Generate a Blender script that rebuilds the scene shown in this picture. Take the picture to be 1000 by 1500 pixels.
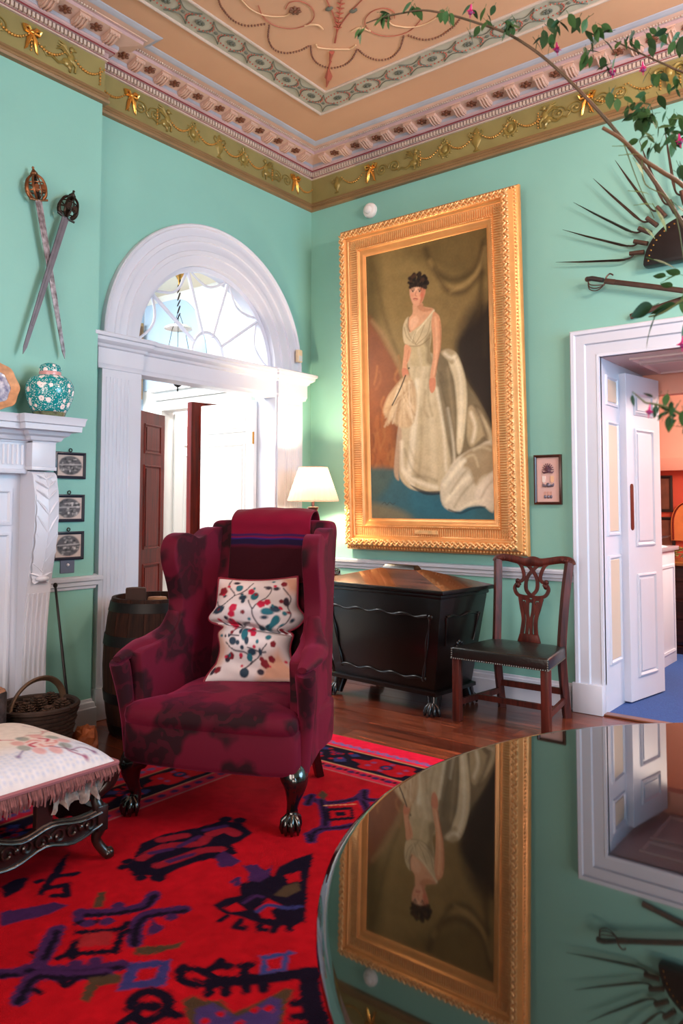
import bpy, bmesh, math, random
import numpy as np
from mathutils import Vector, Matrix, Euler

S = bpy.context.scene
COL = S.collection
for _o in list(bpy.data.objects):
    bpy.data.objects.remove(_o)
random.seed(7)
RNG = np.random.default_rng(7)
PI = math.pi
rad = math.radians

# ------------------------------------------------------------------ camera
CAM = Vector((4.268, -5.062, 1.35))
YAW, PITCH, ROLL = 0.660157, 0.057037, 0.001541
FPX, PPX, PPY = 1127.2, 500.0, 676.4          # focal length and principal point for a 1000x1500 frame
_f = Vector((-math.sin(YAW) * math.cos(PITCH), math.cos(YAW) * math.cos(PITCH), math.sin(PITCH)))
_r = Vector((math.cos(YAW), math.sin(YAW), 0))
_u = _r.cross(_f)
CR = _r * math.cos(ROLL) + _u * math.sin(ROLL)
CU = -_r * math.sin(ROLL) + _u * math.cos(ROLL)
CF = _f
cam_data = bpy.data.cameras.new('camera')
cam = bpy.data.objects.new('camera', cam_data)
COL.objects.link(cam)
_m = Matrix((CR, CU, -CF)).transposed().to_4x4()
_m.translation = CAM
cam.matrix_world = _m
cam_data.sensor_fit = 'VERTICAL'
cam_data.sensor_height = 36.0
cam_data.lens = FPX * 36.0 / 1500.0
cam_data.shift_y = -(750.0 - PPY) / 1500.0
cam_data.clip_start = 0.05
cam_data.dof.use_dof = True
cam_data.dof.focus_distance = 4.6
cam_data.dof.aperture_fstop = 7.0
S.camera = cam


def hit(px, py, axis, val):
    """point of the room where the sight line through a photo pixel meets a wall/floor plane"""
    d = CF + CR * ((px - PPX) / FPX) - CU * ((py - PPY) / FPX)
    t = (val - CAM[axis]) / d[axis]
    return CAM + d * t


def at(px, py, depth):
    d = CF + CR * ((px - PPX) / FPX) - CU * ((py - PPY) / FPX)
    return CAM + d * (depth / d.dot(CF))


# ------------------------------------------------------------------ view + world + big lights
S.view_settings.view_transform = 'Standard'
S.view_settings.look = 'None'
S.view_settings.gamma = 1.0
S.view_settings.use_curve_mapping = False
S.view_settings.exposure = 0.38
W = bpy.data.worlds.new('sky')
S.world = W
W.use_nodes = True
W.node_tree.nodes['Background'].inputs[0].default_value = (0.62, 0.78, 1.0, 1)
W.node_tree.nodes['Background'].inputs[1].default_value = 0.6

ROOM_X, ROOM_Y, CEIL = 6.8, -7.6, 4.38      # room spans x 0..6.8, y -7.6..0


def area_light(name, loc, direction, sx, sy, power, color):
    l = bpy.data.lights.new(name, 'AREA')
    l.shape = 'RECTANGLE'
    l.size, l.size_y = sx, sy
    l.energy = power
    l.color = color
    o = bpy.data.objects.new(name, l)
    COL.objects.link(o)
    o.location = loc
    o.rotation_euler = Vector(direction).to_track_quat('-Z', 'Z').to_euler()
    return o


# daylight through the tall sash window of the window wall (x = 6.8) and two warm-tinted ones behind the camera
DAY = (0.42, 0.74, 1.0)
WINDOWS = [(-1.45, 1.5, 0.75, 3.45)]      # y centre, width, sill, head
for yc, ww, z0, z1 in WINDOWS:
    area_light('window_daylight', (ROOM_X - 0.03, yc, (z0 + z1) / 2), (-1, 0, -0.12), ww, z1 - z0, 170, DAY)
BACK_TINT = (1.0, 0.80, 0.70)                                   # warm tint added to the back windows to lift the portrait wall
for bx in (2.9, 5.2):
    area_light('back_window_daylight', (bx, ROOM_Y + 0.03, 2.15), (0, 1, -0.02), 1.4, 2.6, 100, BACK_TINT)
# unseen area lights added to brighten the hall, the lobby and the side room
area_light('hall_fill', (-1.6, -1.9, 3.55), (0.0, 0.15, -1), 2.0, 1.6, 210, (1.0, 0.97, 0.93))
area_light('lobby_fill', (-1.65, 0.75, 3.3), (0, 0, -1), 0.8, 0.6, 40, (1.0, 0.93, 0.88))
area_light('side_room_fill', (4.1, 2.2, 2.5), (-0.4, 0.2, -1), 1.2, 1.2, 110, (1.0, 0.80, 0.66))

# ------------------------------------------------------------------ helpers


def lin(c):
    """sRGB 0-255 to linear"""
    out = []
    for v in c[:3]:
        v = v / 255.0
        out.append(v / 12.92 if v <= 0.04045 else ((v + 0.055) / 1.055) ** 2.4)
    return tuple(out)


MATS = {}


def mat(name, col, rough=0.5, metal=0.0, var=0.0, vscale=6.0, bump=0.0, bscale=60.0, sheen=0.0, coat=0.0,
        spec=0.5, stretch=None, col2=None, detail=4.0, ior=None):
    if name in MATS:
        return MATS[name]
    m = bpy.data.materials.new(name)
    m.use_nodes = True
    nt = m.node_tree
    b = nt.nodes['Principled BSDF']
    c = lin(col)
    b.inputs['Base Color'].default_value = (*c, 1)
    b.inputs['Roughness'].default_value = rough
    b.inputs['Metallic'].default_value = metal
    b.inputs['Specular IOR Level'].default_value = spec
    if ior:
        b.inputs['IOR'].default_value = ior
    if sheen:
        b.inputs['Sheen Weight'].default_value = sheen
        b.inputs['Sheen Roughness'].default_value = 0.4
    if coat:
        b.inputs['Coat Weight'].default_value = coat
        b.inputs['Coat Roughness'].default_value = 0.05
    if var or bump or col2:
        tc = nt.nodes.new('ShaderNodeTexCoord')
        mp = nt.nodes.new('ShaderNodeMapping')
        nt.links.new(tc.outputs['Object'], mp.inputs[0])
        if stretch:
            mp.inputs['Scale'].default_value = stretch
    if var or col2:
        n = nt.nodes.new('ShaderNodeTexNoise')
        n.inputs['Scale'].default_value = vscale
        n.inputs['Detail'].default_value = detail
        nt.links.new(mp.outputs[0], n.inputs['Vector'])
        r = nt.nodes.new('ShaderNodeValToRGB')
        r.color_ramp.elements[0].position = 0.3
        r.color_ramp.elements[1].position = 0.7
        if col2:
            r.color_ramp.elements[0].color = (*lin(col2), 1)
            r.color_ramp.elements[1].color = (*c, 1)
        else:
            r.color_ramp.elements[0].color = (*[v * (1 - var) for v in c], 1)
            r.color_ramp.elements[1].color = (*[min(1, v * (1 + var)) for v in c], 1)
        nt.links.new(n.outputs['Fac'], r.inputs[0])
        nt.links.new(r.outputs[0], b.inputs['Base Color'])
    if bump:
        n2 = nt.nodes.new('ShaderNodeTexNoise')
        n2.inputs['Scale'].default_value = bscale
        n2.inputs['Detail'].default_value = 3
        nt.links.new(mp.outputs[0], n2.inputs['Vector'])
        bp = nt.nodes.new('ShaderNodeBump')
        bp.inputs['Strength'].default_value = bump
        bp.inputs['Distance'].default_value = 0.01
        nt.links.new(n2.outputs['Fac'], bp.inputs['Height'])
        nt.links.new(bp.outputs[0], b.inputs['Normal'])
    MATS[name] = m
    return m


def vmat(name, attr='paint', rough=0.7, bump=0.0, bscale=300.0, spec=0.3, sheen=0.0, coat=0.0):
    """material whose colour is the print / weave stored on the mesh"""
    if name in MATS:
        return MATS[name]
    m = bpy.data.materials.new(name)
    m.use_nodes = True
    nt = m.node_tree
    b = nt.nodes['Principled BSDF']
    a = nt.nodes.new('ShaderNodeVertexColor')
    a.layer_name = attr
    nt.links.new(a.outputs['Color'], b.inputs['Base Color'])
    b.inputs['Roughness'].default_value = rough
    b.inputs['Specular IOR Level'].default_value = spec
    b.inputs['Sheen Weight'].default_value = sheen
    b.inputs['Coat Weight'].default_value = coat
    if bump:
        n2 = nt.nodes.new('ShaderNodeTexNoise')
        n2.inputs['Scale'].default_value = bscale
        tc = nt.nodes.new('ShaderNodeTexCoord')
        nt.links.new(tc.outputs['Object'], n2.inputs['Vector'])
        bp = nt.nodes.new('ShaderNodeBump')
        bp.inputs['Strength'].default_value = bump
        bp.inputs['Distance'].default_value = 0.004
        nt.links.new(n2.outputs['Fac'], bp.inputs['Height'])
        nt.links.new(bp.outputs[0], b.inputs['Normal'])
    MATS[name] = m
    return m


def wood(name, dark, light, rough=0.3, axis=0, scale=3.0, coat=0.3, spec=0.5):
    if name in MATS:
        return MATS[name]
    st = [14, 14, 14]
    st[axis] = 1.0
    m = mat(name, light, rough=rough, col2=dark, vscale=scale, stretch=st, coat=coat, detail=6, spec=spec)
    return m


def link(ob, parent=None):
    COL.objects.link(ob)
    if parent is not None:
        ob.parent = parent
    return ob


def tag(o, label=None, cat=None, group=None, kind=None):
    if label:
        o['label'] = label
    if cat:
        o['category'] = cat
    if group:
        o['group'] = group
    if kind:
        o['kind'] = kind
    return o


def thing(name, label, cat, loc=(0, 0, 0), rz=0.0, group=None, rx=0.0):
    o = bpy.data.objects.new(name, None)
    o.empty_display_size = 0.05
    COL.objects.link(o)
    o.location = loc
    o.rotation_euler = (rx, 0, rz)
    return tag(o, label, cat, group)


def children(o):
    return [c for c in COL.objects if c.parent == o]


def copy_tree(o, parent=None):
    c = o.copy()
    link(c)
    c.parent = parent
    for ch in children(o):
        copy_tree(ch, c)
    return c


class MB:
    """collects shapes, links them as one mesh object"""

    def __init__(self):
        self.v = []
        self.f = []
        self.M = Matrix.Identity(4)

    def add(self, verts, faces, M=None):
        k = len(self.v)
        T = self.M @ M if M is not None else self.M
        for p in verts:
            q = T @ Vector(p)
            self.v.append((q.x, q.y, q.z))
        for f in faces:
            self.f.append(tuple(i + k for i in f))
        return self

    def box(self, c, s, M=None, top=None):
        """box centred at c with size s; top = (sx, sy) scale of the upper face"""
        x, y, z = c
        a, b, h = s[0] / 2, s[1] / 2, s[2] / 2
        tx, ty = top if top else (1, 1)
        vs = [(x - a, y - b, z - h), (x + a, y - b, z - h), (x + a, y + b, z - h), (x - a, y + b, z - h),
              (x - a * tx, y - b * ty, z + h), (x + a * tx, y - b * ty, z + h), (x + a * tx, y + b * ty, z + h), (x - a * tx, y + b * ty, z + h)]
        return self.add(vs, [(3, 2, 1, 0), (4, 5, 6, 7), (0, 1, 5, 4), (1, 2, 6, 5), (2, 3, 7, 6), (3, 0, 4, 7)], M)

    def b2(self, lo, hi, M=None):
        return self.box([(lo[i] + hi[i]) / 2 for i in range(3)], [hi[i] - lo[i] for i in range(3)], M)

    def prism(self, poly, d0, d1, plane='xz', M=None):
        """extrude a 2D outline; plane gives the two axes of the outline, the rest is the depth axis"""
        def P(a, b, d):
            return {'xz': (a, d, b), 'yz': (d, a, b), 'xy': (a, b, d)}[plane]
        n = len(poly)
        vs = [P(a, b, d0) for a, b in poly] + [P(a, b, d1) for a, b in poly]
        fs = [tuple(range(n)), tuple(range(2 * n - 1, n - 1, -1))]
        fs += [(i, i + n, (i + 1) % n + n, (i + 1) % n) for i in range(n)]
        return self.add(vs, fs, M)

    def lathe(self, prof, n=24, M=None, cap=True, a0=0.0, a1=2 * PI, rfun=None):
        """prof: list of (r, z) from bottom to top"""
        full = abs(a1 - a0 - 2 * PI) < 1e-6
        cols = n if full else n + 1
        vs = []
        for r, z in prof:
            for i in range(cols):
                t = a0 + (a1 - a0) * i / n
                q = r * (rfun(t) if rfun else 1)
                vs.append((q * math.cos(t), q * math.sin(t), z))
        fs = []
        for j in range(len(prof) - 1):
            for i in range(n):
                i2 = (i + 1) % cols
                fs.append((j * cols + i, j * cols + i2, (j + 1) * cols + i2, (j + 1) * cols + i))
        if cap and full:
            fs.append(tuple(range(cols - 1, -1, -1)))
            k = (len(prof) - 1) * cols
            fs.append(tuple(range(k, k + cols)))
        return self.add(vs, fs, M)

    def tube(self, pts, r, n=8, M=None, flat=None, up=None, cap=True):
        """pts: 3D path; r: radius or list; flat=(w,h) multiplies the two section axes; up fixes the first section axis"""
        P = [Vector(p) for p in pts]
        N = len(P)
        R = list(r) if hasattr(r, '__len__') else [r] * N
        vs = []
        prev = None
        for i in range(N):
            t = (P[min(i + 1, N - 1)] - P[max(i - 1, 0)])
            if t.length < 1e-9:
                t = Vector((0, 0, 1))
            t.normalize()
            if up is not None:
                a = Vector(up)
                a = a - t * a.dot(t)
                if a.length < 1e-6:
                    a = t.orthogonal()
            elif prev is None:
                a = t.orthogonal()
            else:
                a = prev - t * prev.dot(t)
                if a.length < 1e-6:
                    a = t.orthogonal()
            a.normalize()
            prev = a
            b = t.cross(a)
            fw, fh = flat if flat else (1, 1)
            for k in range(n):
                th = 2 * PI * (k + 0.5) / n
                vs.append(P[i] + a * (R[i] * fw * math.cos(th)) + b * (R[i] * fh * math.sin(th)))
        fs = []
        for i in range(N - 1):
            for k in range(n):
                k2 = (k + 1) % n
                fs.append((i * n + k, i * n + k2, (i + 1) * n + k2, (i + 1) * n + k))
        if cap:
            fs.append(tuple(range(n - 1, -1, -1)))
            fs.append(tuple(range((N - 1) * n, N * n)))
        return self.add(vs, fs, M)

    def ball(self, c, r, n=10, m=6, M=None):
        rx, ry, rz = r if hasattr(r, '__len__') else (r, r, r)
        vs = [(c[0], c[1], c[2] - rz)]
        for j in range(1, m):
            ph = -PI / 2 + PI * j / m
            for i in range(n):
                t = 2 * PI * i / n
                vs.append((c[0] + rx * math.cos(ph) * math.cos(t), c[1] + ry * math.cos(ph) * math.sin(t), c[2] + rz * math.sin(ph)))
        vs.append((c[0], c[1], c[2] + rz))
        L = len(vs) - 1
        fs = [(0, 1 + (i + 1) % n, 1 + i) for i in range(n)]
        for j in range(m - 2):
            for i in range(n):
                i2 = (i + 1) % n
                fs.append((1 + j * n + i, 1 + j * n + i2, 1 + (j + 1) * n + i2, 1 + (j + 1) * n + i))
        k = 1 + (m - 2) * n
        fs += [(L, k + i, k + (i + 1) % n) for i in range(n)]
        return self.add(vs, fs, M)

    def sweep(self, prof, path, N, closed=False, cap=True):
        """moulding: prof (a, b): a along the left of the path, b along N; mitred corners"""
        N = Vector(N).normalized()
        P = [Vector(p) for p in path]
        n = len(P)
        k = len(prof)
        vs = []
        for i in range(n):
            if closed or 0 < i < n - 1:
                d1 = (P[i] - P[i - 1]).normalized()
                d2 = (P[(i + 1) % n] - P[i]).normalized()
            elif i == 0:
                d1 = d2 = (P[1] - P[0]).normalized()
            else:
                d1 = d2 = (P[-1] - P[-2]).normalized()
            n1, n2 = N.cross(d1), N.cross(d2)
            m = (n1 + n2) / max(0.2, 1 + n1.dot(n2))
            for a, b in prof:
                vs.append(P[i] + m * a + N * b)
        fs = []
        for i in range(n if closed else n - 1):
            i2 = (i + 1) % n
            for j in range(k - 1):
                fs.append((i * k + j, i2 * k + j, i2 * k + j + 1, i * k + j + 1))
        if cap and not closed:
            fs.append(tuple(range(k)))
            fs.append(tuple(range(n * k - 1, (n - 1) * k - 1, -1)))
        return self.add(vs, fs)

    def build(self, name, m, parent=None, smooth=35, bevel=0.0, seg=2, sub=0, loc=None):
        me = bpy.data.meshes.new(name)
        me.from_pydata(self.v, [], self.f)
        bm = bmesh.new()
        bm.from_mesh(me)
        if bevel:
            bmesh.ops.remove_doubles(bm, verts=bm.verts, dist=1e-5)
            es = [e for e in bm.edges if len(e.link_faces) == 2 and e.calc_face_angle(0) > rad(30)]
            bmesh.ops.bevel(bm, geom=es, offset=bevel, segments=seg, affect='EDGES', profile=0.5, clamp_overlap=True)
        bmesh.ops.recalc_face_normals(bm, faces=bm.faces)
        bm.to_mesh(me)
        bm.free()
        if smooth:
            me.polygons.foreach_set('use_smooth', [True] * len(me.polygons))
            me.set_sharp_from_angle(angle=rad(smooth))
        me.materials.append(m)
        o = bpy.data.objects.new(name, me)
        link(o, parent)
        if sub:
            s = o.modifiers.new('subdivision', 'SUBSURF')
            s.levels = s.render_levels = sub
        if loc:
            o.location = loc
        return o


def share(o, name, parent, loc=(0, 0, 0), rot=(0, 0, 0), scale=(1, 1, 1)):
    """another object on the same mesh"""
    c = bpy.data.objects.new(name, o.data)
    link(c, parent)
    c.location, c.rotation_euler, c.scale = loc, rot, scale
    return c


def spline(pts, n=8, closed=False):
    """Catmull-Rom through pts of any dimension"""
    P = [np.array(p, float) for p in pts]
    N = len(P)
    out = []
    rng = range(N) if closed else range(N - 1)
    for i in rng:
        if closed:
            p0, p1, p2, p3 = P[i - 1], P[i], P[(i + 1) % N], P[(i + 2) % N]
        else:
            p0, p1, p2, p3 = P[max(i - 1, 0)], P[i], P[i + 1], P[min(i + 2, N - 1)]
        for k in range(n):
            t = k / n
            out.append(tuple(0.5 * ((2 * p1) + (-p0 + p2) * t + (2 * p0 - 5 * p1 + 4 * p2 - p3) * t * t + (-p0 + 3 * p1 - 3 * p2 + p3) * t ** 3)))
    if not closed:
        out.append(tuple(P[-1]))
    return out


# ---- a small painter: colours of a print or a weave, kept on the vertices of a fine grid
class Paint:
    def __init__(self, x0, y0, x1, y1, nx, ny, base):
        self.x0, self.y0, self.x1, self.y1, self.nx, self.ny = x0, y0, x1, y1, nx, ny
        self.im = np.ones((ny, nx, 3)) * np.array(lin(base))
        self.X, self.Y = np.meshgrid(np.linspace(x0, x1, nx), np.linspace(y0, y1, ny))
        self.h = (x1 - x0) / (nx - 1)

    def _win(self, pts, pad):
        P = np.array(pts)
        sx = (self.nx - 1) / (self.x1 - self.x0)
        sy = (self.ny - 1) / (self.y1 - self.y0)
        i0 = max(0, int((P[:, 0].min() - pad - self.x0) * sx) - 1)
        i1 = min(self.nx, int((P[:, 0].max() + pad - self.x0) * sx) + 2)
        j0 = max(0, int((P[:, 1].min() - pad - self.y0) * sy) - 1)
        j1 = min(self.ny, int((P[:, 1].max() + pad - self.y0) * sy) + 2)
        return slice(j0, j1), slice(i0, i1)

    @staticmethod
    def _dist(X, Y, pts, closed):
        d = np.full(X.shape, 1e9)
        n = len(pts)
        for i in range(n if closed else n - 1):
            ax, ay = pts[i]
            bx, by = pts[(i + 1) % n]
            vx, vy = bx - ax, by - ay
            L = vx * vx + vy * vy + 1e-12
            t = np.clip(((X - ax) * vx + (Y - ay) * vy) / L, 0, 1)
            d = np.minimum(d, np.hypot(X - ax - t * vx, Y - ay - t * vy))
        return d

    def mix(self, w, mask, col, alpha):
        a = np.clip(mask, 0, 1)[..., None] * alpha
        c = np.array(lin(col)) if not isinstance(col, np.ndarray) else col
        self.im[w] = self.im[w] * (1 - a) + c * a

    def poly(self, pts, col, soft=None, alpha=1.0):
        soft = soft or self.h
        w = self._win(pts, soft)
        X, Y = self.X[w], self.Y[w]
        if X.size == 0:
            return self
        ins = np.zeros(X.shape, bool)
        n = len(pts)
        for i in range(n):
            ax, ay = pts[i]
            bx, by = pts[(i + 1) % n]
            if ay == by:
                continue
            c = ((ay > Y) != (by > Y)) & (X < (bx - ax) * (Y - ay) / (by - ay) + ax)
            ins ^= c
        d = self._dist(X, Y, pts, True)
        s = np.where(ins, d, -d)
        self.mix(w, 0.5 + s / (2 * soft), col, alpha)
        return self

    def line(self, pts, wid, col, soft=None, alpha=1.0):
        soft = soft or self.h
        w = self._win(pts, wid + soft)
        X, Y = self.X[w], self.Y[w]
        if X.size == 0:
            return self
        d = self._dist(X, Y, pts, False)
        self.mix(w, 0.5 + (wid / 2 - d) / (2 * soft), col, alpha)
        return self

    def disc(self, c, r, col, ry=None, soft=None, alpha=1.0):
        ry = ry or r
        soft = soft or self.h
        w = self._win([(c[0] - r, c[1] - ry), (c[0] + r, c[1] + ry)], soft)
        X, Y = self.X[w], self.Y[w]
        if X.size == 0:
            return self
        q = np.hypot((X - c[0]) / r, (Y - c[1]) / ry)
        self.mix(w, 0.5 + (1 - q) * min(r, ry) / (2 * soft), col, alpha)
        return self

    def noise(self, amp, cell, stretch=1):
        """soft blotches of lighter and darker tone"""
        gx, gy = max(2, int(self.nx / cell)), max(2, int(self.ny / (cell * stretch)))
        g = RNG.random((gy + 2, gx + 2))
        u = np.linspace(0, gx, self.nx)
        v = np.linspace(0, gy, self.ny)
        iu, iv = u.astype(int), v.astype(int)
        fu, fv = (u - iu)[None, :], (v - iv)[:, None]
        fu, fv = fu * fu * (3 - 2 * fu), fv * fv * (3 - 2 * fv)
        a, b_ = g[np.ix_(iv, iu)], g[np.ix_(iv, iu + 1)]
        c, d = g[np.ix_(iv + 1, iu)], g[np.ix_(iv + 1, iu + 1)]
        f = (a * (1 - fu) + b_ * fu) * (1 - fv) + (c * (1 - fu) + d * fu) * fv
        self.im *= (1 + amp * (f * 2 - 1))[..., None]
        return self

    def flat(self):
        return np.clip(self.im, 0, 1).reshape(-1, 3)


def grid_object(name, P, colors, m, parent=None, smooth=True, wrap=False):
    """P: (ny, nx, 3) points; colors: (ny*nx, 3) linear"""
    ny, nx, _ = P.shape
    me = bpy.data.meshes.new(name)
    me.vertices.add(ny * nx)
    me.vertices.foreach_set('co', P.reshape(-1).astype(np.float32))
    J, I = np.meshgrid(np.arange(ny - 1), np.arange(nx - 1), indexing='ij')
    k = (J * nx + I).reshape(-1)
    Q = np.stack([k, k + 1, k + 1 + nx, k + nx], 1).astype(np.int32)
    nf = len(Q)
    me.loops.add(nf * 4)
    me.loops.foreach_set('vertex_index', Q.reshape(-1))
    me.polygons.add(nf)
    me.polygons.foreach_set('loop_start', np.arange(nf, dtype=np.int32) * 4)
    me.polygons.foreach_set('use_smooth', np.full(nf, smooth))
    me.update(calc_edges=True)
    me.validate()
    if colors is not None:
        at_ = me.color_attributes.new('paint', 'FLOAT_COLOR', 'POINT')
        rgba = np.ones((ny * nx, 4), np.float32)
        rgba[:, :3] = colors
        at_.data.foreach_set('color', rgba.reshape(-1))
    me.materials.append(m)
    o = bpy.data.objects.new(name, me)
    link(o, parent)
    return o

# ================================================================== materials of the room
M_WALL = mat('mint_wall_paint', (127, 183, 173), rough=0.55, var=0.05, vscale=1.2, bump=0.05, bscale=90)
M_WHITE = mat('white_gloss_paint', (200, 204, 218), rough=0.35, var=0.02, vscale=3, bump=0.03, bscale=25)
M_WHITE2 = mat('hall_white_paint', (228, 226, 224), rough=0.6)
M_BLUEW = mat('hall_pale_blue_paint', (176, 200, 226), rough=0.6)
M_CEIL = mat('peach_ceiling_paint', (196, 150, 118), rough=0.7, var=0.08, vscale=1.4)
M_PINKC = mat('cornice_mauve_paint', (176, 148, 150), rough=0.6, var=0.12, vscale=5)
M_PALE = mat('cornice_pale_paint', (190, 172, 160), rough=0.6, var=0.1, vscale=8)
M_BLUEC = mat('cornice_blue_grey_paint', (158, 160, 172), rough=0.6, var=0.08, vscale=5)
M_PINKS = mat('cornice_pink_tan_paint', (192, 158, 142), rough=0.6, var=0.1, vscale=6)
M_SCR = mat('scroll_tan_paint', (204, 166, 128), rough=0.6)
M_RED = mat('cornice_oxblood_line', (120, 40, 48), rough=0.6)
M_FRIEZE = mat('frieze_olive_paint', (134, 124, 76), rough=0.5, var=0.16, vscale=3)
M_FRBR = mat('frieze_brown_moulding', (128, 100, 66), rough=0.45, var=0.1, vscale=4)
M_ORN = mat('frieze_relief_bronze', (138, 120, 62), rough=0.35, metal=0.25, var=0.2, vscale=20)
M_GOLD = mat('gilding', (196, 146, 74), rough=0.32, metal=0.55, var=0.15, vscale=25)
M_GOLDB = mat('bright_gilding', (226, 168, 84), rough=0.25, metal=0.9)
M_GREYG = mat('border_grey_green_paint', (168, 162, 146), rough=0.65, var=0.07, vscale=10)
M_DKGR = mat('border_green_line', (96, 98, 86), rough=0.6)
M_BEAD = mat('bead_umber', (108, 62, 40), rough=0.5)
M_ROSE = mat('ornament_red', (168, 84, 66), rough=0.6)
M_PLANK = [wood('floor_oak_%s' % k, d, l, rough=0.26, axis=0, scale=2.2, coat=0.25) for k, d, l in
           (('a', (66, 26, 16), (132, 64, 40)), ('b', (76, 33, 21), (146, 74, 47)), ('c', (58, 23, 15), (116, 54, 34)))]
M_DARK = mat('dark_gap', (22, 12, 10), rough=0.8)
M_MAHOG = wood('mahogany_door', (62, 8, 3), (112, 22, 8), rough=0.45, axis=2, scale=2.5, coat=0.0, spec=0.25)
M_BRASS = mat('brass', (170, 120, 60), rough=0.3, metal=1.0)
M_IRON = mat('dark_iron', (34, 30, 30), rough=0.45, metal=0.8, var=0.2, vscale=20)
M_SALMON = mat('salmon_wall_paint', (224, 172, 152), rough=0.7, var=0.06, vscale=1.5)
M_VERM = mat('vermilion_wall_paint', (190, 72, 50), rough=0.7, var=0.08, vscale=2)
M_CARPET = mat('blue_carpet', (46, 84, 150), rough=0.95, var=0.25, vscale=120, bump=0.3, bscale=400, col2=(36, 66, 128))


def glass_mat():
    m = bpy.data.materials.new('window_glass')
    m.use_nodes = True
    nt = m.node_tree
    nt.nodes.remove(nt.nodes['Principled BSDF'])
    t = nt.nodes.new('ShaderNodeBsdfTransparent')
    g = nt.nodes.new('ShaderNodeBsdfGlossy')
    g.inputs['Roughness'].default_value = 0.02
    mx = nt.nodes.new('ShaderNodeMixShader')
    mx.inputs[0].default_value = 0.05
    nt.links.new(t.outputs[0], mx.inputs[1])
    nt.links.new(g.outputs[0], mx.inputs[2])
    nt.links.new(mx.outputs[0], nt.nodes['Material Output'].inputs[0])
    return m


M_GLASS = glass_mat()


def struct(mb, name, m, parent=None, **kw):
    o = mb.build(name, m, parent, **kw)
    if parent is None:
        o['kind'] = 'structure'
    return o


def label_struct(o, text):
    o['label'] = text
    return o


# ================================================================== floor of separate boards
sub = MB().b2((-0.02, ROOM_Y, -0.12), (ROOM_X, 0.0, -0.022))
floor = struct(sub, 'floor', M_DARK)
label_struct(floor, 'polished dark oak board floor of the drawing room')
PW = 0.158
row = 0
y = 0.0
while y > ROOM_Y:
    y2 = max(y - PW, ROOM_Y)
    cuts = [0.0]
    x = random.uniform(0.8, 2.6)
    while x < ROOM_X - 0.5:
        cuts.append(x)
        x += random.uniform(1.7, 3.0)
    cuts.append(ROOM_X)
    for a, b in zip(cuts[:-1], cuts[1:]):
        MB().b2((a + 0.0008, y2 + 0.001, -0.022), (b - 0.0008, y - 0.001, random.uniform(-0.0012, 0.0))).build(
            'floorboard', random.choice(M_PLANK), floor, smooth=0)
    y = y2
    row += 1

# ================================================================== walls
TH = 0.16
YC, ZC = -1.145, 2.455           # centre of the arch
HW = 0.685                       # half width of the opening
RIN = 0.685
mb = MB()
mb.b2((-TH, -2.22, 0), (0, YC - HW, CEIL))
mb.b2((-TH, YC + HW, 0), (0, 0.0, CEIL))
NA = 28
for i in range(NA):
    t0, t1 = PI * i / NA, PI * (i + 1) / NA
    ya, yb = YC - RIN * math.cos(t0), YC - RIN * math.cos(t1)
    za, zb = ZC + RIN * math.sin(t0), ZC + RIN * math.sin(t1)
    vs = [(0, ya, za), (0, yb, zb), (0, yb, CEIL), (0, ya, CEIL), (-TH, ya, za), (-TH, yb, zb), (-TH, yb, CEIL), (-TH, ya, CEIL)]
    mb.add(vs, [(0, 1, 2, 3), (7, 6, 5, 4), (0, 4, 5, 1)])
wall_left = struct(mb, 'wall_left', M_WALL, smooth=0)
label_struct(wall_left, 'mint green wall around the arched double door')
mb = MB().b2((-TH, -4.72, 0), (0.12, -2.22, CEIL))
wl = struct(mb, 'wall_chimney', M_WALL, smooth=0)
label_struct(wl, 'mint green chimney breast behind the mantelpiece')
mb = MB().b2((-TH, ROOM_Y, 0), (0, -4.72, CEIL))
struct(mb, 'wall_alcove', M_WALL, smooth=0)
DX0, DX1, DZ = 2.514, 3.86, 2.34
RT = 0.36                         # thickness of the right wall
mb = MB()
mb.b2((-TH, 0, 0), (DX0 - 0.031, RT, CEIL))
mb.b2((DX1 + 0.031, 0, 0), (ROOM_X + TH, RT, CEIL))
mb.b2((DX0 - 0.031, 0, DZ + 0.021), (DX1 + 0.031, RT, CEIL))
wall_right = struct(mb, 'wall_right', M_WALL, smooth=0)
label_struct(wall_right, 'mint green wall hung with the large portrait')
mb = MB()
ys = [0.0]
for yc, ww, z0, z1 in WINDOWS:
    mb.b2((ROOM_X, yc + ww / 2, 0), (ROOM_X + TH, ys[-1], CEIL))
    mb.b2((ROOM_X, yc - ww / 2, 0), (ROOM_X + TH, yc + ww / 2, z0))
    mb.b2((ROOM_X, yc - ww / 2, z1), (ROOM_X + TH, yc + ww / 2, CEIL))
    ys.append(yc - ww / 2)
mb.b2((ROOM_X, ROOM_Y, 0), (ROOM_X + TH, ys[-1], CEIL))
struct(mb, 'wall_window', M_WALL, smooth=0)
for k, (yc, ww, z0, z1) in enumerate(WINDOWS):
    mb = MB()
    for s in (-1, 1):
        mb.b2((ROOM_X + 0.02, yc + s * ww / 2 - 0.03, z0), (ROOM_X + 0.1, yc + s * ww / 2 + 0.03, z1))
    for q in range(5):
        zz = z0 + (z1 - z0) * q / 4
        mb.b2((ROOM_X + 0.03, yc - ww / 2, zz - 0.02), (ROOM_X + 0.09, yc + ww / 2, zz + 0.02))
    for q in (-1, 1):
        mb.b2((ROOM_X + 0.04, yc + q * ww / 6 - 0.012, z0), (ROOM_X + 0.08, yc + q * ww / 6 + 0.012, z1))
    struct(mb, 'window_%d' % (k + 2), M_WHITE, smooth=0)
mb = MB()
x0_ = -TH
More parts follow.
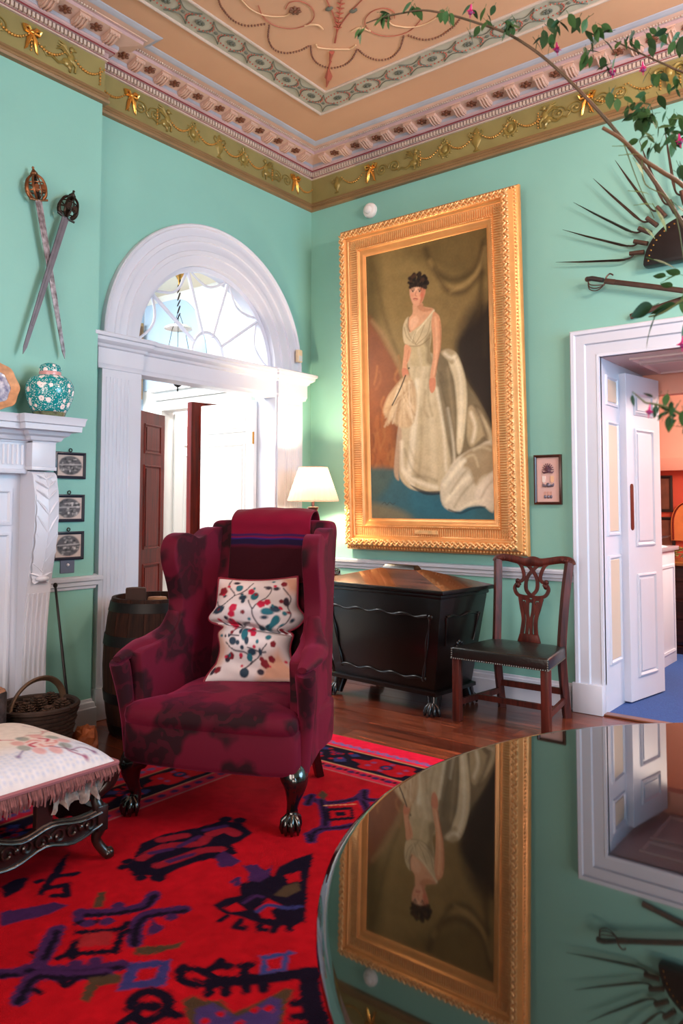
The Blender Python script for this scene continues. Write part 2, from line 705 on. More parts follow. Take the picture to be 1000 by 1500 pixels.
for bx in (2.9, 5.2):
    mb.b2((x0_, ROOM_Y - TH, 0), (bx - 0.7, ROOM_Y, CEIL))
    mb.b2((bx - 0.7, ROOM_Y - TH, 0), (bx + 0.7, ROOM_Y, 0.85))
    mb.b2((bx - 0.7, ROOM_Y - TH, 3.45), (bx + 0.7, ROOM_Y, CEIL))
    x0_ = bx + 0.7
mb.b2((x0_, ROOM_Y - TH, 0), (ROOM_X + TH, ROOM_Y, CEIL))
struct(mb, 'wall_back', M_WALL, smooth=0)
ceiling = struct(MB().b2((-TH, ROOM_Y - TH, CEIL), (ROOM_X + TH, RT, CEIL + 0.1)), 'ceiling', M_CEIL, smooth=0)
label_struct(ceiling, 'peach plaster ceiling with painted relief ornament')

# ---- dado rails and baseboards (separate stretches)
RAIL = [(0, 0.838), (0.012, 0.842), (0.014, 0.858), (0.026, 0.864), (0.028, 0.885), (0.042, 0.893), (0.046, 0.912), (0.034, 0.919), (0, 0.921)]
BASE = [(0, 0.001), (0.026, 0.001), (0.026, 0.115), (0.02, 0.122), (0.016, 0.148), (0.008, 0.154), (0.005, 0.168), (0, 0.17)]


def run(prof, pts, name, m=M_WHITE, text=None):
    mb = MB()
    mb.sweep(prof, [(p[0], p[1], 0) for p in pts], (0, 0, 1))
    o = struct(mb, name, m, smooth=25)
    if text:
        label_struct(o, text)
    return o


run(RAIL, [(2.318, 0), (0, 0), (0, -0.165)], 'trim_dado_corner', text='white dado rail running behind the dark chest')
run(RAIL, [(0, -2.14), (0, -2.22), (0.12, -2.22), (0.12, -2.60)], 'trim_dado_chimney', text='white dado rail between mantel and arched door')
run(BASE, [(2.29, 0), (0, 0), (0, -0.165)], 'baseboard_right')
run(BASE, [(0, -2.14), (0, -2.22), (0.12, -2.22), (0.12, -2.60)], 'baseboard_chimney')

# ================================================================== frieze and cornice
PATH = [(ROOM_X, 0, 0), (0, 0, 0), (0, -2.22, 0), (0.12, -2.22, 0), (0.12, -4.72, 0), (0, -4.72, 0), (0, ROOM_Y, 0), (ROOM_X, ROOM_Y, 0)]


def corn(prof, name, m, text=None, smooth=25):
    mb = MB()
    mb.sweep(prof, PATH, (0, 0, 1), closed=True)
    o = struct(mb, name, m, smooth=smooth)
    if text:
        label_struct(o, text)
    return o


corn([(0, 3.915), (0.030, 3.918), (0.034, 3.935), (0.026, 3.943), (0.026, 3.957), (0.034, 3.962), (0.030, 3.978), (0.014, 3.984), (0.010, 3.99), (0, 3.99)],
     'trim_frieze_moulding', M_FRBR, 'brown moulding along the foot of the frieze')
frieze = corn([(0, 3.985), (0.008, 3.985), (0.008, 4.20), (0, 4.20)], 'trim_frieze', M_FRIEZE, 'olive painted frieze with gilt relief swags', smooth=0)
corn([(0.006, 4.196), (0.022, 4.197), (0.022, 4.206), (0.006, 4.206)], 'trim_frieze_fillet', M_PALE)
corn([(0.006, 4.206), (0.020, 4.2062), (0.020, 4.212), (0.006, 4.212)], 'trim_red_line', M_RED, smooth=0)
cornice = corn([(0, 4.212), (0.022, 4.212), (0.024, 4.246), (0.048, 4.249), (0.050, 4.258), (0.062, 4.264), (0.066, 4.276), (0.066, 4.322),
                (0.176, 4.324), (0.178, 4.344), (0.19, 4.347), (0, 4.347)], 'trim_cornice', M_PINKC,
               'mauve bracketed cornice under the painted ceiling')
corn([(0.048, 4.2494), (0.0515, 4.2494), (0.0515, 4.2585), (0.048, 4.2585)], 'trim_cornice_red_line', M_RED, smooth=0)
corn([(0.0662, 4.3), (0.1758, 4.3215), (0.1758, 4.3235), (0.066, 4.3235)], 'trim_cornice_soffit', M_PINKS, smooth=0)
corn([(0.066, 4.2765), (0.0685, 4.2765), (0.0685, 4.30), (0.066, 4.30)], 'trim_cornice_blue_band', M_BLUEC, smooth=0)
corn([(0.10, 4.347), (0.192, 4.349), (0.196, 4.3545), (0.212, 4.356), (0.228, 4.361), (0.228, 4.372), (0.1, 4.372)], 'trim_cornice_cyma', M_PINKS)
corn([(0.1, 4.361), (0.2285, 4.361), (0.246, 4.368), (0.262, 4.3745), (0.266, 4.3795), (0.1, 4.3795)],
     'trim_cornice_crown', M_BLUEC, 'blue grey crown moulding at the ceiling')

# stretches that carry ornament: (start, direction, inward normal, length)
RUNS = [((0, 0), (1, 0), (0, -1), 5.0), ((0, 0), (0, -1), (1, 0), 2.22), ((0.12, -2.22), (0, -1), (1, 0), 2.4)]


def run_matrix(k, s, p, z):
    """local x along the wall, local -y into the room"""
    st, d, n, L = RUNS[k]
    X = Vector((d[0], d[1], 0))
    Y = Vector((-n[0], -n[1], 0))
    Z = X.cross(Y)
    R = Matrix((X, Y, Vector((0, 0, 1)))).transposed().to_4x4()
    R.translation = Vector((st[0] + d[0] * s + n[0] * p, st[1] + d[1] * s + n[1] * p, z))
    return R


# small teeth: joined, too small to pick apart
mb = MB()
mb2 = MB()
for k, (st, d, n, L) in enumerate(RUNS):
    s = 0.03
    while s < L:
        mb.M = run_matrix(k, s, 0.032, 4.228)
        mb.box((0, 0, 0), (0.0165, 0.024, 0.030))
        s += 0.0265
    s = 0.2
    while s < L + 0.1:
        mb2.M = run_matrix(k, s, 0.194, 4.3485)
        mb2.box((0, 0, 0), (0.010, 0.014, 0.009))
        s += 0.0185
o = mb.build('dentil_course', M_PALE, cornice, smooth=0)
o['kind'] = 'stuff'
o = mb2.build('bead_course', M_PALE, cornice, smooth=0)
o['kind'] = 'stuff'

# modillion brackets and rosettes under the corona
def modillion_mesh():
    mb = MB()
    prof = [(0.0, -0.045), (-0.025, -0.05), (-0.055, -0.043), (-0.08, -0.028), (-0.098, -0.03), (-0.104, -0.018), (-0.10, -0.004), (0, 0.0)]
    mb.prism(prof, -0.036, 0.036, 'yz')
    for q in (-0.022, 0.0, 0.022):
        mb.tube([(q, -0.004, -0.049), (q, -0.03, -0.053), (q, -0.06, -0.045), (q, -0.085, -0.03), (q, -0.106, -0.026)], 0.006, n=5)
    for q in (-0.036, 0.036):
        mb.tube([(q - 0.003, -0.016, -0.03), (q + 0.003, -0.016, -0.03)], 0.014, n=8)
    mb.box((0, -0.055, 0.0), (0.086, 0.112, 0.008))
    return mb


def rosette_mesh(r=0.02, petals=6, h=0.012):
    mb = MB()
    for i in range(petals):
        t = 2 * PI * i / petals
        M = Matrix.Rotation(t, 4, 'Z')
        mb.ball((r * 0.55, 0, 0), (r * 0.5, r * 0.3, h * 0.6), 6, 4, M)
    mb.ball((0, 0, -h * 0.3), (r * 0.3, r * 0.3, h), 6, 4)
    return mb


mod0 = ros0 = None
MODS = [(0, [0.245 + 0.2145 * i for i in range(21)]), (1, [0.245 + 0.2145 * i for i in range(10)]), (2, [0.03 + 0.2145 * i for i in range(11)])]
for k, ss in MODS:
    for s in ss:
        R = run_matrix(k, s, 0.066, 4.322)
        if mod0 is None:
            mod0 = modillion_mesh().build('modillion', M_PINKS, cornice, smooth=30)
            o = mod0
        else:
            o = share(mod0, 'modillion', cornice)
        o.matrix_local = R
        R = run_matrix(k, s + 0.107, 0.12, 4.309)
        if ros0 is None:
            ros0 = rosette_mesh(0.042, 6, 0.018).build('rosette', M_BEAD, cornice)
            o = ros0
        else:
            o = share(ros0, 'rosette', cornice)
        o.matrix_local = R

# frieze relief: each figure its own piece on the frieze (local x along wall, z up, -y out of the wall)
def relief(polys, d=0.012):
    mb = MB()
    for pl in polys:
        mb.prism(pl, 0, -d, 'xz')
    return mb


def rel_urn():
    mb = MB()
    M = Matrix.Diagonal((1, 0.35, 1, 1))
    mb.lathe([(0.022, -0.075), (0.02, -0.068), (0.008, -0.058), (0.012, -0.045), (0.032, -0.015), (0.034, 0.012), (0.02, 0.03), (0.026, 0.04), (0.018, 0.052), (0.006, 0.07)], 10, M)
    for s in (-1, 1):
        mb.tube([(s * 0.03, -0.006, 0.012), (s * 0.048, -0.006, 0.03), (s * 0.04, -0.006, 0.05), (s * 0.022, -0.006, 0.042)], 0.004, n=5)
    return mb


def rel_medallion():
    mb = MB()
    rot = Matrix.Rotation(PI / 2, 4, 'X')
    mb.lathe([(0.042, 0), (0.044, 0.004), (0.037, 0.006), (0.034, 0.003)], 16, rot)
    mb.ball((0, -0.004, 0), (0.02, 0.008, 0.026), 8, 6)
    for i in range(10):
        t = 2 * PI * i / 10
        mb.ball((0.05 * math.cos(t), -0.002, 0.05 * math.sin(t)), (0.008, 0.005, 0.008), 6, 4)
    mb.tube([(0, -0.004, 0.045), (-0.012, -0.004, 0.065), (0.012, -0.004, 0.065), (0, -0.004, 0.045)], 0.004, n=5)
    return mb


def rel_griffin():
    mb = MB()
    mb.ball((0.0, -0.004, -0.025), (0.030, 0.009, 0.022), 8, 6)           # haunch
    mb.ball((0.018, -0.005, 0.005), (0.02, 0.009, 0.030), 8, 6)           # chest
    mb.ball((0.022, -0.006, 0.05), (0.013, 0.008, 0.015), 8, 6)           # head
    mb.prism([(0.032, 0.054), (0.046, 0.046), (0.032, 0.044)], -0.002, -0.01, 'xz')
    for j in range(4):                                                    # wing feathers
        mb.tube([(0.008, -0.005, 0.012), (-0.02 - 0.006 * j, -0.007, 0.04 + 0.008 * (2 - j)), (-0.05 - 0.004 * j, -0.005, 0.066 - 0.016 * j)], [0.008, 0.007, 0.002], n=5)
    mb.tube([(-0.02, -0.004, -0.03), (-0.05, -0.004, -0.045), (-0.085, -0.004, -0.03), (-0.11, -0.004, -0.04), (-0.135, -0.004, -0.015), (-0.12, -0.004, 0.0)], [0.009, 0.007, 0.006, 0.005, 0.004, 0.003], n=5)
    mb.tube([(0.025, -0.005, -0.01), (0.045, -0.006, -0.03), (0.04, -0.005, -0.06)], [0.009, 0.007, 0.006], n=5)
    mb.tube([(0.0, -0.005, -0.035), (0.015, -0.006, -0.05), (0.012, -0.005, -0.068)], [0.01, 0.007, 0.006], n=5)
    return mb


def rel_ribbon():
    mb = MB()
    for s in (-1, 1):
        mb.tube([(0, -0.008, 0.03), (s * 0.02, -0.012, 0.05), (s * 0.042, -0.012, 0.046), (s * 0.034, -0.01, 0.028), (0, -0.008, 0.03)], [0.006, 0.01, 0.011, 0.009, 0.006], n=6)
        mb.tube([(0, -0.008, 0.03), (s * 0.016, -0.012, -0.005), (s * 0.026, -0.008, -0.05), (s * 0.034, -0.006, -0.062)], [0.007, 0.011, 0.006, 0.002], n=6, flat=(1, 0.6))
    mb.ball((0, -0.012, 0.032), (0.012, 0.01, 0.012), 8, 6)
    return mb


def rel_scroll():
    mb = MB()
    for s in (-1, 1):
        p = []
        for i in range(22):
            t = i / 21 * 3.4 * PI
            r = 0.045 * (1 - i / 26)
            p.append((s * (0.05 - r * math.cos(t)), -0.004, r * math.sin(t) * 0.9 - 0.005))
        mb.tube(p, 0.0035, n=5)
        mb.ball((s * 0.05, -0.005, -0.005), (0.01, 0.006, 0.01), 6, 4)
    return mb


def rel_ram():
    mb = MB()
    mb.prism([(-0.022, 0.04), (0.022, 0.04), (0.026, 0.0), (0.012, -0.05), (0.0, -0.066), (-0.012, -0.05), (-0.026, 0.0)], 0, -0.022, 'xz')
    mb.ball((0, -0.02, 0.02), (0.02, 0.012, 0.03), 8, 6)
    for s in (-1, 1):
        p = []
        for i in range(16):
            t = i / 15 * 2.6 * PI
            r = 0.036 * (1 - i / 22)
            p.append((s * (0.052 + r * math.sin(t - 1.6)), -0.01, 0.03 + r * math.cos(t - 1.6) - 0.012))
        mb.tube(p, [0.011 * (1 - i / 24) for i in range(16)], n=6)
    return mb


def rel_swag(w, drop=0.06, n=15):
    mb = MB()
    for i in range(n):
        t = i / (n - 1)
        x = (t - 0.5) * w
        z = 0.035 - drop * (1 - (2 * t - 1) ** 2)
        r = 0.0048 + 0.0030 * (1 - abs(2 * t - 1))
        mb.ball((x, -0.006, z), (r * 1.15, r, r), 6, 4)
    return mb


def rel_drop():
    mb = MB()
    for i in range(6):
        r = 0.006 - 0.0004 * abs(i - 3)
        mb.ball((0, -0.006, 0.03 - 0.0165 * i), (r, r, r * 1.3), 6, 4)
    return mb


REL = {'urn': (rel_urn, M_ORN, 'relief_urn'), 'med': (rel_medallion, M_ORN, 'relief_medallion'), 'gri': (rel_griffin, M_ORN, 'relief_griffin'),
       'rib': (rel_ribbon, M_GOLDB, 'relief_ribbon'), 'scr': (rel_scroll, M_ORN, 'relief_scroll'), 'ram': (rel_ram, M_ORN, 'relief_ram_head'),
       'swag': (lambda: rel_swag(0.2), M_GOLD, 'relief_swag'), 'drop': (rel_drop, M_GOLD, 'relief_bead_drop')}
REL_O = {}


def put_relief(kind, k, s, z=4.092, flip=1, sc=1.25):
    fn, m, nm = REL[kind]
    if kind not in REL_O:
        REL_O[kind] = fn().build(nm, m, frieze, smooth=50)
        o = REL_O[kind]
    else:
        o = share(REL_O[kind], nm, frieze)
    o.matrix_local = run_matrix(k, s, 0.008, z) @ Matrix.Diagonal((flip * sc, 1.3, sc, 1))


# right wall, positions read along the wall from the corner
put_relief('urn', 0, 0.29, sc=1.0)
for s in (0.47, 1.20, 1.49, 1.76, 2.05, 2.60, 2.86):
    put_relief('swag', 0, s, sc=1.2)
for s in (0.655, 2.463, 4.27):
    put_relief('rib', 0, s, sc=1.3)
    put_relief('drop', 0, s + 0.02)
for s in (0.82, 2.32, 2.62):
    put_relief('scr', 0, s)
for s, f in ((1.06, 1), (2.18, -1)):
    put_relief('gri', 0, s, flip=f)
for s in (1.347, 1.894):
    put_relief('med', 0, s)
for s in (1.617, 3.4):
    put_relief('urn', 0, s)
put_relief('ram', 0, 3.0)
for s in (0.60, 1.13, 2.11, 2.94, 3.06):
    put_relief('drop', 0, s)
# left wall
for s, kd, f in ((0.236, 'rib', 1), (0.574, 'gri', 1), (0.848, 'med', 1), (1.104, 'urn', 1), (1.363, 'med', 1), (1.629, 'gri', -1), (1.923, 'rib', 1), (0.40, 'scr', 1), (1.78, 'scr', 1)):
    put_relief(kd, 1, s, flip=f)
for s in (0.11, 0.71, 0.975, 1.23, 1.50, 2.08):
    put_relief('swag', 1, s, sc=1.2)
for s in (0.26, 0.52, 1.70, 1.94, 2.2):
    put_relief('drop', 1, s)
for s, kd, f in ((0.26, 'gri', -1), (0.50, 'rib', 1), (0.76, 'scr', 1), (1.0, 'ram', 1), (1.3, 'scr', 1)):
    put_relief(kd, 2, s, flip=f)
for s in (0.12, 0.385, 0.62, 0.88):
    put_relief('swag', 2, s, sc=1.2)
for s in (0.03, 0.5):
    put_relief('drop', 2, s)

# ================================================================== painted relief of the ceiling
ZB = CEIL - 0.001
BX0, BY0 = 0.585, -0.585          # outer corner of the border
BX1, BY1 = 0.815, -0.805
BXE, BYE = 5.9, -6.4
mb = MB()
mb.add([(BX0, BY0, ZB), (BXE, BY0, ZB), (BXE, BYE, ZB), (BX0, BYE, ZB), (BX1, BY1, ZB), (BXE - 0.23, BY1, ZB), (BXE - 0.23, BYE + 0.23, ZB), (BX1, BYE + 0.23, ZB)],
       [(0, 1, 5, 4), (1, 2, 6, 5), (2, 3, 7, 6), (3, 0, 4, 7)])
mb.build('ceiling_border_band', M_GREYG, ceiling, smooth=0)
for nm, q, hgt in (('ceiling_border_outer_fillet', 0.0, 0.014), ('ceiling_border_inner_fillet', 0.225, 0.012)):
    mb = MB()
    path = [(BX0 + q, BY0 - q, CEIL), (BX0 + q, BYE + q, CEIL), (BXE - q, BYE + q, CEIL), (BXE - q, BY0 - q, CEIL)]
    mb.sweep([(-0.011, 0), (-0.011, -hgt * 0.6), (-0.004, -hgt), (0.004, -hgt), (0.011, -hgt * 0.6), (0.011, 0)], path, (0, 0, 1), closed=True)
    mb.build(nm, M_PALE, ceiling)


def star_mesh():
    mb = MB()
    pts = []
    K = [(0.12, 0.0), (0.0, 0.088), (-0.12, 0.0), (0.0, -0.088)]
    D = [(0.088, 0.078), (-0.088, 0.078), (-0.088, -0.078), (0.088, -0.078)]
    for i in range(4):
        a, b = D[i], D[(i + 1) % 4]
        mid = [((a[0] + b[0]) / 2) * 0.52, ((a[1] + b[1]) / 2) * 0.40]
        pl = spline([a, mid, b], 6)
        mb.tube([(x, y, 0) for x, y in pl], 0.0032, n=5, flat=(1, 0.7))
    mb.ball((0, 0, 0), (0.016, 0.012, 0.006), 8, 4)
    return mb


def oval_mesh():
    mb = MB()
    for i in range(22):
        t = 2 * PI * i / 22
        mb.ball((0.105 * math.cos(t), 0.058 * math.sin(t), 0), (0.0062, 0.0062, 0.005), 5, 4)
    return mb


def flower_mesh():
    mb = MB()
    for i in range(9):
        t = 2 * PI * i / 9
        mb.ball((0.026 * math.cos(t), 0.017 * math.sin(t), 0), (0.011, 0.009, 0.005), 6, 4)
    mb.ball((0, 0, -0.002), (0.012, 0.009, 0.006), 6, 4)
    return mb


star0, oval0, flow0 = star_mesh(), oval_mesh(), flower_mesh()
star0 = star0.build('border_star', M_DKGR, ceiling)
oval0 = oval0.build('border_bead_oval', M_ROSE, ceiling)
flow0 = flow0.build('border_flower', M_DKGR, ceiling)
first = [True]


def put_star(x, y, rz, half):
    src = (star0, oval0, flow0)
    if first[0]:
        for o in src:
            o.location = (x, y, ZB - 0.004)
            o.rotation_euler = (0, 0, rz)
        first[0] = False
        oval0.location = flow0.location = (x + half * math.cos(rz), y + half * math.sin(rz), ZB - 0.004)
        return
    share(star0, 'border_star', ceiling, (x, y, ZB - 0.004), (0, 0, rz))
    q = (x + half * math.cos(rz), y + half * math.sin(rz), ZB - 0.004)
    share(oval0, 'border_bead_oval', ceiling, q, (0, 0, rz))
    share(flow0, 'border_flower', ceiling, q, (0, 0, rz))


for i in range(15):
    put_star(0.70, -0.70 - 0.272 * i, -PI / 2, 0.136)
share(oval0, 'border_bead_oval', ceiling, (0.836, -0.695, ZB - 0.004))
share(flow0, 'border_flower', ceiling, (0.836, -0.695, ZB - 0.004))
for i in range(1, 14):
    put_star(0.70 + 0.272 * i, -0.695, 0, 0.136)

# central field: scrolls, bead swags and a vase of foliage, mirrored about the diagonal of the corner
ZF = CEIL - 0.005


def cpt(px, py):
    p = hit(px, py, 2, ZF)
    return (p.x, p.y)


def mir(p):
    return (-p[1], -p[0])


def ceil_line(pts, r, name, m, both=True, flat=None):
    P = spline([cpt(*q) for q in pts], 6)
    for k in range(2 if both else 1):
        Q = P if k == 0 else [mir(p) for p in P]
        MB().tube([(x, y, ZF) for x, y in Q], r, n=5, flat=flat).build(name, m, ceiling)


def ceil_beads(pts, name, m, r=0.0072, gap=0.021, both=True):
    P = spline([cpt(*q) for q in pts], 10)
    for k in range(2 if both else 1):
        Q = P if k == 0 else [mir(p) for p in P]
        mb = MB()
        acc = 0.0
        mb.ball((*Q[0], ZF), (r, r, 0.007), 6, 4)
        for a, b in zip(Q[:-1], Q[1:]):
            L = math.hypot(b[0] - a[0], b[1] - a[1])
            pos = gap - acc
            while pos < L:
                mb.ball((a[0] + (b[0] - a[0]) * pos / L, a[1] + (b[1] - a[1]) * pos / L, ZF), (r, r, 0.007), 6, 4)
                pos += gap
            acc = L - (pos - gap)
        mb.build(name, m, ceiling)


ceil_beads([(320, 0), (325, 12), (341, 30), (362, 38), (391, 35)], 'ceiling_bead_swag', M_BEAD)
ceil_beads([(394, 38), (393, 58), (402, 73), (420, 78), (440, 74), (455, 66)], 'ceiling_bead_swag', M_BEAD)
ceil_beads([(455, 68), (457, 83), (466, 94), (481, 100)], 'ceiling_bead_swag', M_BEAD)
ceil_line([(352, -2), (368, 14), (390, 23), (415, 24), (424, 20)], 0.005, 'ceiling_scroll', M_SCR)
ceil_line([(418, 14), (424, 4), (440, 2), (455, 10), (460, 24), (450, 36), (428, 42), (404, 38), (386, 26), (378, 8)], 0.0026, 'ceiling_scroll', M_ROSE)
ceil_line([(446, 38), (455, 36), (466, 37), (473, 43)], 0.006, 'ceiling_leaf_spray', M_SCR)
ceil_line([(463, 65), (467, 70), (490, 72), (512, 72)], 0.006, 'ceiling_dish', M_SCR, both=False)
ceil_line([(512, 72), (517, 69), (521, 66)], 0.006, 'ceiling_dish', M_SCR, both=False)
ceil_line([(491, 63), (493, 45), (489, 25), (480, 4), (474, -8)], 0.0035, 'ceiling_stem', M_ROSE)
ceil_line([(491, 62), (496, 30), (500, -6)], 0.0035, 'ceiling_stem', M_ROSE, both=False)
for q in range(7):
    a = cpt(494 + q * 0.9, 42 - q * 7)
    for s in (-1, 1):
        MB().tube([(a[0], a[1], ZF), (a[0] + s * 0.018 + 0.012, a[1] - 0.012 + s * 0.018, ZF)], [0.006, 0.002], n=5).build('ceiling_leaf', M_ROSE, ceiling)
ctr = cpt(432, 16)
for k in range(2):
    c = ctr if k == 0 else mir(ctr)
    rosette_mesh(0.04, 7, 0.014).build('ceiling_rosette', M_BEAD, ceiling, loc=(c[0], c[1], ZF))
lf = cpt(482, 13)
for k in range(2):
    c = lf if k == 0 else mir(lf)
    MB().ball((c[0], c[1], ZF), (0.03, 0.018, 0.008), 8, 4).build('ceiling_leaf', M_DKGR, ceiling)
mb = MB()
for a, b, w0, w1 in (((486, 76), (483, 90), 0.018, 0.006), ((484, 90), (481, 101), 0.008, 0.004), ((481, 101), (481, 113), 0.006, 0.028), ((481, 113), (478, 128), 0.02, 0.003)):
    p, q = cpt(*a), cpt(*b)
    mb.tube([(*p, ZF), (*q, ZF)], [w0, w1], n=6)
mb.build('ceiling_husk_drop', M_ROSE, ceiling)

# ================================================================== arched door surround (left wall)
mb = MB()
# archivolt: stepped rings, profile (a: towards centre when path runs clockwise, b: out of the wall)
arc = [(0.0, YC - RIN * math.cos(PI * i / 48), ZC + RIN * math.sin(PI * i / 48)) for i in range(49)]
AP = [(-0.006, -TH - 0.01), (-0.005, 0.012), (0.02, 0.016), (0.065, 0.016), (0.07, 0.028), (0.10, 0.03), (0.105, 0.022), (0.165, 0.022), (0.17, 0.034), (0.20, 0.036),
      (0.205, 0.028), (0.262, 0.03), (0.268, 0.045), (0.282, 0.05), (0.29, 0.042), (0.29, 0.0)]
mb.sweep(AP, arc, (1, 0, 0))
door_1 = struct(mb, 'door_1', M_WHITE, smooth=30)
label_struct(door_1, 'white arched door surround with fanlight and fluted pilasters')
# pilasters with flutes, capital blocks and plinths
for s in (-1, 1):
    y0, y1 = (YC - 0.985, YC - HW + 0.005) if s < 0 else (YC + HW - 0.005, YC + 0.985)
    mb = MB()
    mb.b2((0.0, y0, 0), (0.045, y1, 2.26))
    mb.build('pilaster', M_WHITE, door_1, smooth=0)
    n = 7
    w = 0.2
    o0 = y0 + 0.025 if s < 0 else y1 - 0.225
    for i in range(n):
        yy = o0 + w * (i + 0.5) / n
        MB().tube([(0.046, yy, 0.24), (0.046, yy, 2.18)], 0.0095, n=6, flat=(1, 0.5), up=(0, 1, 0)).build('flute', M_WHITE, door_1)
    MB().b2((0.0, y0 - 0.012, 0.001), (0.06, y1, 0.2)).build('plinth', M_WHITE, door_1, bevel=0.004)
# entablature (transom) with breaks over the pilasters
ENT = [(0, 2.23), (0.03, 2.232), (0.032, 2.25), (0.038, 2.262), (0.038, 2.362), (0.05, 2.37), (0.056, 2.385), (0.07, 2.392), (0.085, 2.405), (0.088, 2.425), (0.1, 2.43), (0.104, 2.45), (0.09, 2.458), (0, 2.459)]
mb = MB()
a0, a1, b0, b1 = YC - 0.99, YC - 0.71, YC + 0.71, YC + 0.99
mb.sweep(ENT, [(-0.06, b1, 0), (0.022, b1, 0), (0.022, b0, 0), (0.0, b0, 0), (0.0, a1, 0), (0.022, a1, 0), (0.022, a0, 0), (-0.06, a0, 0)], (0, 0, 1))
mb.b2((-0.10, YC - HW, 2.23), (0.002, YC + HW, 2.452))
mb.build('entablature', M_WHITE, door_1, smooth=25)
for s in (-1, 1):                                           # jamb linings
    yj = YC + s * HW
    MB().b2((-TH - 0.02, min(yj, yj - s * 0.02), 0), (0.03, max(yj, yj - s * 0.02), 2.24)).build('jamb_lining', M_WHITE, door_1)
MB().b2((-0.10, YC - HW, 2.435), (-0.02, YC + HW, 2.475)).build('fanlight_sill', M_WHITE, door_1)
# fanlight bars
FX = -0.055
R1 = RIN - 0.012
ring = MB()
ring.sweep([(-0.03, -0.02), (-0.03, 0.02), (0.012, 0.02), (0.012, -0.02)], [(FX, YC - R1 * math.cos(PI * i / 40), ZC + R1 * math.sin(PI * i / 40)) for i in range(41)], (1, 0, 0))
ring.build('fanlight_rim', M_WHITE, door_1)
RH = 0.155
ang = [PI * k / 5 for k in range(1, 5)]
for t in ang:
    MB().tube([(FX, YC - (RH) * math.cos(t), ZC + RH * 1.15 * math.sin(t)), (FX, YC - (R1 - 0.02) * math.cos(t), ZC + (R1 - 0.02) * math.sin(t))], 0.013, n=6, flat=(1, 1.3), up=(0, 0, 1)).build('glazing_bar', M_WHITE, door_1)
MB().tube([(FX, YC - RH * math.cos(PI * i / 20), ZC + 0.02 + RH * 1.15 * math.sin(PI * i / 20)) for i in range(21)], 0.013, n=6).build('fanlight_hub', M_WHITE, door_1)
ends = [PI * k / 5 for k in range(6)]
for t0, t1 in zip(ends[:-1], ends[1:]):
    tm = (t0 + t1) / 2
    P = []
    for i in range(13):
        u = i / 12
        t = t0 + (t1 - t0) * (0.04 + 0.92 * u)
        rr = R1 - 0.03 - 0.115 * math.sin(PI * u) ** 0.8
        P.append((FX, YC - rr * math.cos(t), ZC + 0.02 + rr * math.sin(t)))
    MB().tube(P, 0.0095, n=6).build('glazing_swag', M_WHITE, door_1)
mb = MB()
vs = [(FX - 0.004, YC - R1 * math.cos(PI * i / 30), ZC + R1 * math.sin(PI * i / 30)) for i in range(31)]
mb.add(vs, [tuple(range(31))])
mb.build('fanlight_pane', M_GLASS, door_1, smooth=0)


def panel_leaf(name, w, h, t, rows, m, parent, cols=1, stile=0.1, both=True, knob=None, raised=0.008):
    """door leaf in local coordinates: x 0..w, y -t/2..t/2, z 0..h; rows: list of (z0, z1) panels"""
    leaf = MB().b2((0, -t / 2, 0), (w, t / 2, h)).build(name, m, parent, bevel=0.002, seg=1)
    cw = (w - stile * (cols + 1)) / cols
    for c in range(cols):
        x0 = stile + c * (cw + stile)
        for z0, z1 in rows:
            for s in ((-1, 1) if both else (-1,)):
                mbp = MB()
                path = [(x0, s * t / 2, z0), (x0 + cw, s * t / 2, z0), (x0 + cw, s * t / 2, z1), (x0, s * t / 2, z1)]
                mbp.sweep([(-0.004, 0), (-0.002, 0.009), (0.008, 0.012), (0.016, 0.006), (0.022, 0.0)] if s < 0 else [(0.004, 0), (0.002, 0.009), (-0.008, 0.012), (-0.016, 0.006), (-0.022, 0.0)],
                          path, (0, s, 0), closed=True)
                mbp.b2((x0 + 0.034, s * (t / 2 + raised) if s < 0 else t / 2 - 0.001, z0 + 0.034),
                       (x0 + cw - 0.034, -(t / 2 - 0.001) if s < 0 else t / 2 + raised, z1 - 0.034))
                mbp.build('panel', m, leaf, smooth=20)
    return leaf


# white leaf of the arched door, folded back into the hall
lf = thing('door_leaf', 'white panelled door leaf folded back inside the arched doorway', 'door', (-0.17, YC + HW - 0.045, 0.006), PI)
panel_leaf('leaf', 0.64, 2.21, 0.04, [(0.18, 0.62), (0.78, 1.86), (1.96, 2.12)], M_WHITE2, lf, stile=0.095)
for z in (0.35, 1.9):
    MB().tube([(0.0, 0.024, z - 0.05), (0.0, 0.024, z + 0.05)], 0.009, n=8).build('hinge', M_BRASS, lf)
lf2 = thing('door_leaf', 'white door leaf folded back behind the fluted pilaster near the mantel', 'door', (-0.17, YC - HW + 0.045, 0.006), PI)
panel_leaf('leaf', 0.64, 2.21, 0.04, [(0.18, 0.62), (0.78, 1.86), (1.96, 2.12)], M_WHITE2, lf2, stile=0.095)

# sensor box on the archivolt
p = hit(437, 522, 0, 0.06)
sb = thing('sensor_box', 'small cream alarm sensor fixed to the white arch', 'sensor', (0.05, p.y, p.z))
MB().box((0.016, 0, 0), (0.032, 0.055, 0.105)).build('housing', mat('cream_plastic', (222, 196, 160), rough=0.4), sb, bevel=0.006)
MB().box((0.034, 0, -0.02), (0.004, 0.04, 0.045)).build('lens', mat('pale_grey_plastic', (205, 205, 205), rough=0.3), sb, bevel=0.001, seg=1)

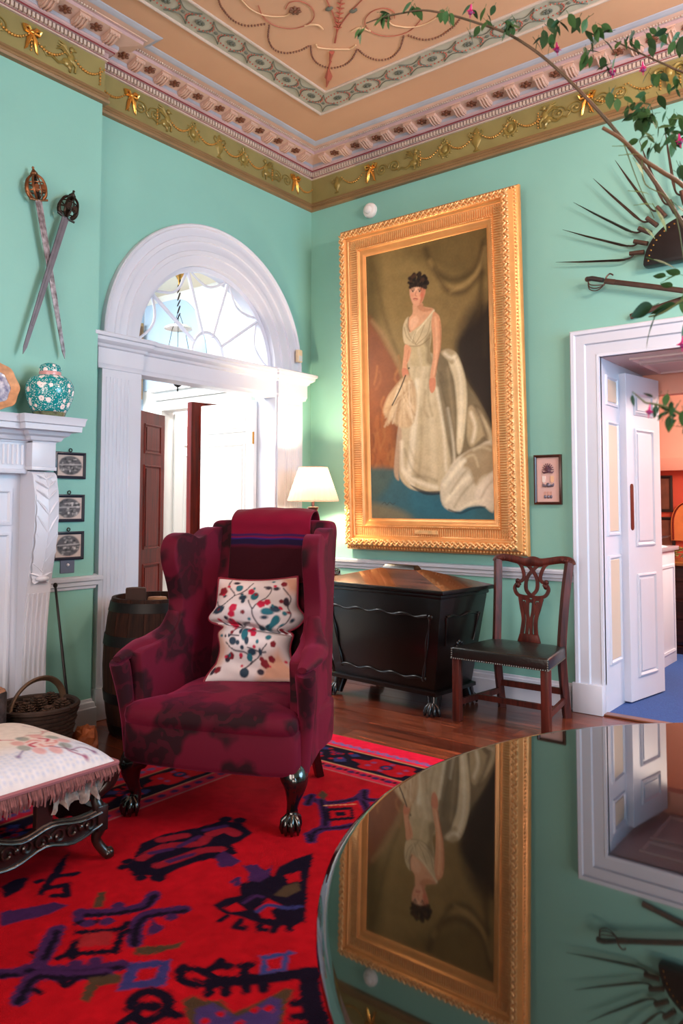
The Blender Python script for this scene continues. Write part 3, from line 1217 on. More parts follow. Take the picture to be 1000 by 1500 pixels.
# ================================================================== the hall behind the arch
HX0, HX1, HY0, HY1, HZ = -2.62, -TH, -3.6, 0.25, 3.62
struct(MB().b2((HX0 - 0.1, HY0, -0.06), (HX1, HY1, 0)), 'floor_hall', mat('hall_stone', (170, 160, 150), rough=0.4), smooth=0)
struct(MB().b2((HX0 - 0.1, HY0 - 0.1, 0), (HX0, HY1 + 0.9, HZ)), 'wall_hall_far', M_BLUEW, smooth=0)
mb = MB()
DDX0, DDX1, DDZ = -2.27, -1.02, 2.36
mb.b2((HX0, HY1, 0), (DDX0, HY1 + 0.14, HZ))
mb.b2((DDX1, HY1, 0), (HX1, HY1 + 0.14, HZ))
mb.b2((DDX0, HY1, DDZ), (DDX1, HY1 + 0.14, HZ))
struct(mb, 'wall_hall_end', M_WHITE2, smooth=0)
struct(MB().b2((HX0, HY0 - 0.1, 0), (HX1, HY0, HZ)), 'wall_hall_near', M_WHITE2, smooth=0)
struct(MB().b2((HX0 - 0.1, HY0 - 0.1, HZ), (HX1, HY1 + 0.9, HZ + 0.08)), 'ceiling_hall', mat('hall_cream_ceiling', (236, 222, 200), rough=0.7), smooth=0)
# pale blue arched recess on the end wall
a, b = hit(304, 530, 1, HY1), hit(252, 440, 1, HY1)
cx = -2.1
mbp = [(a.x, 2.6)]
for i in range(17):
    t = PI / 2 * i / 16
    mbp.append((cx + (a.x - cx) * math.cos(t), 2.75 + (b.z - 2.75) * math.sin(t)))
mbp += [(HX0 + 0.02, b.z), (HX0 + 0.02, 2.6)]
o = struct(MB().prism(mbp, HY1 - 0.012, HY1 - 0.001, 'xz'), 'trim_hall_arch', M_BLUEW, smooth=0)
# architrave of the double mahogany doors
mb = MB()
mb.sweep([(0.0, 0.0), (0.0, 0.03), (0.02, 0.036), (0.08, 0.03), (0.1, 0.045), (0.11, 0.0)], [(DDX0, HY1, 0), (DDX0, HY1, DDZ), (DDX1, HY1, DDZ), (DDX1, HY1, 0)], (0, -1, 0))
mb.b2((DDX0 - 0.12, HY1 - 0.05, DDZ + 0.11), (DDX1 + 0.12, HY1, DDZ + 0.2))
mb.b2((DDX0 - 0.16, HY1 - 0.09, DDZ + 0.2), (DDX1 + 0.16, HY1, DDZ + 0.235))
struct(mb, 'trim_hall_doorcase', M_WHITE2)
# panelled white jamb beyond the mahogany doors
jb = thing('door_jamb_panel', 'white panelled jamb seen between the two mahogany leaves', 'panel', (DDX0 + 0.01, HY1 + 0.14, 0.0), PI / 2 - 0.12)
panel_leaf('jamb', 0.74, 2.34, 0.03, [(0.2, 0.7), (0.85, 1.9), (2.0, 2.22)], M_WHITE2, jb, stile=0.12)
struct(MB().b2((HX0, HY1 + 0.9, 0), (0.0, HY1 + 0.98, HZ)), 'wall_inner_lobby', M_WHITE2, smooth=0)
struct(MB().b2((HX0, HY1, -0.06), (0.0, HY1 + 0.98, 0)), 'floor_inner_lobby', mat('hall_stone', (0, 0, 0)), smooth=0)
dA = thing('mahogany_door', 'reddish mahogany door leaf swung open beside the fluted pilaster', 'door', (-2.245, 0.225, 0.008), math.atan2(-0.475, 0.2))
panel_leaf('leaf', 0.515, 2.295, 0.045, [(0.18, 0.75), (0.9, 1.75), (1.87, 2.17)], M_MAHOG, dA, stile=0.09)
MB().ball((0.465, -0.045, 1.02), 0.026, 10, 8).build('knob', M_BRASS, dA)
dB = thing('mahogany_door', 'reddish mahogany door leaf seen edge-on beside the white door leaf', 'door', (-1.06, 0.225, 0.008), math.atan2(-0.57, -0.11))
panel_leaf('leaf', 0.58, 2.295, 0.075, [(0.18, 0.75), (0.9, 1.75), (1.87, 2.17)], M_MAHOG, dB, stile=0.09)
# hanging lantern
LX, LY = -1.5, -0.21
ln = thing('hall_lantern', 'brass hall lantern with white smoke bell hanging behind the fanlight', 'lantern', (LX, LY, 2.44))
MB().lathe([(0.0, 0.0), (0.01, 0.02), (0.006, 0.045), (0.03, 0.06), (0.05, 0.09), (0.035, 0.1)], 14).build('finial', M_IRON, ln)
MB().lathe([(0.035, 0.1), (0.09, 0.15), (0.125, 0.24), (0.13, 0.32), (0.115, 0.38)], 20, cap=False).build('glass_bowl', M_GLASS, ln)
MB().lathe([(0.112, 0.37), (0.119, 0.38), (0.119, 0.388), (0.112, 0.392)], 20, cap=False).build('rim', M_BRASS, ln)
for i in range(3):
    t = 2 * PI * i / 3 + 0.4
    MB().tube([(0.116 * math.cos(t), 0.116 * math.sin(t), 0.385), (0.07 * math.cos(t), 0.07 * math.sin(t), 0.6), (0.012 * math.cos(t), 0.012 * math.sin(t), 0.76)], 0.003, n=5).build('chain', M_IRON, ln)
MB().lathe([(0.135, 0.615), (0.13, 0.63), (0.09, 0.65), (0.03, 0.668), (0.01, 0.69)], 20, cap=False).build('smoke_bell', mat('opal_glass', (238, 226, 222), rough=0.3), ln)
for i in range(6):
    z = 0.74 + i * 0.065
    mbx = MB()
    mbx.tube([((0.018 if i % 2 else 0.004) * math.cos(2 * PI * k / 10), (0.004 if i % 2 else 0.018) * math.sin(2 * PI * k / 10), z + 0.036 * math.sin(2 * PI * k / 10 + (0 if i % 2 == 0 else PI / 2))) for k in range(11)], 0.0045, n=5)
    mbx.build('chain_link', M_IRON, ln)
MB().lathe([(0.008, 1.05), (0.012, 1.1), (0.045, 1.15), (0.062, 1.175), (0.062, 1.18)], 16).build('ceiling_rose', M_BRASS, ln)
# tall wooden case at the corner of the hall
hc = thing('wall_barometer', 'narrow gilt wooden case on the pale hall wall seen through the fanlight', 'case', (-2.60, 0.12, 2.5))
MB().box((0.03, 0, 0.42), (0.05, 0.13, 0.84)).build('case', mat('pale_oak_gilt', (190, 148, 98), rough=0.4, var=0.2), hc, bevel=0.006)
MB().box((0.058, 0, 0.42), (0.01, 0.09, 0.76)).build('face', mat('dark_oak_face', (120, 84, 56), rough=0.4), hc, bevel=0.002)

# ================================================================== right doorway (door_2) and the room behind
mb = MB()
CP = [(0.0, -0.02), (0.0, 0.026), (0.014, 0.03), (0.02, 0.026), (0.085, 0.028), (0.092, 0.042), (0.15, 0.044), (0.158, 0.056), (0.178, 0.06), (0.186, 0.05), (0.186, 0.0)]
mb.sweep(CP, [(DX0, 0, 0.19), (DX0, 0, DZ), (DX1, 0, DZ), (DX1, 0, 0.19)], (0, -1, 0))
door_2 = struct(mb, 'door_2', M_WHITE, smooth=30)
label_struct(door_2, 'white moulded doorcase opening to the coral room')
for x0, x1 in ((DX0 - 0.20, DX0), (DX1, DX1 + 0.20)):
    MB().b2((x0, -0.068, 0.001), (x1, 0, 0.192)).build('plinth', M_WHITE, door_2, bevel=0.004)
JD = 0.93                       # depth of the panelled passage
MB().b2((DX0 - 0.03, 0.0, 0.0), (DX0, JD, DZ)).build('jamb_lining', M_WHITE, door_2, smooth=0)
MB().b2((DX1, 0.0, 0.0), (DX1 + 0.03, JD, DZ)).build('jamb_lining', M_WHITE, door_2, smooth=0)
M_SOFF = mat('soffit_paint', (206, 178, 172), rough=0.5)
MB().b2((DX0 - 0.03, 0.0, DZ), (DX1 + 0.03, JD + 0.1, DZ + 0.02)).build('soffit', M_SOFF, door_2, smooth=0)
for y0, y1 in ((0.16, 0.34), (0.4, 0.86)):
    mb = MB()
    mb.sweep([(0, 0), (0.0, 0.012), (0.012, 0.014), (0.024, 0.0)], [(DX0 + 0.14, y0, DZ), (DX0 + 0.14, y1, DZ), (DX1 - 0.14, y1, DZ), (DX1 - 0.14, y0, DZ)], (0, 0, -1), closed=True)
    mb.build('soffit_panel', M_SOFF, door_2)
M_JP = mat('jamb_panel_warmed', (202, 184, 166), rough=0.45)  # warm bounced light is put into the panel colour
for z0, z1 in ((0.3, 1.02), (1.15, 1.93), (2.03, 2.24)):
    mb = MB()
    path = [(DX0, 0.09, z0), (DX0, 0.33, z0), (DX0, 0.33, z1), (DX0, 0.09, z1)]
    mb.sweep([(0, 0), (0.004, 0.010), (0.016, 0.012), (0.026, 0.0)], path, (1, 0, 0), closed=True)
    mb.build('jamb_moulding', M_WHITE, door_2)
    MB().b2((DX0, 0.12, z0 + 0.03), (DX0 + 0.006, 0.30, z1 - 0.03)).build('jamb_panel', M_JP, door_2, bevel=0.003, seg=1)
hz = hit(960, 580, 1, JD + 0.05).z
MB().b2((DX0 - 0.03, JD, hz), (DX1 + 0.03, JD + 0.1, DZ + 0.02)).build('inner_lintel', mat('lintel_coral', (222, 160, 140), rough=0.6), door_2, smooth=0)
MB().b2((DX0 - 0.02, -0.045, 0.0), (DX1 + 0.02, 0.03, 0.012)).build('threshold', wood('threshold_wood', (70, 34, 22), (140, 84, 58), rough=0.35), door_2, bevel=0.003, seg=1)
# open leaf
L2 = thing('door_leaf', 'narrow white panelled door leaf ajar in the right doorway', 'door', (2.537, 0.365, 0.014), math.atan2(0.49, 0.085))
leaf = panel_leaf('leaf', 0.5, 2.265, 0.055, [(0.16, 0.86), (1.06, 1.88), (1.98, 2.14)], M_WHITE, L2, stile=0.115)
pl = [(0.058 + 0.022 * math.cos(t), 1.33 + (0.14 if math.sin(t) > 0 else -0.14) + 0.022 * math.sin(t)) for t in [2 * PI * i / 20 for i in range(20)]]
MB().prism(pl, -0.0275, -0.031, 'xz').build('finger_plate', mat('bronze_plate', (92, 44, 36), rough=0.35, metal=0.6), L2)
# side room
SX0, SX1, SY1, SZ = 0.7, 5.4, 3.3, 3.0
carpet = struct(MB().b2((DX0, 0.03, -0.05), (DX1, JD + 0.1, 0.004)).b2((SX0, JD + 0.1, -0.05), (SX1, SY1, 0.004)), 'floor_side_room', M_CARPET, smooth=0)
label_struct(carpet, 'blue flecked carpet beyond the right doorway')
lz0, lz1 = hit(975, 690, 1, SY1).z, hit(975, 676, 1, SY1).z
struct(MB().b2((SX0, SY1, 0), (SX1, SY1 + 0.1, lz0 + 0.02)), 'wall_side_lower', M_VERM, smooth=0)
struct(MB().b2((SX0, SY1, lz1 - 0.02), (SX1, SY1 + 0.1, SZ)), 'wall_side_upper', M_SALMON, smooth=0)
o = struct(MB().b2((SX0, SY1 - 0.10, lz0), (SX1, SY1, lz1 + 0.03)), 'trim_side_shelf', mat('coral_ledge', (236, 170, 150), rough=0.6), bevel=0.004)
label_struct(o, 'pale coral ledge across the wall of the far room')
struct(MB().b2((SX0 - 0.1, RT, 0), (SX0, SY1, SZ)), 'wall_side_left', M_SALMON, smooth=0)
struct(MB().b2((SX1, RT, 0), (SX1 + 0.1, SY1, SZ)), 'wall_side_right', M_SALMON, smooth=0)
mb = MB().b2((SX0, RT, 0), (DX0 - 0.03, JD + 0.1, SZ)).b2((DX1 + 0.03, RT, 0), (SX1, JD + 0.1, SZ)).b2((DX0 - 0.03, RT, DZ + 0.02), (DX1 + 0.03, JD + 0.1, SZ))
struct(mb, 'wall_side_front', M_SALMON, smooth=0)
struct(MB().b2((SX0, RT, SZ), (SX1, SY1 + 0.1, SZ + 0.08)), 'ceiling_side', M_SALMON, smooth=0)


def simple_picture(name, label, x0, x1, z0, z1, y, fm, pm, fw=0.03, cat='picture', group=None):
    t = thing(name, label, cat, ((x0 + x1) / 2, y, z0), 0, group)
    w, h = (x1 - x0) / 2, z1 - z0
    mb = MB()
    mb.sweep([(0, 0), (0, 0.018), (-fw * 0.5, 0.022), (-fw, 0.014), (-fw, 0)], [(-w, 0, 0), (-w, 0, h), (w, 0, h), (w, 0, 0)], (0, -1, 0), closed=True)
    mb.build('frame', fm, t)
    MB().b2((-w + fw * 0.8, -0.010, fw * 0.8), (w - fw * 0.8, -0.002, h - fw * 0.8)).build('print', pm, t, smooth=0)
    return t


M_BLKF = mat('black_frame', (30, 22, 20), rough=0.35)
M_DPIC = mat('dark_brown_print', (104, 62, 46), rough=0.5, var=0.4, vscale=9)
a, b = hit(952, 697, 1, SY1 - 0.02), hit(985, 750, 1, SY1 - 0.02)
simple_picture('framed_picture', 'dark framed brown picture just under the coral ledge', a.x, b.x, b.z, a.z, SY1, M_BLKF, M_DPIC)
a, b = hit(953, 757, 1, SY1 - 0.02), hit(989, 815, 1, SY1 - 0.02)
simple_picture('framed_picture', 'dark framed brown picture hung below another in the coral room', a.x, b.x, b.z, a.z, SY1, M_BLKF, M_DPIC)
# unidentified orange arched shape, put in as a hung wooden panel
c0 = hit(1003, 760, 1, SY1 - 0.12)
fsn = thing('orange_arch', 'unidentified orange arched wooden shape on the far coral wall', 'shape', (c0.x, SY1 - 0.016, 1.0))
zz_ = c0.z - 1.05
sp = [(-0.16, 0.0), (-0.16, zz_)] + [(-0.16 * math.cos(PI * i / 14), zz_ + 0.22 * math.sin(PI * i / 14)) for i in range(1, 14)] + [(0.16, zz_), (0.16, 0.0)]
MB().prism(sp, -0.015, 0.015, 'xz').build('panel', mat('orange_varnish', (206, 120, 66), rough=0.4, var=0.15), fsn)
MB().tube([(x * 0.86, -0.018, z * 0.95 + 0.01) for x, z in sp], 0.008, n=6).build('moulding', M_MAHOG, fsn)
# low white cabinet (chimney piece end) with dish and linen
cb = thing('white_cabinet', 'waist-high pinkish white panelled cabinet beyond the door leaf', 'cabinet', (2.17, 1.84, 0.004))
MB().b2((-0.36, -0.27, 0.0), (0.24, 0.27, 0.965)).build('body', M_WHITE, cb, bevel=0.004)
for z0, z1, x0, x1 in ((0.12, 0.82, -0.3, 0.18),):
    mb = MB()
    mb.sweep([(0, 0), (0, 0.01), (-0.02, 0.012), (-0.03, 0)], [(x0, -0.27, z0), (x0, -0.27, z1), (x1, -0.27, z1), (x1, -0.27, z0)], (0, -1, 0), closed=True)
    mb.build('front_panel', M_WHITE, cb)
mb = MB()
mb.sweep([(0, 0), (0, 0.01), (-0.02, 0.012), (-0.03, 0)], [(0.24, -0.2, 0.12), (0.24, 0.2, 0.12), (0.24, 0.2, 0.82), (0.24, -0.2, 0.82)], (1, 0, 0), closed=True)
mb.build('side_panel', M_WHITE, cb)
MB().b2((-0.39, -0.3, 0.965), (0.27, 0.3, 1.0)).build('top', mat('cabinet_top_grey', (150, 148, 160), rough=0.3), cb, bevel=0.006)
dsh = thing('footed_dish', 'dark brown footed dish standing on the white cabinet', 'dish', (2.26, 1.99, 1.004))
MB().lathe([(0.06, 0), (0.065, 0.012), (0.02, 0.02), (0.016, 0.05), (0.05, 0.06), (0.13, 0.075), (0.15, 0.09), (0.14, 0.088), (0.05, 0.07)], 20).build('bowl', mat('brown_bronze', (78, 42, 34), rough=0.35, metal=0.4), dsh)
# folded linen
ln_ = MB()
NX, NY = 22, 14
Pn = np.zeros((NY, NX, 3))
for j in range(NY):
    for i in range(NX):
        u, v = i / (NX - 1) - 0.5, j / (NY - 1) - 0.5
        e = max(0, 1 - (abs(2 * u) ** 4)) * max(0, 1 - abs(2 * v) ** 4)
        Pn[j, i] = (u * 0.34, v * 0.30, 0.002 + 0.055 * e * (0.75 + 0.25 * math.sin(9 * u + 5 * v)))
cl = grid_object('folded_linen', Pn, None, mat('white_linen', (222, 224, 234), rough=0.9), None)
cl.location = (2.27, 1.66, 1.004)
tag(cl, 'crumpled white linen lying at the edge of the white cabinet', 'linen')
# dark chest of drawers with flowered cover
dr = thing('chest_of_drawers', 'dark mahogany chest of drawers against the far coral wall', 'drawers', (2.62, 2.86, 0.004))
M_DMAH = wood('dark_mahogany', (26, 10, 10), (62, 26, 22), rough=0.3, axis=0, scale=3)
MB().b2((-0.5, -0.4, 0.06), (0.7, 0.4, 0.80)).build('carcass', M_DMAH, dr, bevel=0.004)
MB().b2((-0.53, -0.42, 0.0), (0.73, 0.42, 0.07)).build('plinth', M_DMAH, dr, bevel=0.004)
MB().b2((-0.53, -0.43, 0.80), (0.73, 0.43, 0.828)).build('top', wood('drawer_top_wood', (120, 70, 30), (190, 130, 70), rough=0.3), dr, bevel=0.005)
for r_, (z0, z1) in enumerate(((0.10, 0.30), (0.32, 0.48), (0.50, 0.64), (0.66, 0.78))):
    for x0, x1 in (((-0.47, 0.09), (0.11, 0.67)) if r_ == 3 else ((-0.47, 0.67),)):
        d_ = MB().b2((x0, -0.412, z0), (x1, -0.39, z1)).build('drawer', M_DMAH, dr, bevel=0.003, seg=1)
        for kx in ((x0 + 0.16, x1 - 0.16) if x1 - x0 > 0.8 else ((x0 + x1) / 2,)):
            MB().ball((kx, -0.425, (z0 + z1) / 2), (0.016, 0.014, 0.016), 8, 6).build('knob', M_BRASS, d_)
mb = MB()
for i in range(180):
    x, y = random.uniform(-0.48, 0.6), random.uniform(-0.36, 0.3)
    t = random.uniform(0, 2 * PI)
    M = Matrix.Translation((x, y, 0.872 + random.uniform(0, 0.075))) @ Matrix.Rotation(t, 4, 'Z') @ Matrix.Rotation(random.uniform(-0.6, 0.6), 4, 'Y')
    mb.ball((0, 0, 0), (0.05, 0.018, 0.006), 6, 4, M)
o = mb.build('dried_hops', mat('dried_hops_green', (128, 120, 56), rough=0.8, col2=(70, 60, 40), vscale=8), None)
o.location = (2.62, 2.86, 0.0)
tag(o, 'heap of yellow green dried foliage on the chest of drawers', 'foliage', kind='stuff')

# ================================================================== mantelpiece
BXW = 0.12                                   # plane of the chimney breast
mp = thing('mantelpiece', 'white carved mantelpiece with leaf consoles on the chimney breast', 'mantelpiece', (BXW, -3.47, 0.0))
OY = 3.47


def my(y):
    return y + OY


# consoles (one each side): S-shaped front
CON = spline([(0.0, 0.10), (0.13, 0.10), (0.132, 0.5), (0.142, 0.7), (0.165, 0.9), (0.195, 1.05), (0.222, 1.2), (0.228, 1.36), (0.212, 1.46), (0.175, 1.535), (0.0, 1.54)], 5)
for s, (ya, yb) in ((1, (-2.752, -2.607)), (-1, (-4.333, -4.188))):
    con = MB().prism([(max(0.001, x), z) for x, z in CON], my(ya), my(yb), 'xz').build('console', M_WHITE, mp, smooth=30)
    mb = MB()
    for i in range(5):                       # flutes of the shaft
        yy = my(ya + (yb - ya) * (i + 0.5) / 5)
        mb.tube([(0.1325, yy, 0.14), (0.134, yy, 0.5), (0.144, yy, 0.7), (0.162, yy, 0.86)], 0.008, n=6, up=(0, 1, 0), flat=(1, 0.5))
    mb.build('flutes', M_WHITE, con)
    # acanthus leaf
    prof = spline([(0.178, 1.53), (0.214, 1.46), (0.231, 1.36), (0.226, 1.2), (0.2, 1.06), (0.178, 0.965), (0.186, 0.935)], 5)
    ym = my((ya + yb) / 2)
    n = len(prof)
    vs, fs = [], []
    for i, (x, z) in enumerate(prof):
        w = 0.066 * (1 if i < n * 0.6 else 1 - 0.35 * (i - n * 0.6) / (n * 0.4)) * (1 + 0.07 * math.cos(i * 2.1))
        for q in (-1, -0.5, 0, 0.5, 1):
            vs.append((x + 0.014 - 0.010 * q * q + (0.006 if q == 0 else 0), ym + q * w, z - 0.02 * abs(q)))
    for i in range(n - 1):
        for j in range(4):
            fs.append((i * 5 + j, i * 5 + j + 1, (i + 1) * 5 + j + 1, (i + 1) * 5 + j))
    lfm = MB().add(vs, fs)
    for i in range(3, n - 3, 3):
        x, z = prof[i]
        x2, z2 = prof[max(0, i - 3)]
        for q in (-1, 1):
            lfm.tube([(x + 0.016, ym, z), (x + 0.014, ym + q * 0.03, (z + z2) / 2), (x2 + 0.006, ym + q * 0.062, z2 - 0.006)], [0.007, 0.008, 0.004], n=5)
    lfm.tube([(x + 0.016, ym, z) for x, z in prof], 0.006, n=5)
    lfm.ball((0.196, ym, 0.942), (0.022, 0.042, 0.018), 10, 6)
    lfm.build('acanthus_leaf', M_WHITE, con, smooth=50)
    MB().b2((0.0, my(ya) - 0.008, 0.001), (0.15, my(yb) + 0.008, 0.10)).build('plinth', M_WHITE, mp, bevel=0.004)
    MB().b2((0.0, my(ya) - 0.004, 1.545), (0.192, my(yb) + 0.004, 1.565)).b2((0.0, my(ya), 1.565), (0.185, my(yb), 1.70)).build('frieze_block', M_WHITE, mp, bevel=0.003)
# frieze between the consoles, fluted
MB().b2((0.0, my(-4.188), 1.545), (0.125, my(-2.752), 1.70)).build('frieze_panel', M_WHITE, mp)
mb = MB().b2((0.0, my(-4.188), 1.525), (0.14, my(-2.752), 1.55))
mb.build('frieze_moulding', M_WHITE, mp, bevel=0.004)
for i in range(9):
    yy = my(-2.775 - 0.027 * i)
    MB().tube([(0.125, yy, 1.575), (0.125, yy, 1.685)], 0.009, n=8).build('frieze_flute', M_WHITE, mp)
# shelf with broken-forward ends
SH = [(0, 1.70), (0.0, 1.705), (0.02, 1.712), (0.03, 1.732), (0.05, 1.742), (0.06, 1.76), (0.10, 1.765), (0.102, 1.795), (0.112, 1.80), (0.116, 1.83), (0.122, 1.843), (0.0, 1.845)]
mb = MB()
f, b = 0.185, 0.135
mb.sweep(SH, [(0.0, my(-2.607), 0), (f, my(-2.607), 0), (f, my(-2.752), 0), (b, my(-2.752), 0), (b, my(-4.188), 0), (f, my(-4.188), 0), (f, my(-4.333), 0), (0.0, my(-4.333), 0)][::1], (0, 0, 1))
mb.b2((0.0, my(-4.333), 1.70), (b + 0.002, my(-2.607), 1.8445))
mb.b2((0.0, my(-2.752), 1.70), (f + 0.002, my(-2.607), 1.8445)).b2((0.0, my(-4.333), 1.70), (f + 0.002, my(-4.188), 1.8445))
mb.build('shelf', M_WHITE, mp, smooth=25)
# inner slips and panels
for s in (1, -1):
    ya, yb = (my(-3.02), my(-2.752)) if s > 0 else (my(-4.188), my(-3.92))
    MB().b2((0.0, ya, 0.001), (0.07, yb, 1.525)).build('slip', M_WHITE, mp, smooth=0)
    for z0, z1 in ((0.14, 1.20), (1.24, 1.44)):
        mb = MB()
        q0, q1 = ya + 0.05, yb - 0.05
        mb.sweep([(0, 0), (0.0, 0.01), (0.014, 0.012), (0.024, 0)], [(0.07, q0, z0), (0.07, q1, z0), (0.07, q1, z1), (0.07, q0, z1)], (1, 0, 0), closed=True)
        mb.build('slip_panel', M_WHITE, mp)
MB().b2((0.0, my(-3.92), 1.18), (0.07, my(-3.02), 1.525)).build('lintel', M_WHITE, mp, smooth=0)
MB().b2((0.001, my(-3.92), 0.002), (0.02, my(-3.02), 1.18)).build('firebox_panel', mat('dark_opening', (24, 20, 20), rough=0.9), mp, smooth=0)  # flat dark panel stands in for the dark firebox opening

# ---- jar on the mantel shelf
def jar_material():
    m = bpy.data.materials.new('famille_verte_glaze')
    m.use_nodes = True
    nt = m.node_tree
    N, L = nt.nodes, nt.links
    b = N['Principled BSDF']
    b.inputs['Roughness'].default_value = 0.15
    tc = N.new('ShaderNodeTexCoord')

    def vor(scale, feat='F1'):
        v = N.new('ShaderNodeTexVoronoi')
        v.inputs['Scale'].default_value = scale
        v.feature = feat
        L.new(tc.outputs['Object'], v.inputs['Vector'])
        return v

    def ramp(src, stops):
        r = N.new('ShaderNodeValToRGB')
        r.color_ramp.interpolation = 'CONSTANT'
        while len(r.color_ramp.elements) < len(stops):
            r.color_ramp.elements.new(0.5)
        for e, (p, c) in zip(r.color_ramp.elements, stops):
            e.position = p
            e.color = (*lin(c), 1)
        L.new(src, r.inputs[0])
        return r
    big = vor(23)
    small = vor(120)
    flower = ramp(big.outputs['Distance'], [(0, (40, 30, 40)), (0.07, (236, 226, 226)), (0.36, (18, 138, 142))])
    dots = ramp(small.outputs['Distance'], [(0, (220, 236, 236)), (0.30, (16, 134, 140))])
    mask = ramp(big.outputs['Distance'], [(0, (0, 0, 0)), (0.36, (255, 255, 255))])
    mx = N.new('ShaderNodeMixRGB')
    L.new(mask.outputs[0], mx.inputs[0])
    L.new(flower.outputs[0], mx.inputs[1])
    L.new(dots.outputs[0], mx.inputs[2])
    L.new(mx.outputs[0], b.inputs['Base Color'])
    return m


jr = thing('ginger_jar', 'teal and white flowered porcelain ginger jar standing on the mantel shelf', 'jar', (0.262, -2.628, 1.846))
M_JAR = jar_material()
MB().lathe([(0.09, 0.03), (0.108, 0.06), (0.126, 0.11), (0.134, 0.155), (0.130, 0.19), (0.112, 0.222), (0.082, 0.24), (0.06, 0.246)], 32).build('body', M_JAR, jr, smooth=60)
MB().lathe([(0.085, 0.0), (0.085, 0.006), (0.092, 0.032)], 32).build('foot_band', mat('jar_foot_stripes', (110, 116, 84), rough=0.2, col2=(60, 60, 50), vscale=40), jr, smooth=60)
MB().lathe([(0.058, 0.243), (0.062, 0.262), (0.058, 0.268)], 24).build('neck_band', mat('jar_pink_band', (206, 150, 150), rough=0.2), jr, smooth=60)
MB().lathe([(0.060, 0.266), (0.061, 0.285), (0.052, 0.304), (0.03, 0.315), (0.004, 0.318)], 24).build('lid', M_JAR, jr, smooth=60)
# ---- shaped gilt dish at the edge
gd = thing('gilt_dish', 'lobed gilt-edged porcelain dish propped on the mantel behind the jar', 'dish', (0.19, -2.93, 1.846))
rotd = Matrix.Translation((0.0, 0.0, 0.155)) @ Matrix.Rotation(rad(-12), 4, 'Y') @ Matrix.Rotation(PI / 2, 4, 'Y')
lob = lambda t: 1 + 0.035 * math.cos(8 * t)
MB().lathe([(0.0, 0.0), (0.085, 0.003), (0.1, 0.006)], 48, rotd, cap=False, rfun=lob).build('well', mat('dish_blue_white', (196, 200, 216), rough=0.2, col2=(70, 84, 130), vscale=30), gd)
MB().lathe([(0.1, 0.005), (0.135, 0.022), (0.142, 0.03), (0.139, 0.034), (0.1, 0.010)], 48, rotd, cap=False, rfun=lob).build('rim', mat('dish_gilt_rim', (204, 150, 112), rough=0.35, metal=0.15, var=0.2, vscale=30), gd)

# ---- crossed basket-hilted swords on the chimney breast
M_STEEL = mat('old_steel', (150, 146, 156), rough=0.35, metal=0.85, col2=(74, 62, 66), vscale=30, bump=0.15, bscale=120)
M_SCAB = mat('grey_scabbard', (96, 92, 102), rough=0.45, metal=0.4, var=0.2, vscale=14)
M_HILT = mat('dark_hilt', (48, 36, 30), rough=0.4, metal=0.7, var=0.3, vscale=30)
M_HILTB = mat('bronze_hilt', (120, 74, 44), rough=0.35, metal=0.7, var=0.3, vscale=30)


def basket_sword(name, label, hilt, tip, x, m_blade, m_hilt, w=0.021):
    """hilt, tip: (y, z) on the breast"""
    dy, dz = tip[0] - hilt[0], tip[1] - hilt[1]
    Ln = math.hypot(dy, dz)
    t = thing(name, label, 'sword', (x, hilt[0], hilt[1]), group='crossed swords over the mantel')
    # local: z towards the hilt end, blade along -z, plane y-z, x out of the wall
    a = math.atan2(dy, -dz)
    t.rotation_euler = (a, 0, 0)
    mb = MB()
    L1 = Ln
    mb.prism([(-w, 0.0), (w, 0.0), (w * 0.8, -L1 * 0.6), (w * 0.5, -L1 * 0.95), (0.0, -L1), (-w * 0.5, -L1 * 0.95), (-w * 0.8, -L1 * 0.6)], -0.004, 0.004, 'yz')
    mb.prism([(-w * 0.3, 0.0), (w * 0.3, 0.0), (w * 0.22, -L1 * 0.8), (-w * 0.22, -L1 * 0.8)], 0.004, 0.0065, 'yz')
    mb.build('blade', m_blade, t, bevel=0.0015, seg=1)
    MB().tube([(0, 0, 0.0), (0, 0, 0.07), (0, 0, 0.125)], [0.013, 0.016, 0.013], n=8).build('grip', M_HILT, t)
    MB().lathe([(0.012, 0.125), (0.02, 0.135), (0.022, 0.148), (0.012, 0.162), (0.006, 0.172), (0.008, 0.182), (0.0, 0.19)], 12).build('pommel', m_hilt, t)
    for i in range(9):
        th = 2 * PI * i / 9
        if abs(math.cos(th) + 1) < 0.25:
            continue
        P = [(0.02 * math.cos(th), 0.03 * math.sin(th), 0.0), (0.040 * math.cos(th), 0.052 * math.sin(th), 0.02), (0.046 * math.cos(th), 0.062 * math.sin(th), 0.06),
             (0.036 * math.cos(th), 0.048 * math.sin(th), 0.11), (0.012 * math.cos(th), 0.014 * math.sin(th), 0.14)]
        MB().tube(spline(P, 4), [0.005] * 17, n=6, flat=(1.5, 0.7)).build('basket_bar', m_hilt, t)
    for z, rr in ((0.045, 0.96), (0.09, 0.82)):
        MB().tube([(0.046 * rr * math.cos(2 * PI * i / 24), 0.060 * rr * math.sin(2 * PI * i / 24), z) for i in range(25)], 0.0042, n=5).build('basket_ring', m_hilt, t)
    for s in (-1, 1):
        pl = [(s * 0.02 + 0.017 * math.cos(2 * PI * i / 12), 0.055 + 0.024 * math.sin(2 * PI * i / 12)) for i in range(12)]
        MB().prism(pl, 0.036, 0.041, 'yz').build('basket_plate', m_hilt, t)
    MB().tube([(0, -0.055, 0.0), (0, 0, -0.006), (0, 0.06, 0.0)], 0.007, n=6).build('crossguard', m_hilt, t)
    return t


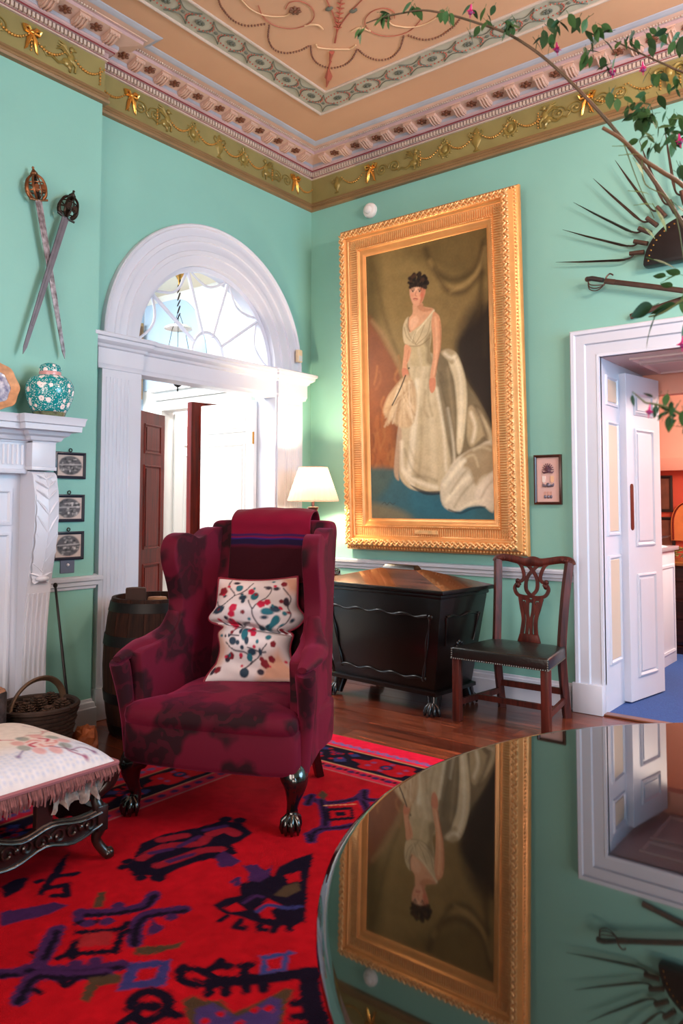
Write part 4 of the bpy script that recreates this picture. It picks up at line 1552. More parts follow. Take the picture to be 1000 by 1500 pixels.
SXW = 0.175
h1, t1 = hit(56, 292, 0, SXW), hit(90, 527, 0, 0.14)
basket_sword('basket_sword', 'bright-bladed basket-hilted sword with bronze pierced guard', (h1.y, h1.z), (t1.y, t1.z), SXW, M_STEEL, M_HILTB)
h2, t2 = hit(96, 318, 0, SXW + 0.012), hit(28, 520, 0, 0.15)
basket_sword('basket_sword', 'grey-bladed basket-hilted sword crossing in front of the bright one', (h2.y, h2.z), (t2.y, t2.z), SXW + 0.014, M_SCAB, M_HILT, w=0.022)

# ---- three small framed prints
M_NAVYF = mat('navy_frame', (28, 34, 52), rough=0.35)


def oval_print(seed, w, h):
    P = Paint(-w / 2, 0, w / 2, h, 46, 34, (196, 176, 168))
    P.disc((0, h / 2), w * 0.44, (92, 88, 92), ry=h * 0.44)
    r = random.Random(seed)
    for i in range(70):
        x, y = r.uniform(-0.4, 0.4) * w, h / 2 + r.uniform(-0.38, 0.38) * h
        if (x / (0.43 * w)) ** 2 + ((y - h / 2) / (0.43 * h)) ** 2 < 0.9:
            P.disc((x, y), w * r.uniform(0.015, 0.06), r.choice([(40, 40, 44), (60, 60, 62), (150, 146, 146), (206, 198, 196), (78, 76, 80)]), ry=h * r.uniform(0.015, 0.05))
    P.line([(-0.4 * w, h * 0.52), (0.4 * w, h * 0.56)], h * 0.03, (190, 184, 184))
    return P


PICS = [((82, 661), (125, 702), 'small oval print in navy frame, topmost of three beside the mantel', 0.02),
        ((84, 724), (123, 764), 'small oval print in navy frame, middle of three beside the mantel', 0.02),
        ((83, 779), (122, 819), 'small oval print in navy frame, lowest of three beside the mantel', 0.02)]
for k, (p0, p1, lab, _) in enumerate(PICS):
    a, b = hit(*p0, 0, BXW + 0.01), hit(*p1, 0, BXW + 0.01)
    y1 = b.y
    y0 = y1 - 0.208
    z1, z0 = a.z, b.z
    w, h = y1 - y0, z1 - z0
    t = thing('small_picture', lab, 'picture', (BXW, (y0 + y1) / 2, z0), PI / 2, 'small prints beside the mantel')
    mb = MB()
    mb.sweep([(0, 0), (0, 0.014), (-0.009, 0.018), (-0.018, 0.012), (-0.018, 0)], [(-w / 2, 0, 0), (-w / 2, 0, h), (w / 2, 0, h), (w / 2, 0, 0)], (0, -1, 0), closed=True)
    mb.build('frame', M_NAVYF, t)
    P = oval_print(k + 3, w - 0.03, h - 0.03)
    G = np.zeros((P.ny, P.nx, 3))
    G[..., 0], G[..., 1], G[..., 2] = P.X, -0.008, P.Y + 0.015
    grid_object('print', G, P.flat(), vmat('engraving_print', rough=0.5), t, smooth=False)
    MB().b2((-w / 2 + 0.01, -0.007, 0.01), (w / 2 - 0.01, -0.001, h - 0.01)).build('backing', M_BLKF, t, smooth=0)
    MB().tube([(0.010 * math.cos(2 * PI * i / 14), -0.008, h + 0.012 + 0.010 * math.sin(2 * PI * i / 14)) for i in range(15)], 0.0028, n=6).build('hanging_ring', M_IRON, t)
a, b = hit(88, 823, 0, BXW + 0.005), hit(107, 839, 0, BXW + 0.005)
sp = thing('switch_plate', 'square steel switch plate under the small prints', 'switch', (BXW, (a.y + b.y) / 2 + 0.005, b.z))
MB().b2((0, -0.048, 0), (0.006, 0.048, 0.085)).build('plate', mat('grey_plate', (110, 112, 130), rough=0.35, metal=0.5), sp, bevel=0.002, seg=1)
MB().ball((0.01, 0, 0.05), (0.01, 0.009, 0.009), 8, 6).build('toggle', mat('pale_knob', (225, 222, 230), rough=0.3), sp)

# ---- poker leaning on the rail
a, b = hit(81, 858, 0, 0.20), hit(107, 1052, 0, 0.42)
pk = thing('fire_poker', 'long thin black fire poker leaning against the dado rail', 'poker', (b.x, b.y, 0.002))
pt_top = Vector((a.x - b.x, a.y - b.y, a.z))
MB().tube([(0, 0, 0.01), tuple(pt_top * 0.5), tuple(pt_top)], [0.0085, 0.008, 0.007], n=8).build('rod', M_IRON, pk)
MB().ball(tuple(pt_top), (0.013, 0.013, 0.016), 8, 6).build('knob', M_IRON, pk)
# ---- rough amber stone on the hearth
c = hit(121, 1050, 0, 0.62)
NB = MB().ball((0, 0, 0.06), (0.07, 0.058, 0.07), 11, 8)
_rs = random.Random(5)
NB.v = [(x * _rs.uniform(0.75, 1.2), y * _rs.uniform(0.75, 1.2), max(0.0, z * _rs.uniform(0.85, 1.12))) for x, y, z in NB.v]
o = NB.build('amber_stone', mat('amber_rock', (196, 108, 56), rough=0.6, col2=(120, 56, 30), vscale=16, bump=0.6, bscale=40), None, smooth=0)
o.location = (0.60, -2.58, 0.0)
o.scale = (1.1, 1.1, 1.35)
tag(o, 'rough orange stone standing on the floor beside the barrel', 'stone')
# ---- sawn log with dark bark
lg = thing('sawn_log', 'upright sawn log with dark bark and pale cut top', 'log', (0.60, -3.16, 0.0), 0.3)
brk = lambda t: 1 + 0.035 * math.sin(5 * t) + 0.025 * math.sin(13 * t + 1)
MB().lathe([(0.118, 0.0), (0.12, 0.1), (0.116, 0.25), (0.118, 0.445), (0.112, 0.455)], 30, rfun=brk, cap=False).build('bark', mat('dark_bark', (70, 62, 64), rough=0.9, col2=(20, 16, 18), vscale=22, bump=1.0, bscale=50), lg)
MB().lathe([(0.0, 0.453), (0.06, 0.457), (0.113, 0.454)], 30, rfun=brk, cap=False).build('cut_face', mat('cut_wood', (190, 140, 104), rough=0.7, col2=(140, 90, 60), vscale=14), lg)
# ---- basket with pine cones
bk = thing('log_basket', 'dark wicker basket with hooped handle beside the mantel', 'basket', (0.50, -2.80, 0.0), 0.3)
mb = MB()
for j in range(13):
    z = 0.02 + 0.022 * j
    r = 0.145 + 0.05 * (j / 12)
    mb.tube([(r * (1 + 0.02 * (1 if (i + j) % 2 else -1)) * math.cos(2 * PI * i / 32), r * (1 + 0.02 * (1 if (i + j) % 2 else -1)) * math.sin(2 * PI * i / 32), z) for i in range(33)], 0.0105, n=5)
M_WICK = mat('dark_wicker', (54, 40, 34), rough=0.7, var=0.3, vscale=30)
mb.build('weave', M_WICK, bk)
MB().lathe([(0.0, 0.004), (0.145, 0.006), (0.147, 0.016)], 24, cap=False).build('base', M_WICK, bk)
MB().tube([(0.2 * math.cos(2 * PI * i / 32), 0.2 * math.sin(2 * PI * i / 32), 0.305) for i in range(33)], 0.014, n=6).build('rim', M_WICK, bk)
MB().tube([(0.0, 0.195 * math.cos(PI * i / 20), 0.29 + 0.15 * math.sin(PI * i / 20)) for i in range(21)], 0.013, n=7, flat=(1.4, 0.8)).build('handle', mat('handle_cane', (96, 74, 56), rough=0.6, var=0.2), bk)


def pine_cone():
    mb = MB()
    for j in range(9):
        z = 0.012 + 0.0125 * j
        r = 0.044 * math.sin(PI * (0.16 + 0.74 * j / 8)) + 0.006
        n = 9 if j < 7 else 6
        for i in range(n):
            t = 2 * PI * (i + 0.5 * (j % 2)) / n + j * 0.2
            M = Matrix.Translation((r * 0.6 * math.cos(t), r * 0.6 * math.sin(t), z)) @ Matrix.Rotation(t, 4, 'Z') @ Matrix.Rotation(rad(-22), 4, 'Y')
            mb.box((r * 0.25, 0, 0), (r * 0.75, 0.017, 0.0055), M)
    mb.tube([(0, 0, 0.0), (0, 0, 0.115)], [0.018, 0.006], n=6)
    return mb


M_CONE = mat('pine_cone_brown', (74, 52, 40), rough=0.75, var=0.3, vscale=30)
cone0 = None
CONES = [(0.5 + 0.112 * math.cos(2 * PI * q / 6), -2.80 + 0.112 * math.sin(2 * PI * q / 6), 0.20 + 0.012 * (q % 3), 0.15, q * 1.1) for q in range(6)] + [(0.50, -2.80, 0.235, -0.1, 4.0)]
for k, (x, y, z, rx, rz) in enumerate(CONES):
    if cone0 is None:
        cone0 = pine_cone().build('pine_cone', M_CONE, None, smooth=0)
        o = cone0
    else:
        o = share(cone0, 'pine_cone', None)
    o.location = (x, y, z)
    o.scale = (0.86, 0.86, 1.0)
    o.rotation_euler = (rx * 0.4, 0.1 * math.sin(k), rz)
    tag(o, 'brown open pine cone lying in the dark wicker basket', 'pine cone', 'pine cones in the basket')

# ================================================================== barrel of logs
br = thing('oak_barrel', 'dark oak barrel with iron hoops behind the crimson armchair', 'barrel', (0.455, -2.02, 0.0))
NS = 18
BP = [(0.245, 0.0), (0.27, 0.12), (0.288, 0.27), (0.293, 0.4), (0.288, 0.53), (0.27, 0.68), (0.245, 0.80)]
M_STAVE = [wood('barrel_oak_%d' % k, d, l, rough=0.7, axis=2, scale=3, coat=0.0, spec=0.2) for k, (d, l) in enumerate((((26, 11, 7), (62, 31, 20)), ((22, 9, 6), (52, 26, 16))))]


def stave():
    mb = MB()
    h = PI / NS * 0.975
    vs = []
    for r, z in BP:
        for rr in (r, r - 0.022):
            for a in (-h, 0, h):
                vs.append((rr * math.cos(a), rr * math.sin(a), z))
    fs = []
    for j in range(len(BP) - 1):
        k, k2 = j * 6, (j + 1) * 6
        fs += [(k, k + 1, k2 + 1, k2), (k + 1, k + 2, k2 + 2, k2 + 1), (k + 4, k + 3, k2 + 3, k2 + 4), (k + 5, k + 4, k2 + 4, k2 + 5), (k + 3, k, k2, k2 + 3), (k + 2, k + 5, k2 + 5, k2 + 2)]
    e = (len(BP) - 1) * 6
    fs += [(0, 3, 4, 1), (1, 4, 5, 2), (e, e + 1, e + 4, e + 3), (e + 1, e + 2, e + 5, e + 4)]
    return mb.add(vs, fs)


st0 = [stave().build('stave', M_STAVE[0], br, smooth=30), stave().build('stave', M_STAVE[1], br, smooth=30)]
for i in range(2, NS):
    share(st0[i % 2], 'stave', br, rot=(0, 0, 2 * PI * i / NS))
st0[1].rotation_euler = (0, 0, 2 * PI / NS)
for z0, z1 in ((0.02, 0.075), (0.2, 0.26), (0.53, 0.59), (0.725, 0.78)):
    def rad_at(z):
        for (r0, q0), (r1, q1) in zip(BP[:-1], BP[1:]):
            if q0 <= z <= q1:
                return r0 + (r1 - r0) * (z - q0) / (q1 - q0)
    MB().lathe([(rad_at(z0) + 0.0005, z0), (rad_at(z0) + 0.004, z0), (rad_at(z1) + 0.004, z1), (rad_at(z1) + 0.0005, z1)], 40, cap=False).build('hoop', mat('black_hoop', (20, 17, 17), rough=0.5, metal=0.5), br, smooth=50)
MB().lathe([(0.0, 0.05), (0.232, 0.05), (0.232, 0.06), (0.0, 0.06)], 30, cap=False).build('bottom', M_STAVE[1], br)
# split logs standing in the barrel
def split_log(name, label, x, y, r, h, rx, ry, m_b, m_c):
    t = thing(name, label, 'log', (x, y, 0.066), 0.0)
    t.rotation_euler = (rx, ry, 0.6)
    pl = [(r * math.cos(a), r * math.sin(a)) for a in [PI * i / 10 for i in range(11)]]
    MB().prism(pl, 0, h, 'xy').build('bark', m_b, t, bevel=0.004, seg=1)
    MB().prism([(p[0] * 0.94, p[1] * 0.94 + 0.002) for p in pl], h, h + 0.004, 'xy').build('cut_face', m_c, t)


split_log('split_log', 'dark split log poking above the barrel rim', 0.475, -2.17, 0.062, 0.79, 0.0, 0.0, mat('dark_bark2', (52, 30, 24), rough=0.8, var=0.3), mat('dark_end_grain', (66, 38, 28), rough=0.7))
split_log('split_log', 'pale tan split log low inside the barrel', 0.50, -2.03, 0.06, 0.725, 0.0, 0.0, mat('tan_bark', (150, 110, 76), rough=0.8, var=0.2), mat('cut_wood', (0, 0, 0)))

# ================================================================== rug
RX0, RX1, RY0, RY1 = 0.95, 5.3, -6.6, -1.455
VX1, VY0 = 3.75, -4.45                      # part of the rug whose weave is drawn; the pattern repeats mirrored beyond it
RED, NAVY, BLUE, PURP, OLIVE, PINK, CREAM = (146, 9, 22), (16, 9, 26), (42, 44, 92), (52, 26, 66), (62, 48, 36), (204, 24, 56), (188, 136, 100)
P = Paint(RX0, VY0, VX1, RY1, 500, 534, RED)
P.noise(0.10, 9).noise(0.12, 60)


def rp(px, py):
    p = hit(px, py, 2, 0.012)
    return (p.x, p.y)


def rl(pts, w, col, sm=True):
    q = [rp(*a) for a in pts]
    if sm and len(q) > 2:
        q = spline(q, 4)
    P.line(q, w, col)


def rpoly(pts, col):
    P.poly([rp(*a) for a in pts], col)


# borders: far side (along x) and chimney side (along y)
xi, yi = 1.43, -1.95                        # inner edge of the border
xo, yo = 1.115, -1.632


def border(fx):
    """fx(u, v): u along the border, v across 0 (inner) .. 1 (outer)"""


def rect(x0, y0, x1, y1, col):
    P.poly([(x0, y0), (x1, y0), (x1, y1), (x0, y1)], col)


rect(xo, yi, VX1 + 0.1, yo, NAVY)
rect(xo, VY0 - 0.1, xi, yo, NAVY)
for sgn in (0, 1):                           # guard stripes either side of the navy band
    if sgn == 0:
        rect(RX0, yo + 0.012, VX1, RY1, PINK)
        rect(RX0, VY0, xo - 0.012, RY1, (176, 30, 50))
    else:
        rect(xi - 0.085, yi, VX1, yi + 0.085, (168, 26, 50))
        rect(xi - 0.085, VY0, xi, yi + 0.085, (150, 24, 46))
for x in np.arange(xo, VX1, 0.062):          # little blue flowers of the outer guard
    P.disc((x, yo + 0.055), 0.024, (98, 84, 138), ry=0.020)
    P.disc((x + 0.031, yo + 0.045), 0.012, (70, 96, 150))
    P.disc((x, yo + 0.055), 0.009, PINK)
for x in np.arange(xi, VX1, 0.075):
    P.disc((x, yi + 0.043), 0.022, PURP, ry=0.018)
    P.disc((x + 0.036, yi + 0.05), 0.012, NAVY)
for y_ in np.arange(yo, VY0, -0.062):
    P.disc((xo - 0.06, y_), 0.020, (92, 70, 118), ry=0.024)
for y_ in np.arange(yi, VY0, -0.075):
    P.disc((xi - 0.043, y_), 0.018, PURP, ry=0.022)
for q in (yo, yi + 0.088):
    P.line([(xo, q), (VX1, q)], 0.009, CREAM)
for q in (xo, xi - 0.088):
    P.line([(q, yo), (q, VY0)], 0.009, (150, 104, 84))
P.line([(xi, yi), (VX1, yi)], 0.008, (140, 90, 90))
P.line([(xi, yi), (xi, VY0)], 0.008, (140, 90, 90))


def medal(c, ang):
    """flower of the navy band with leaves to both sides"""
    ca, sa = math.cos(ang), math.sin(ang)

    def T(u, v):
        return (c[0] + u * ca - v * sa, c[1] + u * sa + v * ca)
    pts = []
    for i in range(48):
        t = 2 * PI * i / 48
        r = 1 + 0.16 * math.cos(6 * t)
        pts.append(T(0.19 * r * math.cos(t), 0.082 * r * math.sin(t)))
    P.poly(pts, RED)
    for i in range(6):
        t = 2 * PI * i / 6 + 0.5
        P.disc(T(0.115 * math.cos(t), 0.052 * math.sin(t)), 0.014, (110, 50, 90))
    P.disc(c, 0.036, NAVY)
    P.disc(c, 0.026, BLUE)
    P.disc(c, 0.012, RED)
    for s in (-1, 1):
        P.poly([T(s * 0.22, -0.05), T(s * 0.27, -0.085), T(s * 0.31, -0.05), T(s * 0.28, 0.0), T(s * 0.25, -0.02)], BLUE)
        P.poly([T(s * 0.21, 0.06), T(s * 0.25, 0.085), T(s * 0.28, 0.05), T(s * 0.24, 0.03)], BLUE)
        for k in range(5):
            P.disc(T(s * (0.28 + 0.036 * (k % 3)), 0.07 - 0.032 * k), 0.013, RED)
        P.disc(T(s * 0.335, 0.03), 0.022, PURP)
        P.disc(T(s * 0.335, 0.03), 0.009, RED)


yb = (yi + 0.088 + yo) / 2
xb = (xo + xi - 0.088) / 2
c1 = rp(561, 1127)
for k in range(-1, 4):
    medal((c1[0] + 0.70 * k, yb), 0)
for k in range(5):
    medal((xb, -1.86 - 0.6 * k), PI / 2)
# --- the field, drawn motif by motif
# hooked square at the right of the armchair leg
for q in ([(450, 1168), (478, 1176), (520, 1170), (532, 1160)], [(470, 1172), (476, 1208), (455, 1222)], [(452, 1222), (455, 1232), (463, 1216), (500, 1212), (535, 1204)],
          [(528, 1165), (540, 1190), (548, 1192)], [(534, 1158), (534, 1170), (556, 1172), (572, 1170)], [(456, 1165), (450, 1178)]):
    rl(q, 0.045, PURP)
    rl(q, 0.016, NAVY)
rpoly([(476, 1184), (516, 1182), (518, 1200), (478, 1203)], NAVY)
rpoly([(482, 1188), (512, 1186), (513, 1196), (484, 1199)], RED)
rpoly([(490, 1190), (505, 1189), (506, 1194), (492, 1196)], NAVY)
rpoly([(464, 1164), (472, 1158), (480, 1164), (474, 1172)], OLIVE)
rl([(474, 1180), (520, 1178)], 0.008, CREAM, False)
# dark ragged medallion before the armchair
rag = [(192, 1262), (206, 1236), (240, 1222), (290, 1212), (325, 1202), (352, 1206), (370, 1220), (352, 1232), (338, 1238), (348, 1250), (318, 1256), (290, 1262), (262, 1272), (238, 1284), (212, 1282), (186, 1276)]
rpoly(rag, NAVY)
for q in ([(206, 1258), (240, 1240), (290, 1236), (300, 1228)], [(230, 1268), (262, 1258), (296, 1246), (322, 1244)], [(308, 1222), (330, 1216), (344, 1222)], [(236, 1230), (270, 1224)]):
    rl(q, 0.05, (120, 20, 34))
for q in ([(220, 1250), (250, 1244)], [(262, 1240), (290, 1226)], [(300, 1216), (330, 1210)], [(246, 1262), (280, 1252)]):
    rl(q, 0.028, PURP)
rpoly([(314, 1256), (326, 1246), (338, 1252), (352, 1262), (338, 1270), (320, 1270)], PURP)
for a, b in ((196, 1268), (204, 1278), (230, 1286), (330, 1200), (350, 1202)):
    P.disc(rp(a, b), 0.03, NAVY)
for a, b in ((186, 1262), (180, 1270), (206, 1286)):
    P.disc(rp(a, b), 0.022, NAVY)
# medallion running under the table
rpoly([(312, 1326), (330, 1316), (352, 1312), (350, 1296), (365, 1290), (372, 1278), (384, 1272), (400, 1284), (408, 1270), (432, 1258), (458, 1250), (450, 1290), (446, 1350), (428, 1356), (400, 1358), (372, 1350), (350, 1342), (326, 1338)], NAVY)
rpoly([(355, 1268), (376, 1266), (386, 1276), (398, 1268), (394, 1284), (380, 1292), (362, 1290), (364, 1278)], PURP)
for q in ([(326, 1330), (346, 1322), (358, 1334), (338, 1336)],):
    rpoly(q, RED)
rpoly([(374, 1332), (392, 1316), (412, 1326), (396, 1334), (402, 1346), (382, 1346)], RED)
rpoly([(416, 1282), (438, 1276), (440, 1290), (422, 1294)], RED)
rpoly([(400, 1312), (416, 1298), (436, 1292), (440, 1304), (420, 1314)], OLIVE)
rl([(376, 1336), (392, 1326), (420, 1330), (440, 1328)], 0.02, BLUE)
rl([(356, 1322), (372, 1312), (384, 1314)], 0.016, PURP)
for q in ([(330, 1342), (322, 1348)], [(352, 1348), (344, 1358), (356, 1360)], [(380, 1354), (378, 1362), (388, 1362)], [(404, 1356), (400, 1364)], [(424, 1354), (422, 1362)]):
    rl(q, 0.026, NAVY, False)
rl([(340, 1292), (348, 1286), (346, 1296)], 0.02, PURP)
# large hooked lattice lower left
for q in ([(116, 1338), (150, 1337), (190, 1332), (214, 1325), (224, 1310)], [(196, 1382), (198, 1360), (210, 1342), (236, 1336), (268, 1332)], [(50, 1426), (58, 1410), (70, 1390), (82, 1362)],
          [(-10, 1428), (30, 1424), (54, 1414)], [(38, 1420), (90, 1422), (150, 1418), (176, 1414)], [(26, 1466), (40, 1440), (58, 1428), (100, 1430), (152, 1426)]):
    rl(q, 0.052, PURP)
    rl([(a, b + 3) for a, b in q], 0.022, NAVY)
rl([(118, 1334), (114, 1350), (132, 1354)], 0.03, PURP)
rpoly([(136, 1330), (142, 1308), (154, 1306), (150, 1328)], OLIVE)
for q in ([(106, 1402), (116, 1378), (140, 1372)], [(84, 1404), (104, 1398), (160, 1394)], [(112, 1366), (170, 1362), (186, 1352)], [(168, 1394), (176, 1370), (186, 1364)], [(100, 1396), (110, 1380)], [(112, 1352), (140, 1350)]):
    rl(q, 0.026, NAVY)
rpoly([(120, 1368), (164, 1364), (160, 1384), (112, 1388)], (130, 30, 36))
for c in ((128, 1352), (155, 1350), (110, 1412), (138, 1408), (172, 1326), (250, 1343)):
    P.disc(rp(*c), 0.022, PURP)
rpoly([(52, 1392), (66, 1366), (76, 1370), (64, 1392), (50, 1408)], PURP)
rpoly([(38, 1394), (52, 1392), (48, 1404)], NAVY)
rpoly([(222, 1344), (230, 1354), (240, 1356), (232, 1366), (214, 1370)], PURP)
rpoly([(196, 1388), (226, 1386), (244, 1384), (268, 1380), (262, 1388), (236, 1394), (210, 1400), (196, 1398)], OLIVE)
rpoly([(188, 1410), (250, 1406), (242, 1444), (170, 1452)], (46, 44, 96))
rpoly([(202, 1420), (232, 1416), (226, 1434), (196, 1438)], RED)
rpoly([(130, 1432), (178, 1426), (174, 1440), (142, 1444), (130, 1468), (116, 1464)], OLIVE)
rl([(90, 1436), (96, 1444), (106, 1438)], 0.026, NAVY)
rl([(48, 1450), (56, 1454)], 0.026, NAVY)
# small motif near the stool
rpoly([(86, 1262), (100, 1248), (92, 1276), (70, 1300), (62, 1312), (52, 1312), (66, 1290)], NAVY)
for q in ([(66, 1302), (96, 1296), (98, 1312)], [(82, 1284), (110, 1280)], [(60, 1290), (54, 1292)], [(78, 1312), (92, 1312)]):
    rl(q, 0.03, NAVY, False)
rpoly([(0, 1336), (40, 1330), (80, 1322), (100, 1326), (70, 1340), (20, 1352), (0, 1358)], PURP)
rpoly([(0, 1300), (20, 1288), (44, 1284), (30, 1304), (6, 1316)], NAVY)
# arrow motif bottom middle
rl([(262, 1432), (270, 1420), (292, 1422), (312, 1432), (330, 1434), (300, 1444), (272, 1440), (262, 1434)], 0.026, NAVY)
rl([(284, 1434), (296, 1438), (304, 1436)], 0.012, NAVY)
rl([(310, 1440), (380, 1434), (460, 1424)], 0.05, NAVY, False)
for q in ([(318, 1416), (322, 1408)], [(300, 1424), (318, 1414), (334, 1416)], [(356, 1430), (358, 1414)], [(350, 1416), (366, 1413)], [(306, 1446), (304, 1456)], [(330, 1446), (330, 1456)], [(360, 1442), (360, 1452)], [(384, 1440), (386, 1450)], [(260, 1424), (268, 1416)]):
    rl(q, 0.03, NAVY, False)
rpoly([(378, 1400), (418, 1396), (422, 1392), (434, 1396), (422, 1400), (420, 1422), (380, 1428), (382, 1404)], (44, 54, 108))
rpoly([(390, 1406), (412, 1402), (412, 1418), (392, 1422)], RED)
# heart shape at the bottom
rpoly([(266, 1466), (282, 1458), (300, 1466), (322, 1466), (342, 1484), (366, 1474), (396, 1460), (418, 1448), (430, 1450), (418, 1470), (412, 1500), (402, 1530), (280, 1540), (276, 1500)], OLIVE)
rpoly([(286, 1478), (310, 1470), (330, 1482), (344, 1490), (366, 1482), (396, 1460), (412, 1464), (408, 1496), (398, 1526), (290, 1534), (284, 1500)], (56, 42, 90))
for c in ((322, 1486), (372, 1480), (350, 1500), (300, 1496), (392, 1478)):
    P.disc(rp(*c), 0.012, RED)
# flower bottom left of the arrow
rl([(190, 1476), (198, 1460), (222, 1452), (244, 1462), (240, 1482), (214, 1496), (196, 1490), (206, 1474), (226, 1476)], 0.036, NAVY)
rl([(244, 1484), (262, 1488)], 0.03, NAVY, False)
rl([(176, 1500), (190, 1490)], 0.03, NAVY, False)
# dark stripe beside the table edge
rl([(452, 1430), (456, 1470), (470, 1510)], 0.06, NAVY)
for b in (1470, 1490, 1508):
    rl([(430, b), (462, b - 4)], 0.03, NAVY, False)
# the field repeats, mirrored, towards the window side
XM = 2.75
src = np.clip(((2 * XM - P.X[0]) - RX0) / (VX1 - RX0) * 499, 0, 499).astype(int)
rows = (P.Y[:, 0] < yi - 0.01) & (P.Y[:, 0] > -2.85)
colsm = (P.X[0] > XM) & (2 * XM - P.X[0] > xi + 0.02)
P.im[np.ix_(rows, colsm)] = P.im[np.ix_(rows, src[colsm])]
P.noise(0.10, 4)
IM = P.im
xs = np.concatenate([np.linspace(RX0, VX1, 500), np.linspace(VX1, RX1, 40)[1:]])
ys = np.concatenate([np.linspace(RY0, VY0, 60)[:-1], np.linspace(VY0, RY1, 534)])
xm = np.where(xs > VX1, 2 * VX1 - xs, xs)
ym = np.where(ys < VY0, 2 * VY0 - ys, ys)
ix = np.clip(((xm - RX0) / (VX1 - RX0) * 499).astype(int), 0, 499)
iy = np.clip(((ym - VY0) / (RY1 - VY0) * 533).astype(int), 0, 533)
GX, GY = np.meshgrid(xs, ys)
G = np.zeros((len(ys), len(xs), 3))
G[..., 0], G[..., 1] = GX, GY
G[..., 2] = 0.012
rug = thing('rug', 'large red wool rug with navy hooked motifs and flowered border', 'rug', (0, 0, 0))
grid_object('pile', G, IM[np.ix_(iy, ix)].reshape(-1, 3), vmat('wool_pile', rough=0.95, bump=0.5, bscale=260, spec=0.05), rug, smooth=False)
MB().b2((RX0 - 0.004, RY0 - 0.004, 0.001), (RX1 + 0.004, RY1 + 0.004, 0.011)).build('backing', mat('rug_backing', (170, 30, 50), rough=0.95), rug, smooth=0)

# ================================================================== crimson wing armchair
def damask():
    m = bpy.data.materials.new('crimson_damask')
    m.use_nodes = True
    nt = m.node_tree
    N, L = nt.nodes, nt.links
    b = N['Principled BSDF']
    tc = N.new('ShaderNodeTexCoord')
    dn = N.new('ShaderNodeTexNoise')
    dn.inputs['Scale'].default_value = 9
    dn.inputs['Detail'].default_value = 2
    L.new(tc.outputs['Object'], dn.inputs['Vector'])
    ad = N.new('ShaderNodeVectorMath')
    ad.operation = 'MULTIPLY_ADD'
    ad.inputs[1].default_value = (0.22, 0.22, 0.22)
    L.new(dn.outputs['Color'], ad.inputs[0])
    L.new(tc.outputs['Object'], ad.inputs[2])
    v = N.new('ShaderNodeTexVoronoi')
    v.feature = 'SMOOTH_F1'
    v.inputs['Scale'].default_value = 6.0
    v.inputs['Smoothness'].default_value = 0.15
    L.new(ad.outputs[0], v.inputs['Vector'])
    w = N.new('ShaderNodeMath')
    w.operation = 'SINE'
    ml = N.new('ShaderNodeMath')
    ml.operation = 'MULTIPLY'
    ml.inputs[1].default_value = 17
    L.new(v.outputs['Distance'], ml.inputs[0])
    L.new(ml.outputs[0], w.inputs[0])
    r = N.new('ShaderNodeValToRGB')
    e = r.color_ramp.elements
    e[0].position, e[0].color = 0.30, (*lin((26, 1, 8)), 1)
    e[1].position, e[1].color = 0.52, (*lin((52, 2, 17)), 1)
    L.new(w.outputs[0], r.inputs[0])
    # pattern only in patches
    pn = N.new('ShaderNodeTexNoise')
    pn.inputs['Scale'].default_value = 4.5
    L.new(tc.outputs['Object'], pn.inputs['Vector'])
    pr = N.new('ShaderNodeValToRGB')
    pr.color_ramp.elements[0].position, pr.color_ramp.elements[1].position = 0.46, 0.52
    L.new(pn.outputs['Fac'], pr.inputs[0])
    mx = N.new('ShaderNodeMixRGB')
    mx.inputs[1].default_value = (*lin((84, 2, 29)), 1)
    L.new(pr.outputs[0], mx.inputs[0])
    L.new(r.outputs[0], mx.inputs[2])
    L.new(mx.outputs[0], b.inputs['Base Color'])
    b.inputs['Roughness'].default_value = 0.75
    b.inputs['Specular IOR Level'].default_value = 0.2
    b.inputs['Sheen Weight'].default_value = 0.2
    b.inputs['Sheen Tint'].default_value = (1.0, 0.10, 0.30, 1)
    bp = N.new('ShaderNodeBump')
    bp.inputs['Strength'].default_value = 0.25
    bp.inputs['Distance'].default_value = 0.004
    n3 = N.new('ShaderNodeTexNoise')
    n3.inputs['Scale'].default_value = 14
    L.new(tc.outputs['Object'], n3.inputs['Vector'])
    L.new(n3.outputs['Fac'], bp.inputs['Height'])
    L.new(bp.outputs[0], b.inputs['Normal'])
    return m


M_VEL = damask()
M_EBON = mat('ebonised_wood', (16, 9, 9), rough=0.18, coat=0.6, spec=0.6)
AC = thing('wing_armchair', 'crimson damask wing armchair with dark claw feet on the red rug', 'armchair', (1.785, -2.765, 0.012), rad(22.3))
# seat block with bowed front
sb_ = MB()
out = spline([(-0.405, 0.0), (-0.33, -0.055), (0.0, -0.075), (0.33, -0.055), (0.405, 0.0), (0.39, 0.2), (0.33, 0.62), (-0.33, 0.62), (-0.39, 0.2)], 5, closed=True)
sb_.prism(out, 0.225, 0.43, 'xy')
sb_.build('seat_rail', M_VEL, AC, bevel=0.03, seg=3)
cu = MB()
out2 = spline([(-0.395, 0.005), (-0.35, -0.065), (0.0, -0.085), (0.35, -0.065), (0.395, 0.005), (0.335, 0.06), (0.31, 0.2), (0.285, 0.60), (-0.285, 0.60), (-0.31, 0.2), (-0.335, 0.06)], 5, closed=True)
n = len(out2)
rings = [(0.90, 0.385), (0.985, 0.40), (1.0, 0.43), (0.985, 0.462), (0.92, 0.48), (0.7, 0.495), (0.35, 0.503)]
vs, fs = [], []
cxm, cym = 0.0, 0.24
for sc, z in rings:
    for x, y_ in out2:
        vs.append((cxm + (x - cxm) * sc, cym + (y_ - cym) * sc, z))
for j in range(len(rings) - 1):
    for i in range(n):
        fs.append((j * n + i, j * n + (i + 1) % n, (j + 1) * n + (i + 1) % n, (j + 1) * n + i))
